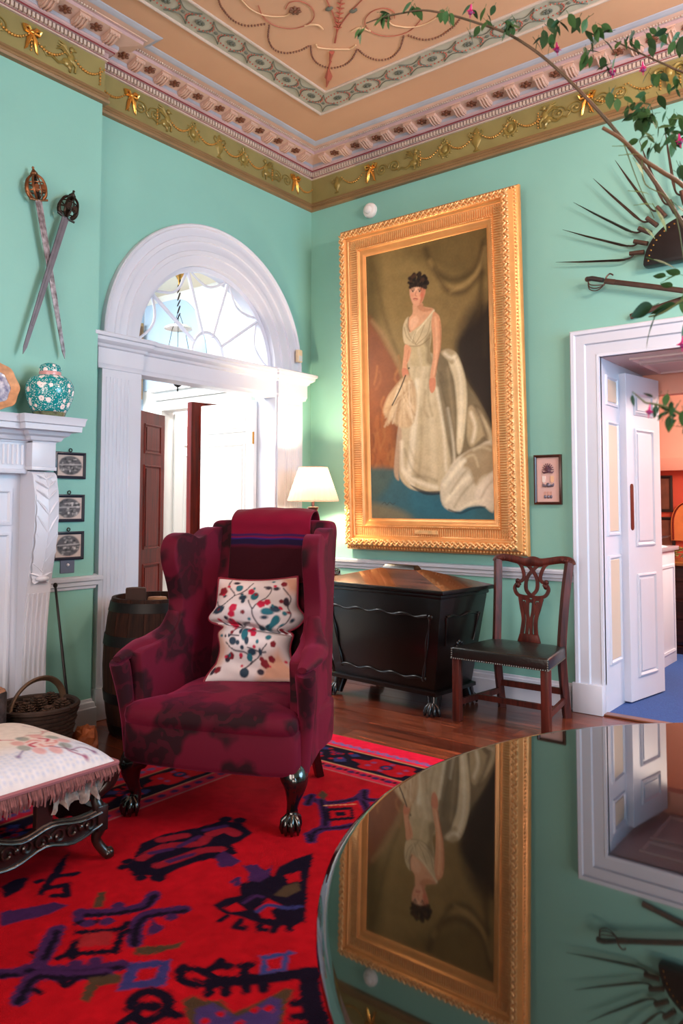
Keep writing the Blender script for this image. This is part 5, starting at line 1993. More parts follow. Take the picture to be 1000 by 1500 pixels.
fs.append(tuple(range((len(rings) - 1) * n, len(rings) * n)))
fs.append(tuple(range(n - 1, -1, -1)))
cu.add(vs, fs)
cu.build('seat_cushion', M_VEL, AC, smooth=60)
# back
bo = [(-0.33, 0.40), (0.33, 0.40)] + spline([(0.335, 1.15), (0.333, 1.225), (0.305, 1.258), (0.2, 1.262), (0.0, 1.27), (-0.2, 1.262), (-0.305, 1.258), (-0.333, 1.225), (-0.335, 1.15)], 4)
bk_ = MB().prism(bo, 0.0, 0.115, 'xz')
bk_.v = [(x, y_ + 0.555 + (z - 0.42) * 0.16, z) for x, y_, z in bk_.v]
bk_.build('backrest', M_VEL, AC, bevel=0.028, seg=3)
# wings flowing into arms
WO = spline([(0.70, 1.225), (0.60, 1.222), (0.52, 1.188), (0.46, 1.178), (0.41, 1.196), (0.35, 1.205), (0.285, 1.185), (0.255, 1.13), (0.262, 1.06), (0.30, 0.97), (0.325, 0.88), (0.31, 0.80), (0.26, 0.745), (0.17, 0.715), (0.06, 0.70), (0.01, 0.685)], 4)
WO += [(0.015, 0.64), (0.03, 0.56), (0.035, 0.23), (0.62, 0.23), (0.70, 0.9)]
ARM = spline([(0.06, -0.055, 0.668), (0.06, 0.02, 0.678), (0.05, 0.12, 0.692), (0.03, 0.22, 0.705), (0.0, 0.29, 0.75), (-0.012, 0.325, 0.83)], 5)
for s in (-1, 1):
    mbw = MB().prism(WO, -0.04, 0.04, 'yz')
    # toe-out: front further out than the back
    mbw.v = [(s * 0.375 - s * (y_ - 0.05) * 0.115 + x + s * 0.02 * max(0, (0.45 - y_)) * (1 if z > 0.75 else 0.5), y_, z) for x, y_, z in mbw.v]
    mbw.build('wing', M_VEL, AC, bevel=0.022, seg=3)
    PA = [(s * (0.365 + a), b_, c_) for a, b_, c_ in ARM]
    k = len(PA)
    rr = [0.052 * min(1, 0.35 + 1.6 * i / k) * (1 - 0.55 * max(0, (i / k - 0.6) / 0.4)) for i in range(k)]
    MB().tube(PA, rr, n=12, flat=(1.15, 0.72), up=(1, 0, 0)).build('arm_roll', M_VEL, AC, smooth=70)
    # welting of the seat corner under the arm
    MB().tube(spline([(s * 0.40, 0.03, 0.24), (s * 0.415, 0.022, 0.42), (s * 0.425, 0.0, 0.56), (s * 0.43, -0.03, 0.655)], 4), [0.03, 0.03, 0.03, 0.03, 0.032, 0.034, 0.036, 0.038, 0.040, 0.042, 0.043, 0.044, 0.042], n=10, flat=(1.0, 1.1)).build('arm_front', M_VEL, AC, smooth=70)
# legs
def cabriole(s):
    leg = MB()
    leg.tube(spline([(s * 0.355, 0.03, 0.25), (s * 0.378, 0.0, 0.20), (s * 0.372, 0.0, 0.14), (s * 0.362, 0.012, 0.085), (s * 0.366, 0.002, 0.045)], 5),
             [0.058, 0.06, 0.061, 0.06, 0.058, 0.054, 0.049, 0.044, 0.039, 0.035, 0.031, 0.028, 0.026, 0.025, 0.024, 0.024, 0.025, 0.026, 0.027, 0.028, 0.028], n=12)
    lg_ = leg.build('leg', M_EBON, AC, smooth=70)
    MB().ball((s * 0.367, -0.008, 0.032), (0.036, 0.036, 0.031), 12, 8).build('ball', M_EBON, lg_, smooth=80)
    for a in (-1.0, -0.33, 0.33, 1.0, 2.6):
        dx, dy = math.sin(a) * s, -math.cos(a)
        MB().tube([(s * 0.367 + dx * 0.016, -0.006 + dy * 0.016, 0.072), (s * 0.367 + dx * 0.038, -0.008 + dy * 0.038, 0.056), (s * 0.367 + dx * 0.044, -0.008 + dy * 0.044, 0.026), (s * 0.367 + dx * 0.04, -0.008 + dy * 0.04, 0.003)],
                  [0.011, 0.0115, 0.010, 0.005], n=8).build('claw', M_EBON, lg_, smooth=80)
    MB().ball((s * 0.385, -0.04, 0.205), (0.02, 0.012, 0.032), 8, 6).build('knee_carving', M_EBON, lg_)


for s in (-1, 1):
    cabriole(s)
    MB().tube([(s * 0.275, 0.585, 0.25), (s * 0.275, 0.60, 0.12), (s * 0.28, 0.66, 0.0)], [0.03, 0.028, 0.027], n=4).build('leg', M_EBON, AC, bevel=0.003, seg=1)

# ---- velvet throw over the back, with blue stripes
Pt = Paint(0, 0, 1, 1, 60, 110, (112, 6, 38))
Pt.noise(0.12, 8)
for v0, v1, c_ in ((0.30, 0.335, (42, 20, 70)), (0.355, 0.375, (44, 22, 96)), (0.375, 0.47, (24, 12, 46)), (0.47, 0.50, (40, 4, 22)), (0.50, 1.0, (42, 2, 14))):
    Pt.poly([(-0.1, v0), (1.1, v0), (1.1, v1), (-0.1, v1)], c_, soft=0.008)
def back_y(z):
    return 0.555 + (z - 0.42) * 0.16


drape = [(back_y(0.95) - 0.008, 0.95), (back_y(1.1) - 0.008, 1.1), (back_y(1.2) - 0.012, 1.2), (back_y(1.255) - 0.016, 1.262), (back_y(1.27) + 0.03, 1.302), (back_y(1.27) + 0.09, 1.302), (back_y(1.26) + 0.135, 1.25), (back_y(1.15) + 0.128, 1.15), (back_y(1.05) + 0.127, 1.02)][::-1]
dr_ = spline(drape, 14)
idx = np.linspace(0, len(dr_) - 1, 110)
G = np.zeros((110, 60, 3))
for j in range(110):
    q = dr_[int(idx[j])]
    for i in range(60):
        u = i / 59 - 0.5
        bul = 0.010 * max(0.0, 1 - (2 * u) ** 4)
        sag = 0.012 * (1 - (2 * u) ** 2) if q[1] > 1.2 else 0.0
        G[j, i] = (u * 0.43 + 0.01, q[0] - (bul if j > 55 else -bul) * 0.6, q[1] + sag + 0.002 * math.sin(14 * u + j * 0.2))
# stripes: v measured from the top edge of the front face downwards
Z = [p[1] for p in dr_]
v = np.array([(1.30 - dr_[int(idx[j])][1]) / 0.35 if j > 50 else 0.0 for j in range(110)])
cols = Pt.im[np.clip((v * 109).astype(int), 0, 109)]
throw = grid_object('velvet_throw', G, cols.reshape(-1, 3), vmat('velvet_throw', rough=0.8, sheen=0.08, spec=0.1, bump=0.2, bscale=60), None)
throw.location, throw.rotation_euler = AC.location, AC.rotation_euler
sm = throw.modifiers.new('thickness', 'SOLIDIFY')
sm.thickness = 0.008
tag(throw, 'crimson velvet throw with dark blue stripes hung over the armchair back', 'throw')

# ---- flowered cushion, slumped and pinched across the middle
CW, CH = 0.46, 0.56
Pc = Paint(-0.5, 0, 0.5, 1, 150, 170, (214, 204, 210))


def cq(px, py):
    """cushion face from the photo: rough bilinear map of its outline"""
    v_ = (1008 - py) / (1008 - 842)
    l = 296 + 10 * v_
    r = 428 + 10 * v_
    return ((px - l) / (r - l) - 0.5, v_)


def cm(x, y_):                               # crop coordinates (1000 px = 170 px)
    return cq(280 + x * 0.17, 830 + y_ * 0.17)


TEAL, DTEAL, CRIM, DRED, ORNG, INK = (34, 104, 122), (38, 58, 78), (186, 26, 66), (120, 24, 40), (196, 120, 60), (50, 42, 58)
for q, a in (([(0, 620), (130, 520), (190, 640), (240, 760), (170, 900), (0, 1040)], 0.55), ([(640, 860), (790, 780), (900, 1060), (500, 1060)], 0.7), ([(780, 60), (960, 60), (960, 260), (840, 240)], 0.7), ([(160, 160), (280, 150), (260, 260), (160, 260)], 0.35)):
    Pc.poly([cm(*p) for p in q], ORNG, soft=0.05, alpha=a)
for q in ([(290, 90), (270, 170), (330, 240), (340, 280), (270, 350), (220, 390), (160, 320)], [(340, 280), (430, 230), (480, 180), (510, 130)], [(490, 330), (530, 410), (560, 380), (600, 340), (660, 290), (690, 200), (620, 190)], [(530, 410), (530, 480), (570, 540), (640, 570), (720, 600), (790, 590), (820, 480), (830, 400), (870, 300), (800, 200)],
          [(280, 650), (340, 590), (420, 540), (490, 530)], [(230, 710), (310, 780), (430, 800), (480, 830)], [(480, 900), (560, 850), (620, 790), (680, 730)], [(400, 950), (480, 900), (500, 880)], [(270, 640), (380, 650)], [(470, 760), (600, 800), (660, 800)]):
    Pc.line(spline([cm(*p) for p in q], 4), 0.013, INK)


def blob(x, y_, rx, ry, col):
    c_ = cm(x, y_)
    Pc.disc(c_, rx / 1000 * 1.5, col, ry=ry / 1000 * 1.2)


for x, y_, rx, ry, c_ in [(225, 410, 45, 32, DTEAL), (380, 195, 30, 30, TEAL), (430, 300, 32, 22, DTEAL), (540, 285, 32, 36, TEAL), (440, 335, 16, 20, DTEAL), (650, 440, 45, 28, TEAL), (720, 415, 36, 26, DTEAL), (620, 490, 26, 12, DTEAL), (715, 520, 30, 40, TEAL), (700, 560, 40, 24, TEAL), (600, 570, 34, 16, DTEAL),
                          (440, 640, 30, 52, TEAL), (465, 700, 20, 30, DTEAL), (395, 610, 14, 22, DTEAL), (310, 700, 36, 30, DTEAL), (365, 715, 20, 18, DTEAL), (410, 760, 18, 18, DTEAL), (690, 670, 26, 22, TEAL), (510, 800, 40, 24, DTEAL), (480, 845, 26, 30, TEAL), (420, 975, 34, 38, DTEAL), (560, 970, 26, 24, INK),
                          (245, 275, 16, 16, DTEAL), (735, 205, 26, 16, INK), (660, 200, 24, 14, INK), (350, 130, 28, 16, INK), (830, 340, 22, 40, INK), (780, 455, 16, 18, TEAL), (580, 710, 14, 16, TEAL), (600, 800, 14, 26, DTEAL), (240, 850, 26, 30, INK), (130, 960, 20, 30, INK), (300, 490, 16, 16, INK), (370, 540, 14, 14, INK)]:
    blob(x, y_, rx, ry, c_)
for x, y_, r_, c_ in [(360, 400, 34, CRIM), (355, 455, 28, CRIM), (610, 370, 34, CRIM), (665, 350, 30, CRIM), (500, 235, 28, CRIM), (300, 550, 34, CRIM), (335, 520, 26, CRIM), (495, 590, 30, CRIM), (530, 630, 28, CRIM), (745, 730, 26, DRED), (600, 860, 22, DRED), (620, 900, 36, DRED), (220, 225, 40, DRED), (805, 155, 28, DRED), (840, 590, 26, DRED), (280, 830, 30, DRED), (390, 825, 18, CRIM), (450, 440, 16, DRED), (790, 335, 18, DRED), (545, 755, 16, CRIM), (170, 950, 30, DRED), (700, 860, 30, DRED)]:
    for k in range(5):
        t = 2 * PI * k / 5 + x
        blob(x + r_ * 0.55 * math.cos(t), y_ + r_ * 0.55 * math.sin(t), r_ * 0.5, r_ * 0.5, c_)
for k_ in range(34):
    r_ = random.Random(k_ + 77)
    blob(r_.uniform(120, 860), r_.uniform(90, 1000), r_.uniform(8, 15), r_.uniform(8, 15), r_.choice([TEAL, DTEAL, CRIM, DRED, INK]))
cuN = (150, 160)
FR = np.zeros((cuN[1], cuN[0], 3))
BK = np.zeros((cuN[1], cuN[0], 3))
Cc = np.zeros((cuN[1], cuN[0], 3))
for j in range(cuN[1]):
    vv = j / (cuN[1] - 1)
    for i in range(cuN[0]):
        u = i / (cuN[0] - 1) * 2 - 1
        # outline: pinched waist at v=.52, flared corners
        wst = math.exp(-((vv - 0.50) / 0.06) ** 2)
        half = 0.200 + 0.038 * math.exp(-((vv - 0.60) / 0.07) ** 2) + 0.045 * max(0, (0.16 - vv) / 0.16) - 0.030 * math.exp(-((vv - 0.30) / 0.16) ** 2) - 0.035 * math.exp(-((vv - 0.49) / 0.03) ** 2)
        edge = max(0.0, (1 - abs(u) ** 3.0)) * max(0.0, 1 - abs(2 * vv - 1) ** 5)
        lobe = 0.05 + 0.075 * math.exp(-((vv - 0.66 + 0.03 * u) / 0.14) ** 2) + 0.06 * math.exp(-((vv - 0.34) / 0.13) ** 2) - 0.085 * math.exp(-((vv - 0.49 + 0.05 * u) / 0.022) ** 2)
        th = max(0.0, edge) ** 0.55 * max(0.012, lobe)
        wr = 0.006 * math.sin(40 * vv + 6 * u) * max(0, 0.3 - vv) / 0.3 * edge + 0.004 * math.sin(23 * u + 9 * vv) * max(0, 0.3 - vv)
        zz = vv * 0.50 - 0.018 * (1 - u * u) * (vv > 0.9) * (vv - 0.9) * 10 - 0.012 * u * wst
        FR[j, i] = (u * half, -(th + wr), zz)
        BK[j, i] = (u * half, th * 0.45, zz)
        Cc[j, i] = Pc.im[int(vv * 169), int((u + 1) / 2 * 149)]
CUSH = thing('cushion', 'white cushion printed with teal and crimson flowers slumped in the armchair', 'cushion', (0, 0, 0))
grid_object('front_cover', FR, Cc.reshape(-1, 3), vmat('flowered_chintz', rough=0.7, bump=0.15, bscale=200), CUSH)
grid_object('back_cover', BK[:, ::-1], Cc.reshape(-1, 3), vmat('flowered_chintz'), CUSH)
edge_pts = [tuple(FR[j, 0]) for j in range(cuN[1])] + [tuple(FR[-1, i]) for i in range(cuN[0])] + [tuple(FR[j, -1]) for j in range(cuN[1] - 1, -1, -1)]
MB().tube(edge_pts[::3], 0.0075, n=6).build('piping', mat('crimson_piping', (120, 16, 44), rough=0.7), CUSH, smooth=80)
ACm = Matrix.Translation(AC.location) @ Matrix.Rotation(rad(22.3), 4, 'Z')
CUSH.matrix_world = ACm @ Matrix.Translation((0.03, 0.40, 0.502)) @ Matrix.Rotation(rad(-16), 4, 'X') @ Matrix.Rotation(rad(-4), 4, 'Y') @ Matrix.Rotation(rad(8), 4, 'Z')

# ================================================================== needlework stool
SX0_, SX1_, SYA, SYB = 1.02, 1.735, -4.25, -3.20
ST = thing('needlework_stool', 'long carved stool with fringed floral needlework top on the red rug', 'stool', ((SX0_ + SX1_) / 2, (SYA + SYB) / 2, 0.012))
hx, hy = (SX1_ - SX0_) / 2, (SYB - SYA) / 2
ZS = 0.335                                    # underside of upholstery above the rug
nx, ny = 150, 220
Pz = Paint(-hx, -hy, hx, hy, nx, ny, (212, 196, 186))
for i in range(1, 36):
    for j in range(1, 52):
        x, y_ = -hx + 2 * hx * i / 36, -hy + 2 * hy * j / 52
        if x > hx - 0.16:
            Pz.disc((x + (0.005 if j % 2 else 0), y_), 0.005, (150, 156, 186), alpha=0.8)
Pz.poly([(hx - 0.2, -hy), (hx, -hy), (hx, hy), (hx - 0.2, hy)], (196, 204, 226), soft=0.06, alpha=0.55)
RSE, PNK, LEAF = (176, 52, 76), (206, 140, 136), (120, 126, 116)


def bunch(x, y_, sc=1.0):
    for k in range(9):
        t = 2 * PI * k / 9
        Pz.disc((x + 0.085 * sc * math.cos(t), y_ + 0.075 * sc * math.sin(t)), 0.03 * sc, LEAF if k % 2 else PNK, ry=0.02 * sc, alpha=0.75)
    Pz.disc((x, y_), 0.055 * sc, (216, 190, 186))
    for k in range(5):
        t = 2 * PI * k / 5 + 0.4
        Pz.line(spline([(x + 0.02 * sc * math.cos(t), y_ + 0.02 * sc * math.sin(t)), (x + 0.045 * sc * math.cos(t + 0.5), y_ + 0.045 * sc * math.sin(t + 0.5)), (x + 0.05 * sc * math.cos(t + 1.1), y_ + 0.05 * sc * math.sin(t + 1.1))], 4), 0.012 * sc, RSE if k % 2 else PNK)
    Pz.line([(x + 0.05 * sc, y_), (x + 0.12 * sc, y_ + 0.06 * sc)], 0.006, (110, 70, 96))


for k_ in range(26):                            # small trailing sprigs
    r_ = random.Random(k_ + 40)
    x, y_ = r_.uniform(-hx + 0.1, hx - 0.06), r_.uniform(-hy + 0.1, hy - 0.05)
    a_ = r_.uniform(0, 2 * PI)
    q_ = [(x + 0.03 * t_ * math.cos(a_ + 0.5 * t_), y_ + 0.03 * t_ * math.sin(a_ + 0.5 * t_)) for t_ in range(4)]
    Pz.line(spline(q_, 4), 0.005, r_.choice([(122, 92, 116), (140, 140, 128), (170, 110, 110)]), alpha=0.8)
    Pz.disc(q_[-1], 0.013, r_.choice([PNK, RSE, LEAF, (150, 152, 176)]), ry=0.009, alpha=0.8)
for q_, c_ in (([(hx - 0.05, hy - 0.07), (hx - 0.09, hy - 0.10), (hx - 0.08, hy - 0.15)], (120, 70, 110)), ([(hx - 0.03, hy - 0.12), (hx - 0.08, hy - 0.16), (hx - 0.14, hy - 0.15)], (140, 60, 96)), ([(hx - 0.10, hy - 0.04), (hx - 0.14, hy - 0.09)], (130, 130, 150)),
               ([(0.0, hy - 0.10), (0.05, hy - 0.14), (0.03, hy - 0.19)], (190, 120, 120)), ([(-0.16, hy - 0.30), (-0.10, hy - 0.36), (-0.05, hy - 0.33)], (196, 130, 120)), ([(-0.2, hy - 0.52), (-0.12, hy - 0.56), (-0.06, hy - 0.50)], (188, 120, 116)), ([(0.02, hy - 0.3), (0.06, hy - 0.26)], RSE), ([(hx - 0.12, hy - 0.34), (hx - 0.16, hy - 0.30)], (120, 100, 140))):
    Pz.line(spline(q_, 4) if len(q_) > 2 else q_, 0.008, c_, soft=0.004, alpha=0.85)
    Pz.disc(q_[0], 0.014, c_, ry=0.010, alpha=0.7)
for x, y_, s_ in ((hx - 0.20, hy - 0.20, 1.1), (-hx + 0.24, hy - 0.42, 1.0), (hx - 0.20, -0.14, 1.0), (-hx + 0.22, -0.2, 1.0), (hx - 0.2, -0.4, 1.0)):
    bunch(x, y_, s_)
Pz.noise(0.06, 3)
G = np.zeros((ny, nx, 3))
for j in range(ny):
    for i in range(nx):
        u, w_ = i / (nx - 1) * 2 - 1, j / (ny - 1) * 2 - 1
        e = (1 - abs(u) ** 5) ** 0.5 * (1 - abs(w_) ** 7) ** 0.5
        G[j, i] = (hx * u * (1 - 0.012 * (1 - e)), hy * w_, ZS + 0.012 + 0.085 * e + 0.012 * (1 - u * u) * (1 - w_ * w_))
grid_object('needlework_top', G, Pz.flat(), vmat('needlework', rough=0.9, bump=0.4, bscale=220), ST)
MB().b2((-hx, -hy, ZS - 0.02), (hx, hy, ZS + 0.014)).build('seat_frame', mat('stool_webbing', (96, 60, 56), rough=0.9), ST, bevel=0.005)
# gimp and fringe
M_FR = mat('mauve_fringe', (116, 72, 72), rough=0.95, var=0.3, vscale=60)
mb = MB()
per = [(-hx, -hy), (hx, -hy), (hx, hy), (-hx, hy)]
for k in range(4):
    a, b_ = per[k], per[(k + 1) % 4]
    mb.tube([(a[0], a[1], ZS + 0.016), (b_[0], b_[1], ZS + 0.016)], 0.009, n=6)
mb.build('gimp', mat('mauve_gimp', (140, 84, 90), rough=0.9), ST)
fr = MB()
for k in range(4):
    a, b_ = per[k], per[(k + 1) % 4]
    L_ = math.hypot(b_[0] - a[0], b_[1] - a[1])
    n = int(L_ / 0.0065)
    nx_, ny_ = (b_[1] - a[1]) / L_, -(b_[0] - a[0]) / L_
    for i in range(n):
        t = (i + random.random() * 0.5) / n
        x, y_ = a[0] + (b_[0] - a[0]) * t, a[1] + (b_[1] - a[1]) * t
        ln_f = random.uniform(0.032, 0.058) if (k != 1 or t < 0.78) else random.uniform(0.02, 0.045)
        o_ = random.uniform(0.002, 0.014)
        fr.tube([(x, y_, ZS + 0.012), (x + nx_ * (o_ + 0.006), y_ + ny_ * (o_ + 0.006), ZS - ln_f * 0.5), (x + nx_ * o_ + random.uniform(-.004, .004), y_ + ny_ * o_ + random.uniform(-.004, .004), ZS - ln_f)], [0.0035, 0.0045, 0.003], n=4, cap=False)
o = fr.build('fringe', M_FR, ST, smooth=0)
o['kind'] = 'stuff'
# torn lining showing under the fringe
mb = MB()
vs, fs = [], []
for i in range(24):
    for j in range(6):
        vs.append((hx - 0.012 + 0.012 * math.sin(i * 1.3 + j), hy - 0.06 - 0.21 * i / 23, ZS - 0.005 - (0.085 + 0.015 * math.sin(i * 0.9)) * j / 5))
for i in range(23):
    for j in range(5):
        fs.append((i * 6 + j, i * 6 + j + 1, (i + 1) * 6 + j + 1, (i + 1) * 6 + j))
mb.add(vs, fs)
mb.build('torn_lining', mat('grey_lining', (140, 122, 114), rough=0.95, var=0.35, vscale=40), ST, smooth=60)
M_CARV = mat('carved_dark_oak', (28, 14, 12), rough=0.3, coat=0.2, var=0.3, vscale=12)
for sx in (-1, 1):
    for sy in (-1, 1):
        x0, y0 = sx * (hx - 0.03), sy * (hy - 0.055)
        leg = MB().tube(spline([(x0 + sx * 0.018, y0 + sy * 0.04, ZS - 0.01), (x0 + sx * 0.012, y0 + sy * 0.03, ZS - 0.055), (x0 - sx * 0.008, y0 - sy * 0.012, ZS - 0.10), (x0, y0 - sy * 0.01, 0.20), (x0, y0, 0.17)], 4),
                        [0.032, 0.031, 0.03, 0.028, 0.026, 0.024, 0.022, 0.021, 0.02, 0.02, 0.02, 0.021, 0.022, 0.022, 0.023, 0.024, 0.024], n=10).build('leg', M_CARV, ST, smooth=60)
        MB().box((x0, y0, 0.155), (0.045, 0.045, 0.095)).build('block', M_CARV, leg, bevel=0.004)
        MB().tube(spline([(x0, y0, 0.115), (x0 - sx * 0.004, y0 - sy * 0.012, 0.075), (x0 + sx * 0.012, y0 + sy * 0.012, 0.03), (x0 + sx * 0.024, y0 + sy * 0.026, 0.02), (x0 + sx * 0.032, y0 + sy * 0.028, 0.036)], 4),
                  [0.024, 0.023, 0.021, 0.02, 0.019, 0.018, 0.018, 0.018, 0.0185, 0.019, 0.0195, 0.02, 0.02, 0.019, 0.016, 0.013, 0.01], n=10).build('scroll_foot', M_CARV, leg, smooth=60)
        MB().tube([(x0 + sx * 0.02, y0 + sy * 0.026 - 0.012, 0.02), (x0 + sx * 0.02, y0 + sy * 0.026 + 0.012, 0.02)], 0.02, n=12).build('foot_volute', M_CARV, leg)
# carved low rails between the legs
def carved_rail(L_, parent, M):
    mb_ = MB()
    mb_.M = M
    top = spline([(-L_, 0.19), (-L_ * 0.8, 0.185), (-L_ * 0.55, 0.205), (-L_ * 0.3, 0.185), (0, 0.225), (L_ * 0.3, 0.185), (L_ * 0.55, 0.205), (L_ * 0.8, 0.185), (L_, 0.19)], 4)
    bot = spline([(L_, 0.125), (L_ * 0.75, 0.095), (L_ * 0.5, 0.12), (L_ * 0.25, 0.09), (0, 0.10), (-L_ * 0.25, 0.09), (-L_ * 0.5, 0.12), (-L_ * 0.75, 0.095), (-L_, 0.125)], 4)
    mb_.prism(top + bot, -0.014, 0.014, 'xz')
    rail = mb_.build('carved_rail', M_CARV, parent, bevel=0.004, seg=1)
    m2 = MB()
    m2.M = M
    m2.tube([(x, -0.018, z - 0.012) for x, z in top], 0.007, n=6)
    m2.tube([(x, -0.018, z + 0.010) for x, z in bot], 0.007, n=6)
    for q in range(-3, 4):
        cx_ = q * L_ * 0.27
        for s in (-1, 1):
            pts = []
            for i in range(15):
                t = i / 14 * 2.3 * PI
                r_ = 0.03 * (1 - i / 18)
                pts.append((cx_ + s * (0.034 - r_ * math.cos(t)), -0.02, 0.15 + r_ * math.sin(t)))
            m2.tube(pts, 0.0055, n=5)
        m2.ball((cx_, -0.018, 0.15), (0.012, 0.010, 0.014), 8, 6)
    m2.build('carving', M_CARV, rail, smooth=60)


for s in (-1, 1):
    carved_rail(hy - 0.06, ST, Matrix.Translation((s * (hx - 0.03), 0, 0)) @ Matrix.Rotation(PI / 2 * s, 4, 'Z'))
    carved_rail(hx - 0.04, ST, Matrix.Translation((0, s * (hy - 0.055), 0)) @ Matrix.Rotation(0 if s < 0 else PI, 4, 'Z'))
for y_ in (hy - 0.29, -hy + 0.29):
    for s in (-1, 1):
        MB().b2((s * (hx - 0.035) - 0.014, y_ - 0.032, 0.19), (s * (hx - 0.035) + 0.014, y_ + 0.032, ZS - 0.01)).build('bracket', M_CARV, ST, bevel=0.003, seg=1)

# ================================================================== portrait in gilt frame
PWD, PHT = 1.575, 2.60
LEAN = math.atan2(0.10, 2.6)
PT = thing('portrait_painting', 'tall gilt-framed full-length portrait of a lady in a cream gown', 'painting', (1.232, -0.028, 1.0), 0.0, None, LEAN)
FW_ = 0.255
fprof = [(0, 0), (0, 0.02), (-0.004, 0.032), (-0.018, 0.042), (-0.03, 0.05), (-0.036, 0.062), (-0.046, 0.09), (-0.06, 0.108), (-0.082, 0.112), (-0.094, 0.1), (-0.098, 0.088), (-0.112, 0.082), (-0.118, 0.07),
         (-0.135, 0.062), (-0.165, 0.06), (-0.182, 0.066), (-0.188, 0.074), (-0.198, 0.074), (-0.204, 0.062), (-0.214, 0.055), (-0.226, 0.052), (-0.25, 0.036), (-FW_, 0.03), (-FW_, 0.0)]
fpath = [(-PWD / 2, 0, 0), (-PWD / 2, 0, PHT), (PWD / 2, 0, PHT), (PWD / 2, 0, 0)]
M_FRG = mat('picture_frame_gold', (216, 146, 82), rough=0.36, metal=0.4, var=0.12, vscale=8)
M_FRB = mat('picture_frame_bright_gold', (236, 184, 124), rough=0.3, metal=0.4, var=0.15, vscale=30)
frm = MB()
frm.sweep(fprof, fpath, (0, -1, 0), closed=True)
frame = frm.build('frame', M_FRG, PT, smooth=40)
# carved leaves along the crest, beads at the outer edge, ribs in the hollow: joined courses on each side
sides = [((-PWD / 2, 0), (0, 1), PHT), ((-PWD / 2, PHT), (1, 0), PWD), ((PWD / 2, PHT), (0, -1), PHT), ((PWD / 2, 0), (-1, 0), PWD)]
for (sx, sz), (dx, dz), L_ in sides:
    lx, lz = dz, -dx                       # inward normal (right of travel)
    lv, bd, rb, pl_ = MB(), MB(), MB(), MB()
    Xv, Iv = Vector((dx, 0, dz)), Vector((lx, 0, lz))
    Ov = Vector((0, -1, 0))

    def frm_M(s, a, h):
        M = Matrix((Xv, Iv, Ov)).transposed().to_4x4()
        M.translation = Vector((sx + dx * s + lx * a, -h, sz + dz * s + lz * a))
        return M
    k = 0
    s = 0.07
    while s < L_ - 0.06:
        M = frm_M(s, 0.07, 0.108)
        q = 1 if k % 2 else -1
        R = Matrix.Rotation(q * 0.75, 4, 'Z')
        lv.ball((0.010, q * 0.004, 0.004), (0.026, 0.010, 0.011), 6, 5, M @ R)
        lv.ball((-0.006, -q * 0.016, 0.0), (0.014, 0.008, 0.010), 6, 4, M @ R)
        s += 0.024
        k += 1
    s = 0.02
    while s < L_ - 0.015:
        bd.ball((0, 0, 0), (0.0095, 0.011, 0.010), 6, 4, frm_M(s, 0.022, 0.046))
        s += 0.026
    s = 0.14
    while s < L_ - 0.135:
        rb.box((0, 0, 0), (0.0085, 0.062, 0.014), frm_M(s, 0.15, 0.062))
        s += 0.0185
    s = 0.20
    while s < L_ - 0.195:
        pl_.ball((0, 0, 0), (0.006, 0.006, 0.006), 5, 4, frm_M(s, 0.194, 0.074))
        s += 0.015
    for mbx, nm, mm in ((lv, 'leaf_course', M_FRB), (bd, 'bead_course', M_FRB), (rb, 'ribbed_course', M_FRB), (pl_, 'pearl_course', M_FRB)):
        o = mbx.build(nm, mm, frame, smooth=60)
        o['kind'] = 'stuff'
MB().box((0.0, -0.082, 0.155), (0.2, 0.012, 0.03)).build('name_plate', M_FRB, PT, bevel=0.003, seg=1)

# ---- the canvas: traced in photo pixels, mapped to the canvas plane
cw, ch = PWD - 2 * FW_ + 0.01, PHT - 2 * FW_ + 0.01
_src = np.array([(530, 373), (707, 328), (718, 763), (541, 762)], float)
_dst = np.array([(0, 1), (1, 1), (1, 0), (0, 0)], float)
A_ = []
for (x, y_), (u, v_) in zip(_src, _dst):
    A_.append([x, y_, 1, 0, 0, 0, -u * x, -u * y_, -u])
    A_.append([0, 0, 0, x, y_, 1, -v_ * x, -v_ * y_, -v_])
_, _, Vt = np.linalg.svd(np.array(A_))
HM = Vt[-1].reshape(3, 3)


def cv(px, py):
    w_ = HM @ np.array([px, py, 1.0])
    return (w_[0] / w_[2] * cw, w_[1] / w_[2] * ch)


Pp = Paint(0, 0, cw, ch, 260, 520, (118, 98, 58))


def pp(pts, col, soft=0.008, a=1.0, sm=4):
    q = [cv(*p) for p in pts]
    if sm:
        q = spline(q, sm, closed=True)
    Pp.poly(q, col, soft=soft, alpha=a)


def ps(pts, w_, col, soft=0.006, a=1.0):
    q = [cv(*p) for p in pts]
    Pp.line(spline(q, 4) if len(q) > 2 else q, w_, col, soft=soft, alpha=a)


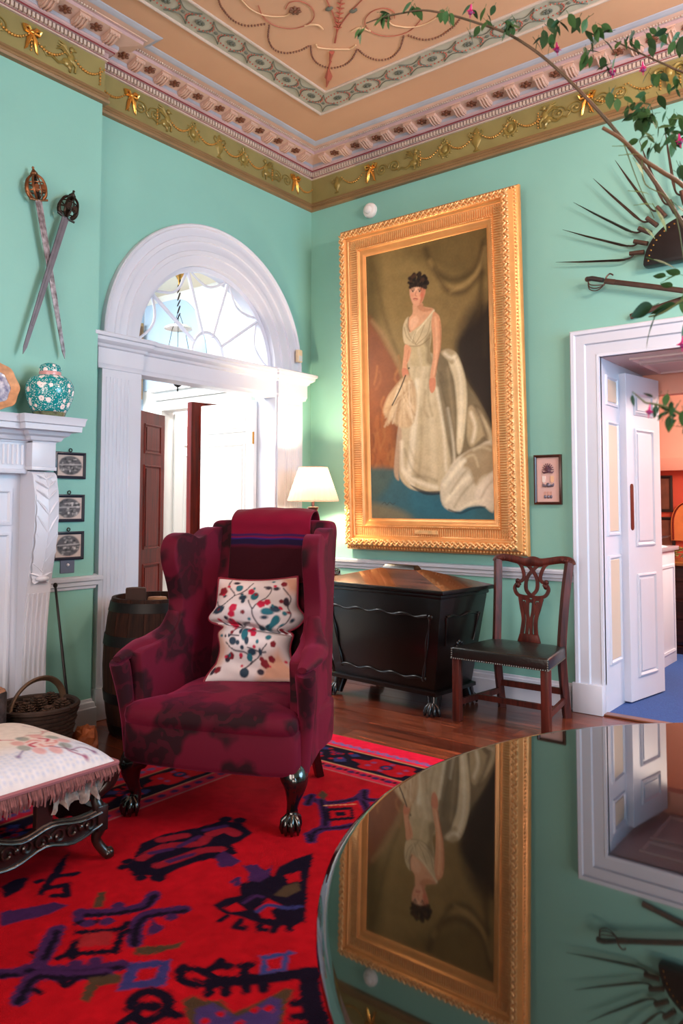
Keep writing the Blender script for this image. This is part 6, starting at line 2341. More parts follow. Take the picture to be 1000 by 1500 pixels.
# curtain tones
pp([(525, 380), (600, 358), (650, 420), (640, 520), (600, 560), (560, 560), (525, 470)], (140, 116, 70), 0.12, 0.8)
pp([(620, 420), (690, 420), (690, 520), (650, 560), (620, 500)], (132, 108, 66), 0.10, 0.6)
pp([(590, 360), (712, 325), (712, 400), (660, 400), (620, 385)], (96, 78, 44), 0.06, 0.7)
pp([(672, 470), (716, 440), (722, 640), (700, 610), (668, 540)], (44, 32, 24), 0.06, 0.9)
pp([(528, 372), (545, 368), (550, 460), (538, 540), (528, 500)], (86, 72, 38), 0.06, 0.8)
for q, w_, c_, a in (([(618, 362), (632, 395), (660, 408), (690, 390), (706, 350)], 0.05, (74, 58, 32), 0.75), ([(624, 380), (640, 412), (668, 420), (694, 398), (707, 372)], 0.03, (160, 132, 82), 0.55),
                     ([(630, 392), (650, 424), (676, 424), (700, 396)], 0.035, (70, 54, 30), 0.7), ([(700, 352), (698, 420), (692, 500)], 0.04, (70, 54, 30), 0.7), ([(708, 350), (707, 420), (704, 520)], 0.03, (150, 124, 78), 0.5),
                     ([(560, 380), (566, 440), (580, 500)], 0.06, (150, 124, 76), 0.3), ([(655, 425), (690, 400), (704, 360)], 0.02, (168, 140, 90), 0.5), ([(540, 384), (548, 420), (560, 470), (582, 530)], 0.03, (96, 76, 42), 0.5)):
    ps(q, w_, c_, 0.02, a)
# brown tapestry at the lower left
pp([(534, 468), (545, 480), (560, 505), (582, 548), (586, 600), (582, 650), (576, 690), (536, 694), (534, 560)], (126, 74, 42), 0.03, 1.0)
pp([(540, 640), (560, 600), (574, 660), (572, 692), (540, 694)], (164, 96, 48), 0.03, 0.7)
for k in range(26):
    r_ = random.Random(k)
    x, y_ = r_.uniform(538, 580), r_.uniform(520, 690)
    ps([(x, y_), (x + r_.uniform(-5, 5), y_ + 12), (x + r_.uniform(-6, 6), y_ + 26)], 0.014, r_.choice([(176, 116, 66), (96, 54, 32), (150, 96, 56)]), 0.012, 0.5)
ps([(540, 470), (556, 490), (572, 520), (584, 548)], 0.035, (150, 116, 76), 0.015, 0.7)
# blue floor
pp([(530, 690), (575, 690), (600, 700), (660, 720), (725, 730), (725, 775), (530, 775)], (52, 92, 100), 0.02, 1.0, sm=0)
pp([(530, 692), (572, 690), (560, 720), (536, 740)], (70, 88, 80), 0.03, 0.8)
pp([(534, 740), (580, 748), (600, 768), (534, 770)], (122, 112, 84), 0.03, 0.8)
pp([(600, 722), (650, 738), (690, 752), (640, 766), (600, 750)], (40, 96, 112), 0.03, 0.6)
# dark ground behind the train
pp([(664, 500), (690, 470), (718, 450), (718, 640), (704, 606), (684, 566), (668, 536)], (42, 30, 22), 0.03, 0.9)
# train: grey-brown underside, then the lit folds
GD, GM, GL, GH = (118, 102, 74), (168, 148, 112), (204, 186, 150), (228, 214, 184)
pp([(634, 522), (648, 512), (664, 524), (676, 556), (694, 586), (712, 622), (717, 650), (717, 700), (660, 690), (648, 650), (638, 590)], GD, 0.012)
pp([(655, 516), (664, 520), (674, 548), (678, 580), (676, 620), (670, 662), (663, 660), (664, 610), (660, 560), (652, 532)], GL, 0.010)
pp([(640, 516), (650, 511), (660, 515), (664, 524), (656, 534), (648, 526)], GM, 0.008)
pp([(680, 598), (694, 600), (706, 618), (716, 640), (716, 656), (704, 640), (694, 648), (684, 656), (678, 640)], GM, 0.010)
for q, c_ in (([(684, 606), (690, 626), (686, 648)], GH), ([(698, 612), (708, 630), (714, 646)], GL), ([(660, 524), (668, 550), (670, 590), (668, 640)], GH), ([(646, 518), (654, 524), (660, 522)], GH), ([(650, 540), (656, 590), (658, 640)], (146, 128, 96)), ([(640, 548), (650, 600), (654, 660)], (98, 84, 60)), ([(690, 596), (700, 620), (706, 640)], (96, 80, 56))):
    ps(q, 0.022, c_, 0.014, 0.75)
# skirt
pp([(592, 520), (624, 516), (632, 534), (640, 570), (650, 610), (658, 650), (661, 680), (652, 700), (640, 722), (618, 722), (597, 718), (584, 706), (580, 690), (580, 640), (586, 600), (596, 560)], (190, 170, 134), 0.008)
pp([(632, 548), (644, 560), (656, 610), (662, 660), (660, 684), (650, 650), (642, 610)], GD, 0.012, 0.85)
pp([(573, 694), (576, 650), (580, 622), (584, 640), (580, 690), (580, 706)], (176, 146, 116), 0.008)
for q, w_, c_, a in (([(606, 560), (602, 620), (596, 690)], 0.05, GH, 0.7), ([(622, 560), (628, 630), (630, 700)], 0.05, GL, 0.7), ([(612, 600), (612, 660), (606, 710)], 0.03, GM, 0.7), ([(634, 570), (644, 630), (648, 690)], 0.02, GH, 0.7), ([(650, 600), (658, 650), (660, 680)], 0.016, GH, 0.7),
                     ([(584, 650), (586, 690), (600, 712)], 0.03, GH, 0.7), ([(588, 660), (600, 690), (620, 706)], 0.014, GD, 0.5), ([(592, 650), (606, 680), (624, 690)], 0.014, GM, 0.6), ([(586, 690), (604, 706), (634, 716)], 0.03, GH, 0.8), ([(600, 700), (618, 700), (634, 706)], 0.012, GD, 0.45), ([(618, 524), (612, 560), (604, 600)], 0.03, GL, 0.8),
                     ([(606, 530), (600, 556), (604, 580)], 0.02, GM, 0.6), ([(626, 540), (622, 580), (628, 610)], 0.016, (150, 128, 92), 0.7), ([(618, 574), (616, 600), (622, 612)], 0.014, (150, 126, 88), 0.6), ([(640, 560), (652, 620), (656, 680)], 0.02, (98, 84, 60), 0.6)):
    ps(q, w_, c_, 0.014, a)
pp([(596, 712), (618, 721), (640, 721), (640, 726), (616, 726)], (36, 34, 38), 0.005, 0.8)
# lower train spread on the floor
pp([(662, 674), (676, 664), (692, 656), (716, 652), (718, 746), (700, 742), (680, 744), (660, 751), (643, 741), (640, 712), (650, 692)], (200, 184, 156), 0.009)
pp([(672, 668), (692, 656), (717, 654), (717, 690), (700, 700), (690, 712), (682, 690), (672, 684)], (150, 128, 94), 0.016, 0.9)
pp([(690, 722), (704, 704), (717, 694), (717, 742), (694, 738)], (212, 196, 172), 0.012, 0.9)
for q, w_, c_, a in (([(646, 712), (662, 690), (674, 676)], 0.035, GH, 0.8), ([(648, 736), (664, 716), (680, 700)], 0.03, GH, 0.7), ([(660, 744), (672, 724), (688, 706)], 0.016, (140, 122, 92), 0.6), ([(654, 724), (668, 702), (678, 690)], 0.012, (148, 128, 96), 0.6), ([(688, 660), (700, 656), (712, 660)], 0.014, GL, 0.7), ([(676, 672), (688, 668), (694, 684)], 0.012, GL, 0.6), ([(696, 736), (706, 716), (716, 704)], 0.014, (158, 138, 108), 0.6), ([(668, 748), (684, 738), (700, 734)], 0.02, GH, 0.6)):
    ps(q, w_, c_, 0.012, a)
ps([(652, 748), (668, 753), (686, 746), (704, 744)], 0.012, (30, 40, 48), 0.006, 0.8)
# bodice
pp([(585.6, 476), (590, 466), (594, 464), (600, 470), (612, 470), (628, 453), (631, 456), (627, 473), (626.5, 495), (624, 516), (630, 532), (600, 536), (598, 521), (592, 507), (587, 502), (584.8, 489)], (196, 176, 138), 0.006)
pp([(592, 507), (608, 507), (624, 496), (624, 516), (630, 534), (598, 536), (598, 520)], (186, 166, 126), 0.006)
pp([(616, 500), (626, 486), (625, 512), (631, 534), (620, 532), (620, 512)], (130, 112, 78), 0.012, 0.75)
# neck, chest
pp([(600, 444), (613, 443), (615, 448), (629, 451), (626, 458), (612, 474), (597, 486), (594, 484), (593, 468), (599, 458)], (214, 160, 122), 0.005)
pp([(606, 446), (614, 444), (616, 449), (628, 452), (616, 456), (608, 452)], (178, 118, 82), 0.006, 0.7)
pp([(596, 468), (604, 462), (608, 470), (600, 482), (596, 482)], (230, 182, 146), 0.008, 0.7)
ps([(593, 465), (592.5, 478), (595, 485)], 0.008, (96, 70, 46), 0.004, 0.8)
ps([(629.5, 454), (616, 472), (603, 488), (597, 500)], 0.012, (222, 206, 168), 0.006, 0.9)
for q in ([(587, 480), (591, 494), (601, 503)], [(604, 486), (600, 496), (604, 505)], [(616, 476), (610, 492), (603, 504)], [(625, 470), (620, 490), (605, 505)], [(590, 474), (594, 490), (600, 500)]):
    ps(q, 0.006, (140, 118, 82), 0.005, 0.75)
ps([(594, 507), (610, 506), (624, 495)], 0.007, (130, 108, 72), 0.005, 0.8)
ps([(608, 512), (610, 524), (612, 534)], 0.02, GL, 0.014, 0.6)
# arms
pp([(629.6, 456), (634, 458), (638.4, 464), (640.8, 482), (640, 508), (637, 524), (634, 540), (632, 556), (632, 570), (627, 574), (624, 568), (625, 548), (628.8, 524), (628.6, 500), (626.4, 476), (627, 466)], (212, 152, 112), 0.005, sm=3)
ps([(632, 464), (634, 490), (634, 516), (630, 548)], 0.012, (232, 182, 142), 0.010, 0.7)
ps([(638.6, 470), (640, 500), (636, 528), (632, 552)], 0.008, (160, 98, 66), 0.006, 0.7)
pp([(624, 556), (632, 555), (632.6, 566), (630, 575), (626, 576), (623.6, 568)], (200, 128, 94), 0.004)
pp([(588, 505), (597, 510), (595, 524), (591, 536), (592.8, 549), (588, 553), (584.6, 548), (584.6, 534), (586.4, 520)], (206, 146, 108), 0.005, sm=3)
ps([(594, 514), (591, 530)], 0.006, (158, 98, 68), 0.005, 0.6)
pp([(584, 541), (591, 541), (594, 550), (590, 556), (585, 552)], (190, 118, 86), 0.004)
Pp.disc(cv(594, 540), 0.007, (30, 22, 22), soft=0.004)
# feather fan
pp([(590, 550), (598, 556), (604, 572), (605, 596), (601, 620), (592, 628), (580, 626), (567, 617), (557, 606), (562, 586), (572, 570)], (188, 156, 116), 0.012)
for k in range(40):
    r_ = random.Random(k + 50)
    a = (r_.uniform(578, 598), r_.uniform(558, 580))
    b_ = (r_.uniform(559, 603), r_.uniform(600, 627))
    ps([a, ((a[0] + b_[0]) / 2 + r_.uniform(-4, 4), (a[1] + b_[1]) / 2), b_], r_.uniform(0.006, 0.018), r_.choice([(226, 206, 172), (160, 124, 86), (210, 182, 142), (196, 164, 124)]), 0.008, 0.6)
ps([(589, 551), (581, 572), (570, 595)], 0.010, (34, 26, 22), 0.004, 1.0)
# head: hair as a mass of small curls, then the face
for k in range(90):
    r_ = random.Random(k + 300)
    t = r_.uniform(0, 2 * PI)
    q = math.sqrt(r_.random())
    x, y_ = 607 + 14.2 * q * math.cos(t), 410.5 + 12.2 * q * math.sin(t)
    if y_ > 418 and 596 < x < 617:
        continue
    Pp.disc(cv(x, y_), r_.uniform(0.010, 0.018), r_.choice([(36, 24, 20), (48, 32, 24), (28, 18, 16), (70, 46, 32)]), soft=0.006)
pp([(595, 421), (600, 416.5), (606, 416), (611, 417), (617, 421), (617.4, 427), (615.4, 434), (613, 441), (608, 446), (603.5, 446.6), (599, 443), (595.6, 434), (594.6, 427)], (218, 160, 126), 0.005, sm=3)
pp([(610, 419), (617, 421), (617, 429), (614, 438), (609, 445), (611, 434)], (186, 104, 76), 0.007, 0.75)
pp([(598, 420), (606, 418), (609, 422), (604, 426), (598, 424)], (234, 184, 150), 0.006, 0.7)
for k in range(22):
    r_ = random.Random(k + 900)
    x = 595 + 23 * k / 21
    Pp.disc(cv(x, 415.5 + 1.6 * math.sin(k * 2.1) + 4 * abs((x - 606) / 12) ** 2), 0.011, r_.choice([(34, 22, 18), (56, 38, 28)]), soft=0.006)
for x in (599.3, 609.2):
    ps([(x - 2.6, 422.0), (x + 2.6, 421.6)], 0.006, (70, 44, 34), 0.003, 0.9)
    Pp.disc(cv(x, 425), 0.010, (206, 170, 150), ry=0.006, soft=0.003)
    Pp.disc(cv(x, 425), 0.0062, (40, 26, 24), ry=0.0065, soft=0.003)
    ps([(x - 2.4, 423.9), (x + 2.4, 423.7)], 0.004, (60, 38, 30), 0.003, 0.9)
ps([(604.6, 424), (602.8, 431), (605.2, 432.4)], 0.005, (170, 98, 74), 0.004, 0.9)
ps([(600.4, 436.6), (603, 436), (606, 436.8)], 0.008, (160, 56, 50), 0.003, 0.9)
ps([(601, 438.6), (605.4, 438.8)], 0.004, (176, 104, 82), 0.004, 0.7)
Pp.disc(cv(598.5, 431), 0.012, (222, 138, 108), soft=0.008, alpha=0.5)
Pp.disc(cv(612, 431), 0.014, (206, 100, 76), soft=0.010, alpha=0.6)
Pp.noise(0.06, 3).noise(0.08, 14)
ps([(556, 741), (560, 738), (563, 742), (567, 738), (571, 741), (575, 739)], 0.006, (50, 56, 50), 0.003, 0.7)
Gc = np.zeros((Pp.ny, Pp.nx, 3))
Gc[..., 0], Gc[..., 1], Gc[..., 2] = Pp.X - cw / 2, -0.031, Pp.Y + FW_ - 0.005
grid_object('canvas', Gc, Pp.flat(), vmat('oil_paint', rough=0.45, spec=0.25, bump=0.05, bscale=150), PT, smooth=False)

# ---- framed medals, smoke alarm
a, b = hit(782, 667, 1, -0.012), hit(823, 739, 1, -0.012)
md = thing('medal_frame', 'small dark frame of badges and medals beside the doorcase', 'frame', ((a.x + b.x) / 2, 0.0, b.z))
w, h = (b.x - a.x) / 2, a.z - b.z
M_MFR = mat('medal_frame_wood', (58, 26, 20), rough=0.3)
mb = MB()
mb.sweep([(0, 0), (0, 0.022), (-0.01, 0.026), (-0.018, 0.018), (-0.018, 0)], [(-w, 0, 0), (-w, 0, h), (w, 0, h), (w, 0, 0)], (0, -1, 0), closed=True)
mb.build('frame', M_MFR, md)
MB().b2((-w + 0.012, -0.008, 0.012), (w - 0.012, -0.001, h - 0.012)).build('mount', mat('pink_mount', (206, 172, 168), rough=0.7, var=0.08), md, smooth=0)
M_PEW = mat('pewter', (128, 122, 140), rough=0.35, metal=0.6, var=0.3, vscale=60)
mb = MB()
for i in range(9):
    t = PI * i / 8
    mb.tube([(0, -0.010, h * 0.70), (0.042 * math.cos(t), -0.011, h * 0.70 + 0.045 * math.sin(t))], [0.007, 0.002], n=5)
mb.ball((0, -0.01, h * 0.69), (0.02, 0.006, 0.016), 8, 6)
for s in (-1, 1):
    mb.tube([(0, -0.010, h * 0.66), (s * 0.03, -0.011, h * 0.64), (s * 0.042, -0.01, h * 0.67)], [0.008, 0.007, 0.003], n=5)
mb.build('badge', mat('dark_badge', (104, 76, 92), rough=0.4, metal=0.4), md)
for k, (x, z) in enumerate(((-0.03, 0.52), (0.03, 0.52))):
    mb = MB()
    mb.prism([(x - 0.012, h * z - 0.02), (x, h * z - 0.03), (x + 0.012, h * z - 0.02), (x + 0.012, h * z + 0.018), (x - 0.012, h * z + 0.018)], -0.008, -0.013, 'xz')
    mb.build('ribbon', mat('ribbon_%d' % k, ((226, 214, 210), (222, 184, 150))[k], rough=0.8), md)
mb = MB()
mb.ball((0, -0.011, h * 0.39), (0.016, 0.006, 0.016), 12, 6)
for s in (-1, 1):
    mb.tube([(s * 0.012, -0.010, h * 0.37), (s * 0.035, -0.011, h * 0.385), (s * 0.042, -0.01, h * 0.42)], [0.009, 0.01, 0.003], n=6)
mb.build('winged_badge', M_PEW, md)
for x in (-0.022, 0.0, 0.02):
    MB().prism([(x - 0.007, h * 0.19), (x + 0.007, h * 0.19), (x + 0.007, h * 0.26), (x - 0.007, h * 0.26)], -0.008, -0.011, 'xz').build('ribbon', mat('ribbon_small', (196, 150, 140), rough=0.8), md)
    MB().ball((x, -0.011, h * 0.155), (0.010, 0.005, 0.012), 8, 6).build('medal', M_PEW, md)
p = hit(541, 308, 1, -0.02)
sa_ = thing('smoke_alarm', 'round white smoke alarm high beside the gilt frame', 'alarm', (p.x, 0.0, p.z))
ry = Matrix.Rotation(PI / 2, 4, 'X')
M_PLAST = mat('white_plastic', (228, 226, 226), rough=0.35)
MB().lathe([(0.062, 0.0), (0.064, 0.012), (0.058, 0.03), (0.046, 0.036)], 28, ry).build('base', M_PLAST, sa_, smooth=50)
MB().lathe([(0.034, 0.034), (0.034, 0.052), (0.026, 0.06), (0.004, 0.061)], 24, ry).build('sensor_cap', M_PLAST, sa_, smooth=50)

# ================================================================== fan of bayonets over the right door
M_BAY = mat('bayonet_steel', (72, 64, 58), rough=0.35, metal=0.8, var=0.25, vscale=20)
M_SOCK = mat('bayonet_socket', (96, 76, 68), rough=0.35, metal=0.7, var=0.2, vscale=20)
ctr_px = (1002, 372)
TIPS = [((812, 383), (944, 369)), ((822, 335), (949, 357)), ((838, 295), (954, 342)), ((867, 260), (963, 331)), ((899, 233), (975, 318)), ((934, 203), (989, 312)), ((972, 185), (1003, 300))]
ords = ['lowest', 'second', 'third', 'fourth', 'fifth', 'sixth', 'seventh']
FANX = hit(1016, 375, 1, -0.05).x
FAN = []
for k, (tp, so) in enumerate(TIPS):
    lab_ = 'lowest socket bayonet of the wall fan, just above the sabre hilt' if k == 0 else '%s socket bayonet of the wall fan counting up from the sabre hilt' % ords[k]
    FAN.append((hit(*tp, 1, -0.07), hit(*so, 1, -0.05), lab_))
for k in range(6):                          # the other half of the fan, towards the window wall
    a, b, _ = FAN[k]
    FAN.append((Vector((2 * FANX - a.x, a.y, a.z)), Vector((2 * FANX - b.x, b.y, b.z)), '%s socket bayonet of the fan on the window side, counting up from the scabbard' % ords[k]))
for k, (a, b, lab_) in enumerate(FAN):
    t = thing('bayonet', lab_, 'bayonet', tuple(b), group='socket bayonets fanned over the door')
    d = Vector((a.x - b.x, 0, a.z - b.z))
    L_ = d.length
    d.normalize()
    nrm = Vector((-d.z, 0, d.x))            # in-plane perpendicular
    if nrm.z > 0:
        nrm = -nrm
    sl = 0.095
    q0 = Vector((0, 0, 0))
    MB().tube([tuple(q0 + d * 0.004), tuple(d * sl)], [0.0155, 0.0145], n=12).build('socket', M_SOCK, t, smooth=60)
    e = -nrm * 0.0 + nrm * 0.034 * (1 if k % 2 == 0 or k > 3 else 1)
    MB().tube(spline([tuple(d * (sl - 0.03) + nrm * 0.006), tuple(d * (sl - 0.005) + nrm * 0.028), tuple(d * (sl + 0.03) + nrm * 0.034)], 5), 0.0062, n=8).build('elbow', M_BAY, t)
    MB().tube([tuple(d * (sl + 0.025) + nrm * 0.034), tuple(d * (sl + 0.07) + nrm * 0.033), tuple(d * L_ * 0.7 + nrm * 0.016), tuple(d * L_)], [0.007, 0.011, 0.0075, 0.0012], n=3).build('blade', M_BAY, t, smooth=0)
# round leather boss from which they fan
c = hit(1016, 375, 1, -0.05)
bs = thing('fan_boss', 'dark half-round leather boss at the centre of the bayonet fan', 'boss', (c.x, 0.0, c.z))
bp_ = [(0.30 * math.cos(PI * i / 24) * 1.0, 0.29 * math.sin(PI * i / 24)) for i in range(25)]
mb = MB()
mb.prism([(x, z - 0.02) for x, z in bp_], -0.005, -0.085, 'xz')
M_LEA = mat('dark_leather', (22, 16, 19), rough=0.4, var=0.3, vscale=16)
mb.build('boss', M_LEA, bs, bevel=0.02, seg=2)
mb = MB()
for i in range(1, 24):
    mb.ball((0.265 * math.cos(PI * i / 24), -0.085, 0.255 * math.sin(PI * i / 24) - 0.02), (0.006, 0.004, 0.006), 6, 4)
o = mb.build('studs', M_BRASS, bs)
# sabres below
def sabre(name, label, hilt_px, far_px, y, knuckle, reach):
    a, b = hit(*hilt_px, 1, y), hit(*far_px, 1, y)
    t = thing(name, label, 'sword', tuple(a), group='sabres under the bayonet fan')
    d = Vector((b.x - a.x, 0, b.z - a.z)).normalized()
    up_ = Vector((-d.z, 0, d.x))
    if knuckle:
        MB().tube([tuple(d * 0.0), tuple(d * 0.03 + up_ * 0.008), tuple(d * 0.11 + up_ * 0.004)], [0.016, 0.017, 0.015], n=10).build('grip', mat('black_grip', (44, 34, 32), rough=0.5, bump=0.4, bscale=200), t)
        MB().ball((0, 0, 0), (0.018, 0.015, 0.018), 10, 6).build('pommel', M_SOCK, t)
        for q in (0.55, 0.8, 1.0):
            MB().tube(spline([tuple(d * 0.005), tuple(d * 0.03 - up_ * 0.062 * q + Vector((0, -0.03 * (1 - q), 0))), tuple(d * 0.085 - up_ * 0.066 * q + Vector((0, -0.05 * (1 - q), 0))), tuple(d * 0.125 - up_ * 0.02), tuple(d * 0.125)], 5), 0.0035, n=6).build('guard_bar', M_SOCK, t)
        MB().tube(spline([tuple(d * 0.122 - up_ * 0.03), tuple(d * 0.122 + up_ * 0.02), tuple(d * 0.14 + up_ * 0.05), tuple(d * 0.165 + up_ * 0.044)], 4), 0.0055, n=6).build('quillon', M_SOCK, t)
    s0 = 0.12 if knuckle else 0.0
    P_ = [tuple(d * (s0 + (reach - s0) * i / 12) + up_ * (-0.02 * (i / 12) ** 2)) for i in range(13)]
    MB().tube(P_, [0.018] * 11 + [0.014, 0.008], n=8, flat=(0.5, 1.0), up=(0, 1, 0)).build('scabbard', M_SCB2, t, smooth=60)
    MB().tube([P_[0], P_[1]], 0.0195, n=8, flat=(0.55, 1.0), up=(0, 1, 0)).build('locket', M_SOCK, t)


M_SCB2 = mat('brown_scabbard', (72, 54, 48), rough=0.4, metal=0.4, var=0.25, vscale=12)
sabre('sabre', 'sabre with brass barred guard hanging under the bayonets', (860, 409), (1000, 424), -0.065, True, 0.95)
sabre('sabre', 'plain brown scabbard slanting beneath the barred sabre', (923, 464), (1000, 437), -0.016, False, 0.8)

# ================================================================== lamp on tripod table in the corner
LPX, LPY = 0.345, -0.375
TB = thing('tripod_table', 'small round dark gallery table in the corner behind the armchair', 'table', (LPX, LPY, 0.0))
M_DW = wood('dark_rosewood', (22, 10, 10), (58, 26, 20), rough=0.22, axis=0, scale=4, coat=0.4)
MB().lathe([(0.0, 0.80), (0.215, 0.80), (0.225, 0.812), (0.215, 0.822), (0.0, 0.822)], 40, cap=False).build('top', M_DW, TB, smooth=40)
mb = MB()
for i in range(46):
    t = 2 * PI * i / 46
    mb.tube([(0.214 * math.cos(t), 0.214 * math.sin(t), 0.82), (0.214 * math.cos(t), 0.214 * math.sin(t), 0.845)], 0.003, n=5)
mb.tube([(0.214 * math.cos(2 * PI * i / 48), 0.214 * math.sin(2 * PI * i / 48), 0.848) for i in range(49)], 0.005, n=6)
mb.build('gallery', M_DW, TB)
MB().lathe([(0.03, 0.2), (0.045, 0.3), (0.03, 0.42), (0.022, 0.5), (0.03, 0.6), (0.022, 0.7), (0.05, 0.8)], 18).build('column', M_DW, TB, smooth=50)
for i in range(3):
    t = 2 * PI * i / 3 + 0.3
    MB().tube(spline([(0.02 * math.cos(t), 0.02 * math.sin(t), 0.3), (0.13 * math.cos(t), 0.13 * math.sin(t), 0.2), (0.2 * math.cos(t), 0.2 * math.sin(t), 0.05), (0.23 * math.cos(t), 0.23 * math.sin(t), 0.012)], 5), 0.018, n=8).build('leg', M_DW, TB, smooth=60)
LP = thing('table_lamp', 'lit table lamp with pleated cream shade on the corner table', 'lamp', (LPX, LPY, 0.823))
M_LB = mat('dark_bronze_lamp', (64, 42, 46), rough=0.3, metal=0.6)
MB().lathe([(0.075, 0.0), (0.078, 0.012), (0.06, 0.02), (0.03, 0.03), (0.022, 0.05), (0.026, 0.06)], 24).build('base', M_LB, LP, smooth=40)
MB().lathe([(0.030, 0.06), (0.026, 0.3), (0.023, 0.46), (0.026, 0.465)], 20).build('column', M_LB, LP, smooth=40)
MB().lathe([(0.026, 0.462), (0.034, 0.47), (0.030, 0.48), (0.036, 0.487), (0.044, 0.505), (0.046, 0.515), (0.012, 0.52), (0.012, 0.56)], 20).build('capital', M_LB, LP, smooth=40)
m = bpy.data.materials.new('pleated_shade_silk')
m.use_nodes = True
nt = m.node_tree
nt.nodes.remove(nt.nodes['Principled BSDF'])
df, tr, mx = nt.nodes.new('ShaderNodeBsdfDiffuse'), nt.nodes.new('ShaderNodeBsdfTranslucent'), nt.nodes.new('ShaderNodeMixShader')
df.inputs[0].default_value = (0.72, 0.58, 0.50, 1)
tr.inputs[0].default_value = (0.10, 0.075, 0.06, 1)
mx.inputs[0].default_value = 0.42
nt.links.new(df.outputs[0], mx.inputs[1])
nt.links.new(tr.outputs[0], mx.inputs[2])
nt.links.new(mx.outputs[0], nt.nodes['Material Output'].inputs[0])
pleat = lambda t: 1 + 0.035 * abs(math.sin(15 * t))
MB().lathe([(0.2, 0.565), (0.17, 0.655), (0.14, 0.745), (0.112, 0.83)], 216, cap=False, rfun=pleat).build('shade', m, LP, smooth=80)
for r_, z in ((0.201, 0.565), (0.113, 0.83)):
    MB().tube([(r_ * math.cos(2 * PI * i / 40), r_ * math.sin(2 * PI * i / 40), z) for i in range(41)], 0.004, n=6).build('shade_band', mat('shade_band', (214, 176, 158), rough=0.8), LP)
bl = bpy.data.materials.new('lamp_bulb_glow')
bl.use_nodes = True
bl.node_tree.nodes['Principled BSDF'].inputs['Emission Color'].default_value = (1, 0.78, 0.5, 1)
bl.node_tree.nodes['Principled BSDF'].inputs['Emission Strength'].default_value = 25
MB().ball((0, 0, 0.62), (0.024, 0.024, 0.036), 12, 8).build('bulb', bl, LP)
pl_ = bpy.data.lights.new('lamp_light', 'POINT')
pl_.energy = 62
pl_.color = (1.0, 0.74, 0.46)
pl_.shadow_soft_size = 0.045
po = bpy.data.objects.new('lamp_light', pl_)
COL.objects.link(po)
po.location = (LPX, LPY, 0.823 + 0.70)

# ---- unseen chandelier, added off centre to light the portrait wall
CHX, CHY, CHZ = 4.75, -1.75, 3.25
CHD = thing('chandelier', 'brass chandelier with lit candle bulbs, added out of view to light the room', 'chandelier', (CHX, CHY, CHZ))
MB().lathe([(0.0, -0.18), (0.03, -0.15), (0.02, -0.1), (0.05, -0.05), (0.03, 0.02), (0.02, 0.2), (0.008, 0.3), (0.006, 1.1), (0.06, 1.115), (0.065, 1.128)], 16).build('stem', M_BRASS, CHD, smooth=50)
for i in range(6):
    t = 2 * PI * i / 6
    c_, s_ = math.cos(t), math.sin(t)
    ar = MB().tube(spline([(0.03 * c_, 0.03 * s_, 0.0), (0.16 * c_, 0.16 * s_, -0.07), (0.29 * c_, 0.29 * s_, -0.03), (0.32 * c_, 0.32 * s_, 0.03)], 5), 0.008, n=8).build('arm', M_BRASS, CHD, smooth=60)
    MB().lathe([(0.01, 0.03), (0.03, 0.04), (0.03, 0.046), (0.011, 0.05), (0.011, 0.12)], 12, Matrix.Translation((0.32 * c_, 0.32 * s_, 0))).build('candle', M_PLAST, ar)
    MB().ball((0.32 * c_, 0.32 * s_, 0.145), (0.012, 0.012, 0.025), 8, 6).build('bulb', bl, ar)
    cl_ = bpy.data.lights.new('candle_light', 'POINT')
    cl_.energy = 38
    cl_.color = (1.0, 0.72, 0.62)
    cl_.shadow_soft_size = 0.03
    co = bpy.data.objects.new('candle_light', cl_)
    COL.objects.link(co)
    co.location = (CHX + 0.34 * c_, CHY + 0.34 * s_, CHZ + 0.19)

# ================================================================== sarcophagus chest
CHS = thing('sarcophagus_chest', 'black sarcophagus-shaped wine chest with paw feet under the portrait', 'chest', (1.235, -0.46, 0.0), rad(-5.2))
M_CHB = mat('black_mahogany', (15, 7, 6), rough=0.32, coat=0.12, var=0.35, vscale=5, spec=0.35)
M_CHL = wood('chest_lid_mahogany', (54, 22, 12), (116, 56, 32), rough=0.18, axis=0, scale=2.0, coat=0.5)
HW0, HD0, HW1, HD1 = 0.44, 0.215, 0.535, 0.27      # half sizes at the bottom and the top
MB().box((0, 0, 0.45), (2 * HW0, 2 * HD0, 0.61), top=(HW1 / HW0, HD1 / HD0)).build('body', M_CHB, CHS, bevel=0.006)
mb = MB()
mb.sweep([(0, 0), (0.0, 0.022), (-0.016, 0.03), (-0.03, 0.03), (-0.03, 0)], [(-HW0 - 0.02, -HD0 - 0.02, 0.125), (-HW0 - 0.02, HD0 + 0.02, 0.125), (HW0 + 0.02, HD0 + 0.02, 0.125), (HW0 + 0.02, -HD0 - 0.02, 0.125)], (0, 0, 1), closed=True)
mb.b2((-HW0 - 0.01, -HD0 - 0.01, 0.12), (HW0 + 0.01, HD0 + 0.01, 0.15))
mb.build('base_moulding', M_CHB, CHS)
MB().b2((-HW1 - 0.01, -HD1 - 0.01, 0.755), (HW1 + 0.01, HD1 + 0.01, 0.782)).build('neck_moulding', M_CHB, CHS, bevel=0.008)
lidp = [(-0.575, -0.305), (0.575, -0.305), (0.575, 0.305), (-0.575, 0.305)]
mb = MB().b2((-0.575, -0.305, 0.784), (0.575, 0.305, 0.812))
mb.build('lid_rim', M_CHB, CHS, bevel=0.008)
mb = MB()
mb.add([(-0.565, -0.295, 0.812), (0.565, -0.295, 0.812), (0.565, 0.295, 0.812), (-0.565, 0.295, 0.812), (-0.16, -0.045, 0.905), (0.16, -0.045, 0.905), (0.16, 0.045, 0.905), (-0.16, 0.045, 0.905)],
       [(0, 1, 5, 4), (1, 2, 6, 5), (2, 3, 7, 6), (3, 0, 4, 7), (4, 5, 6, 7)])
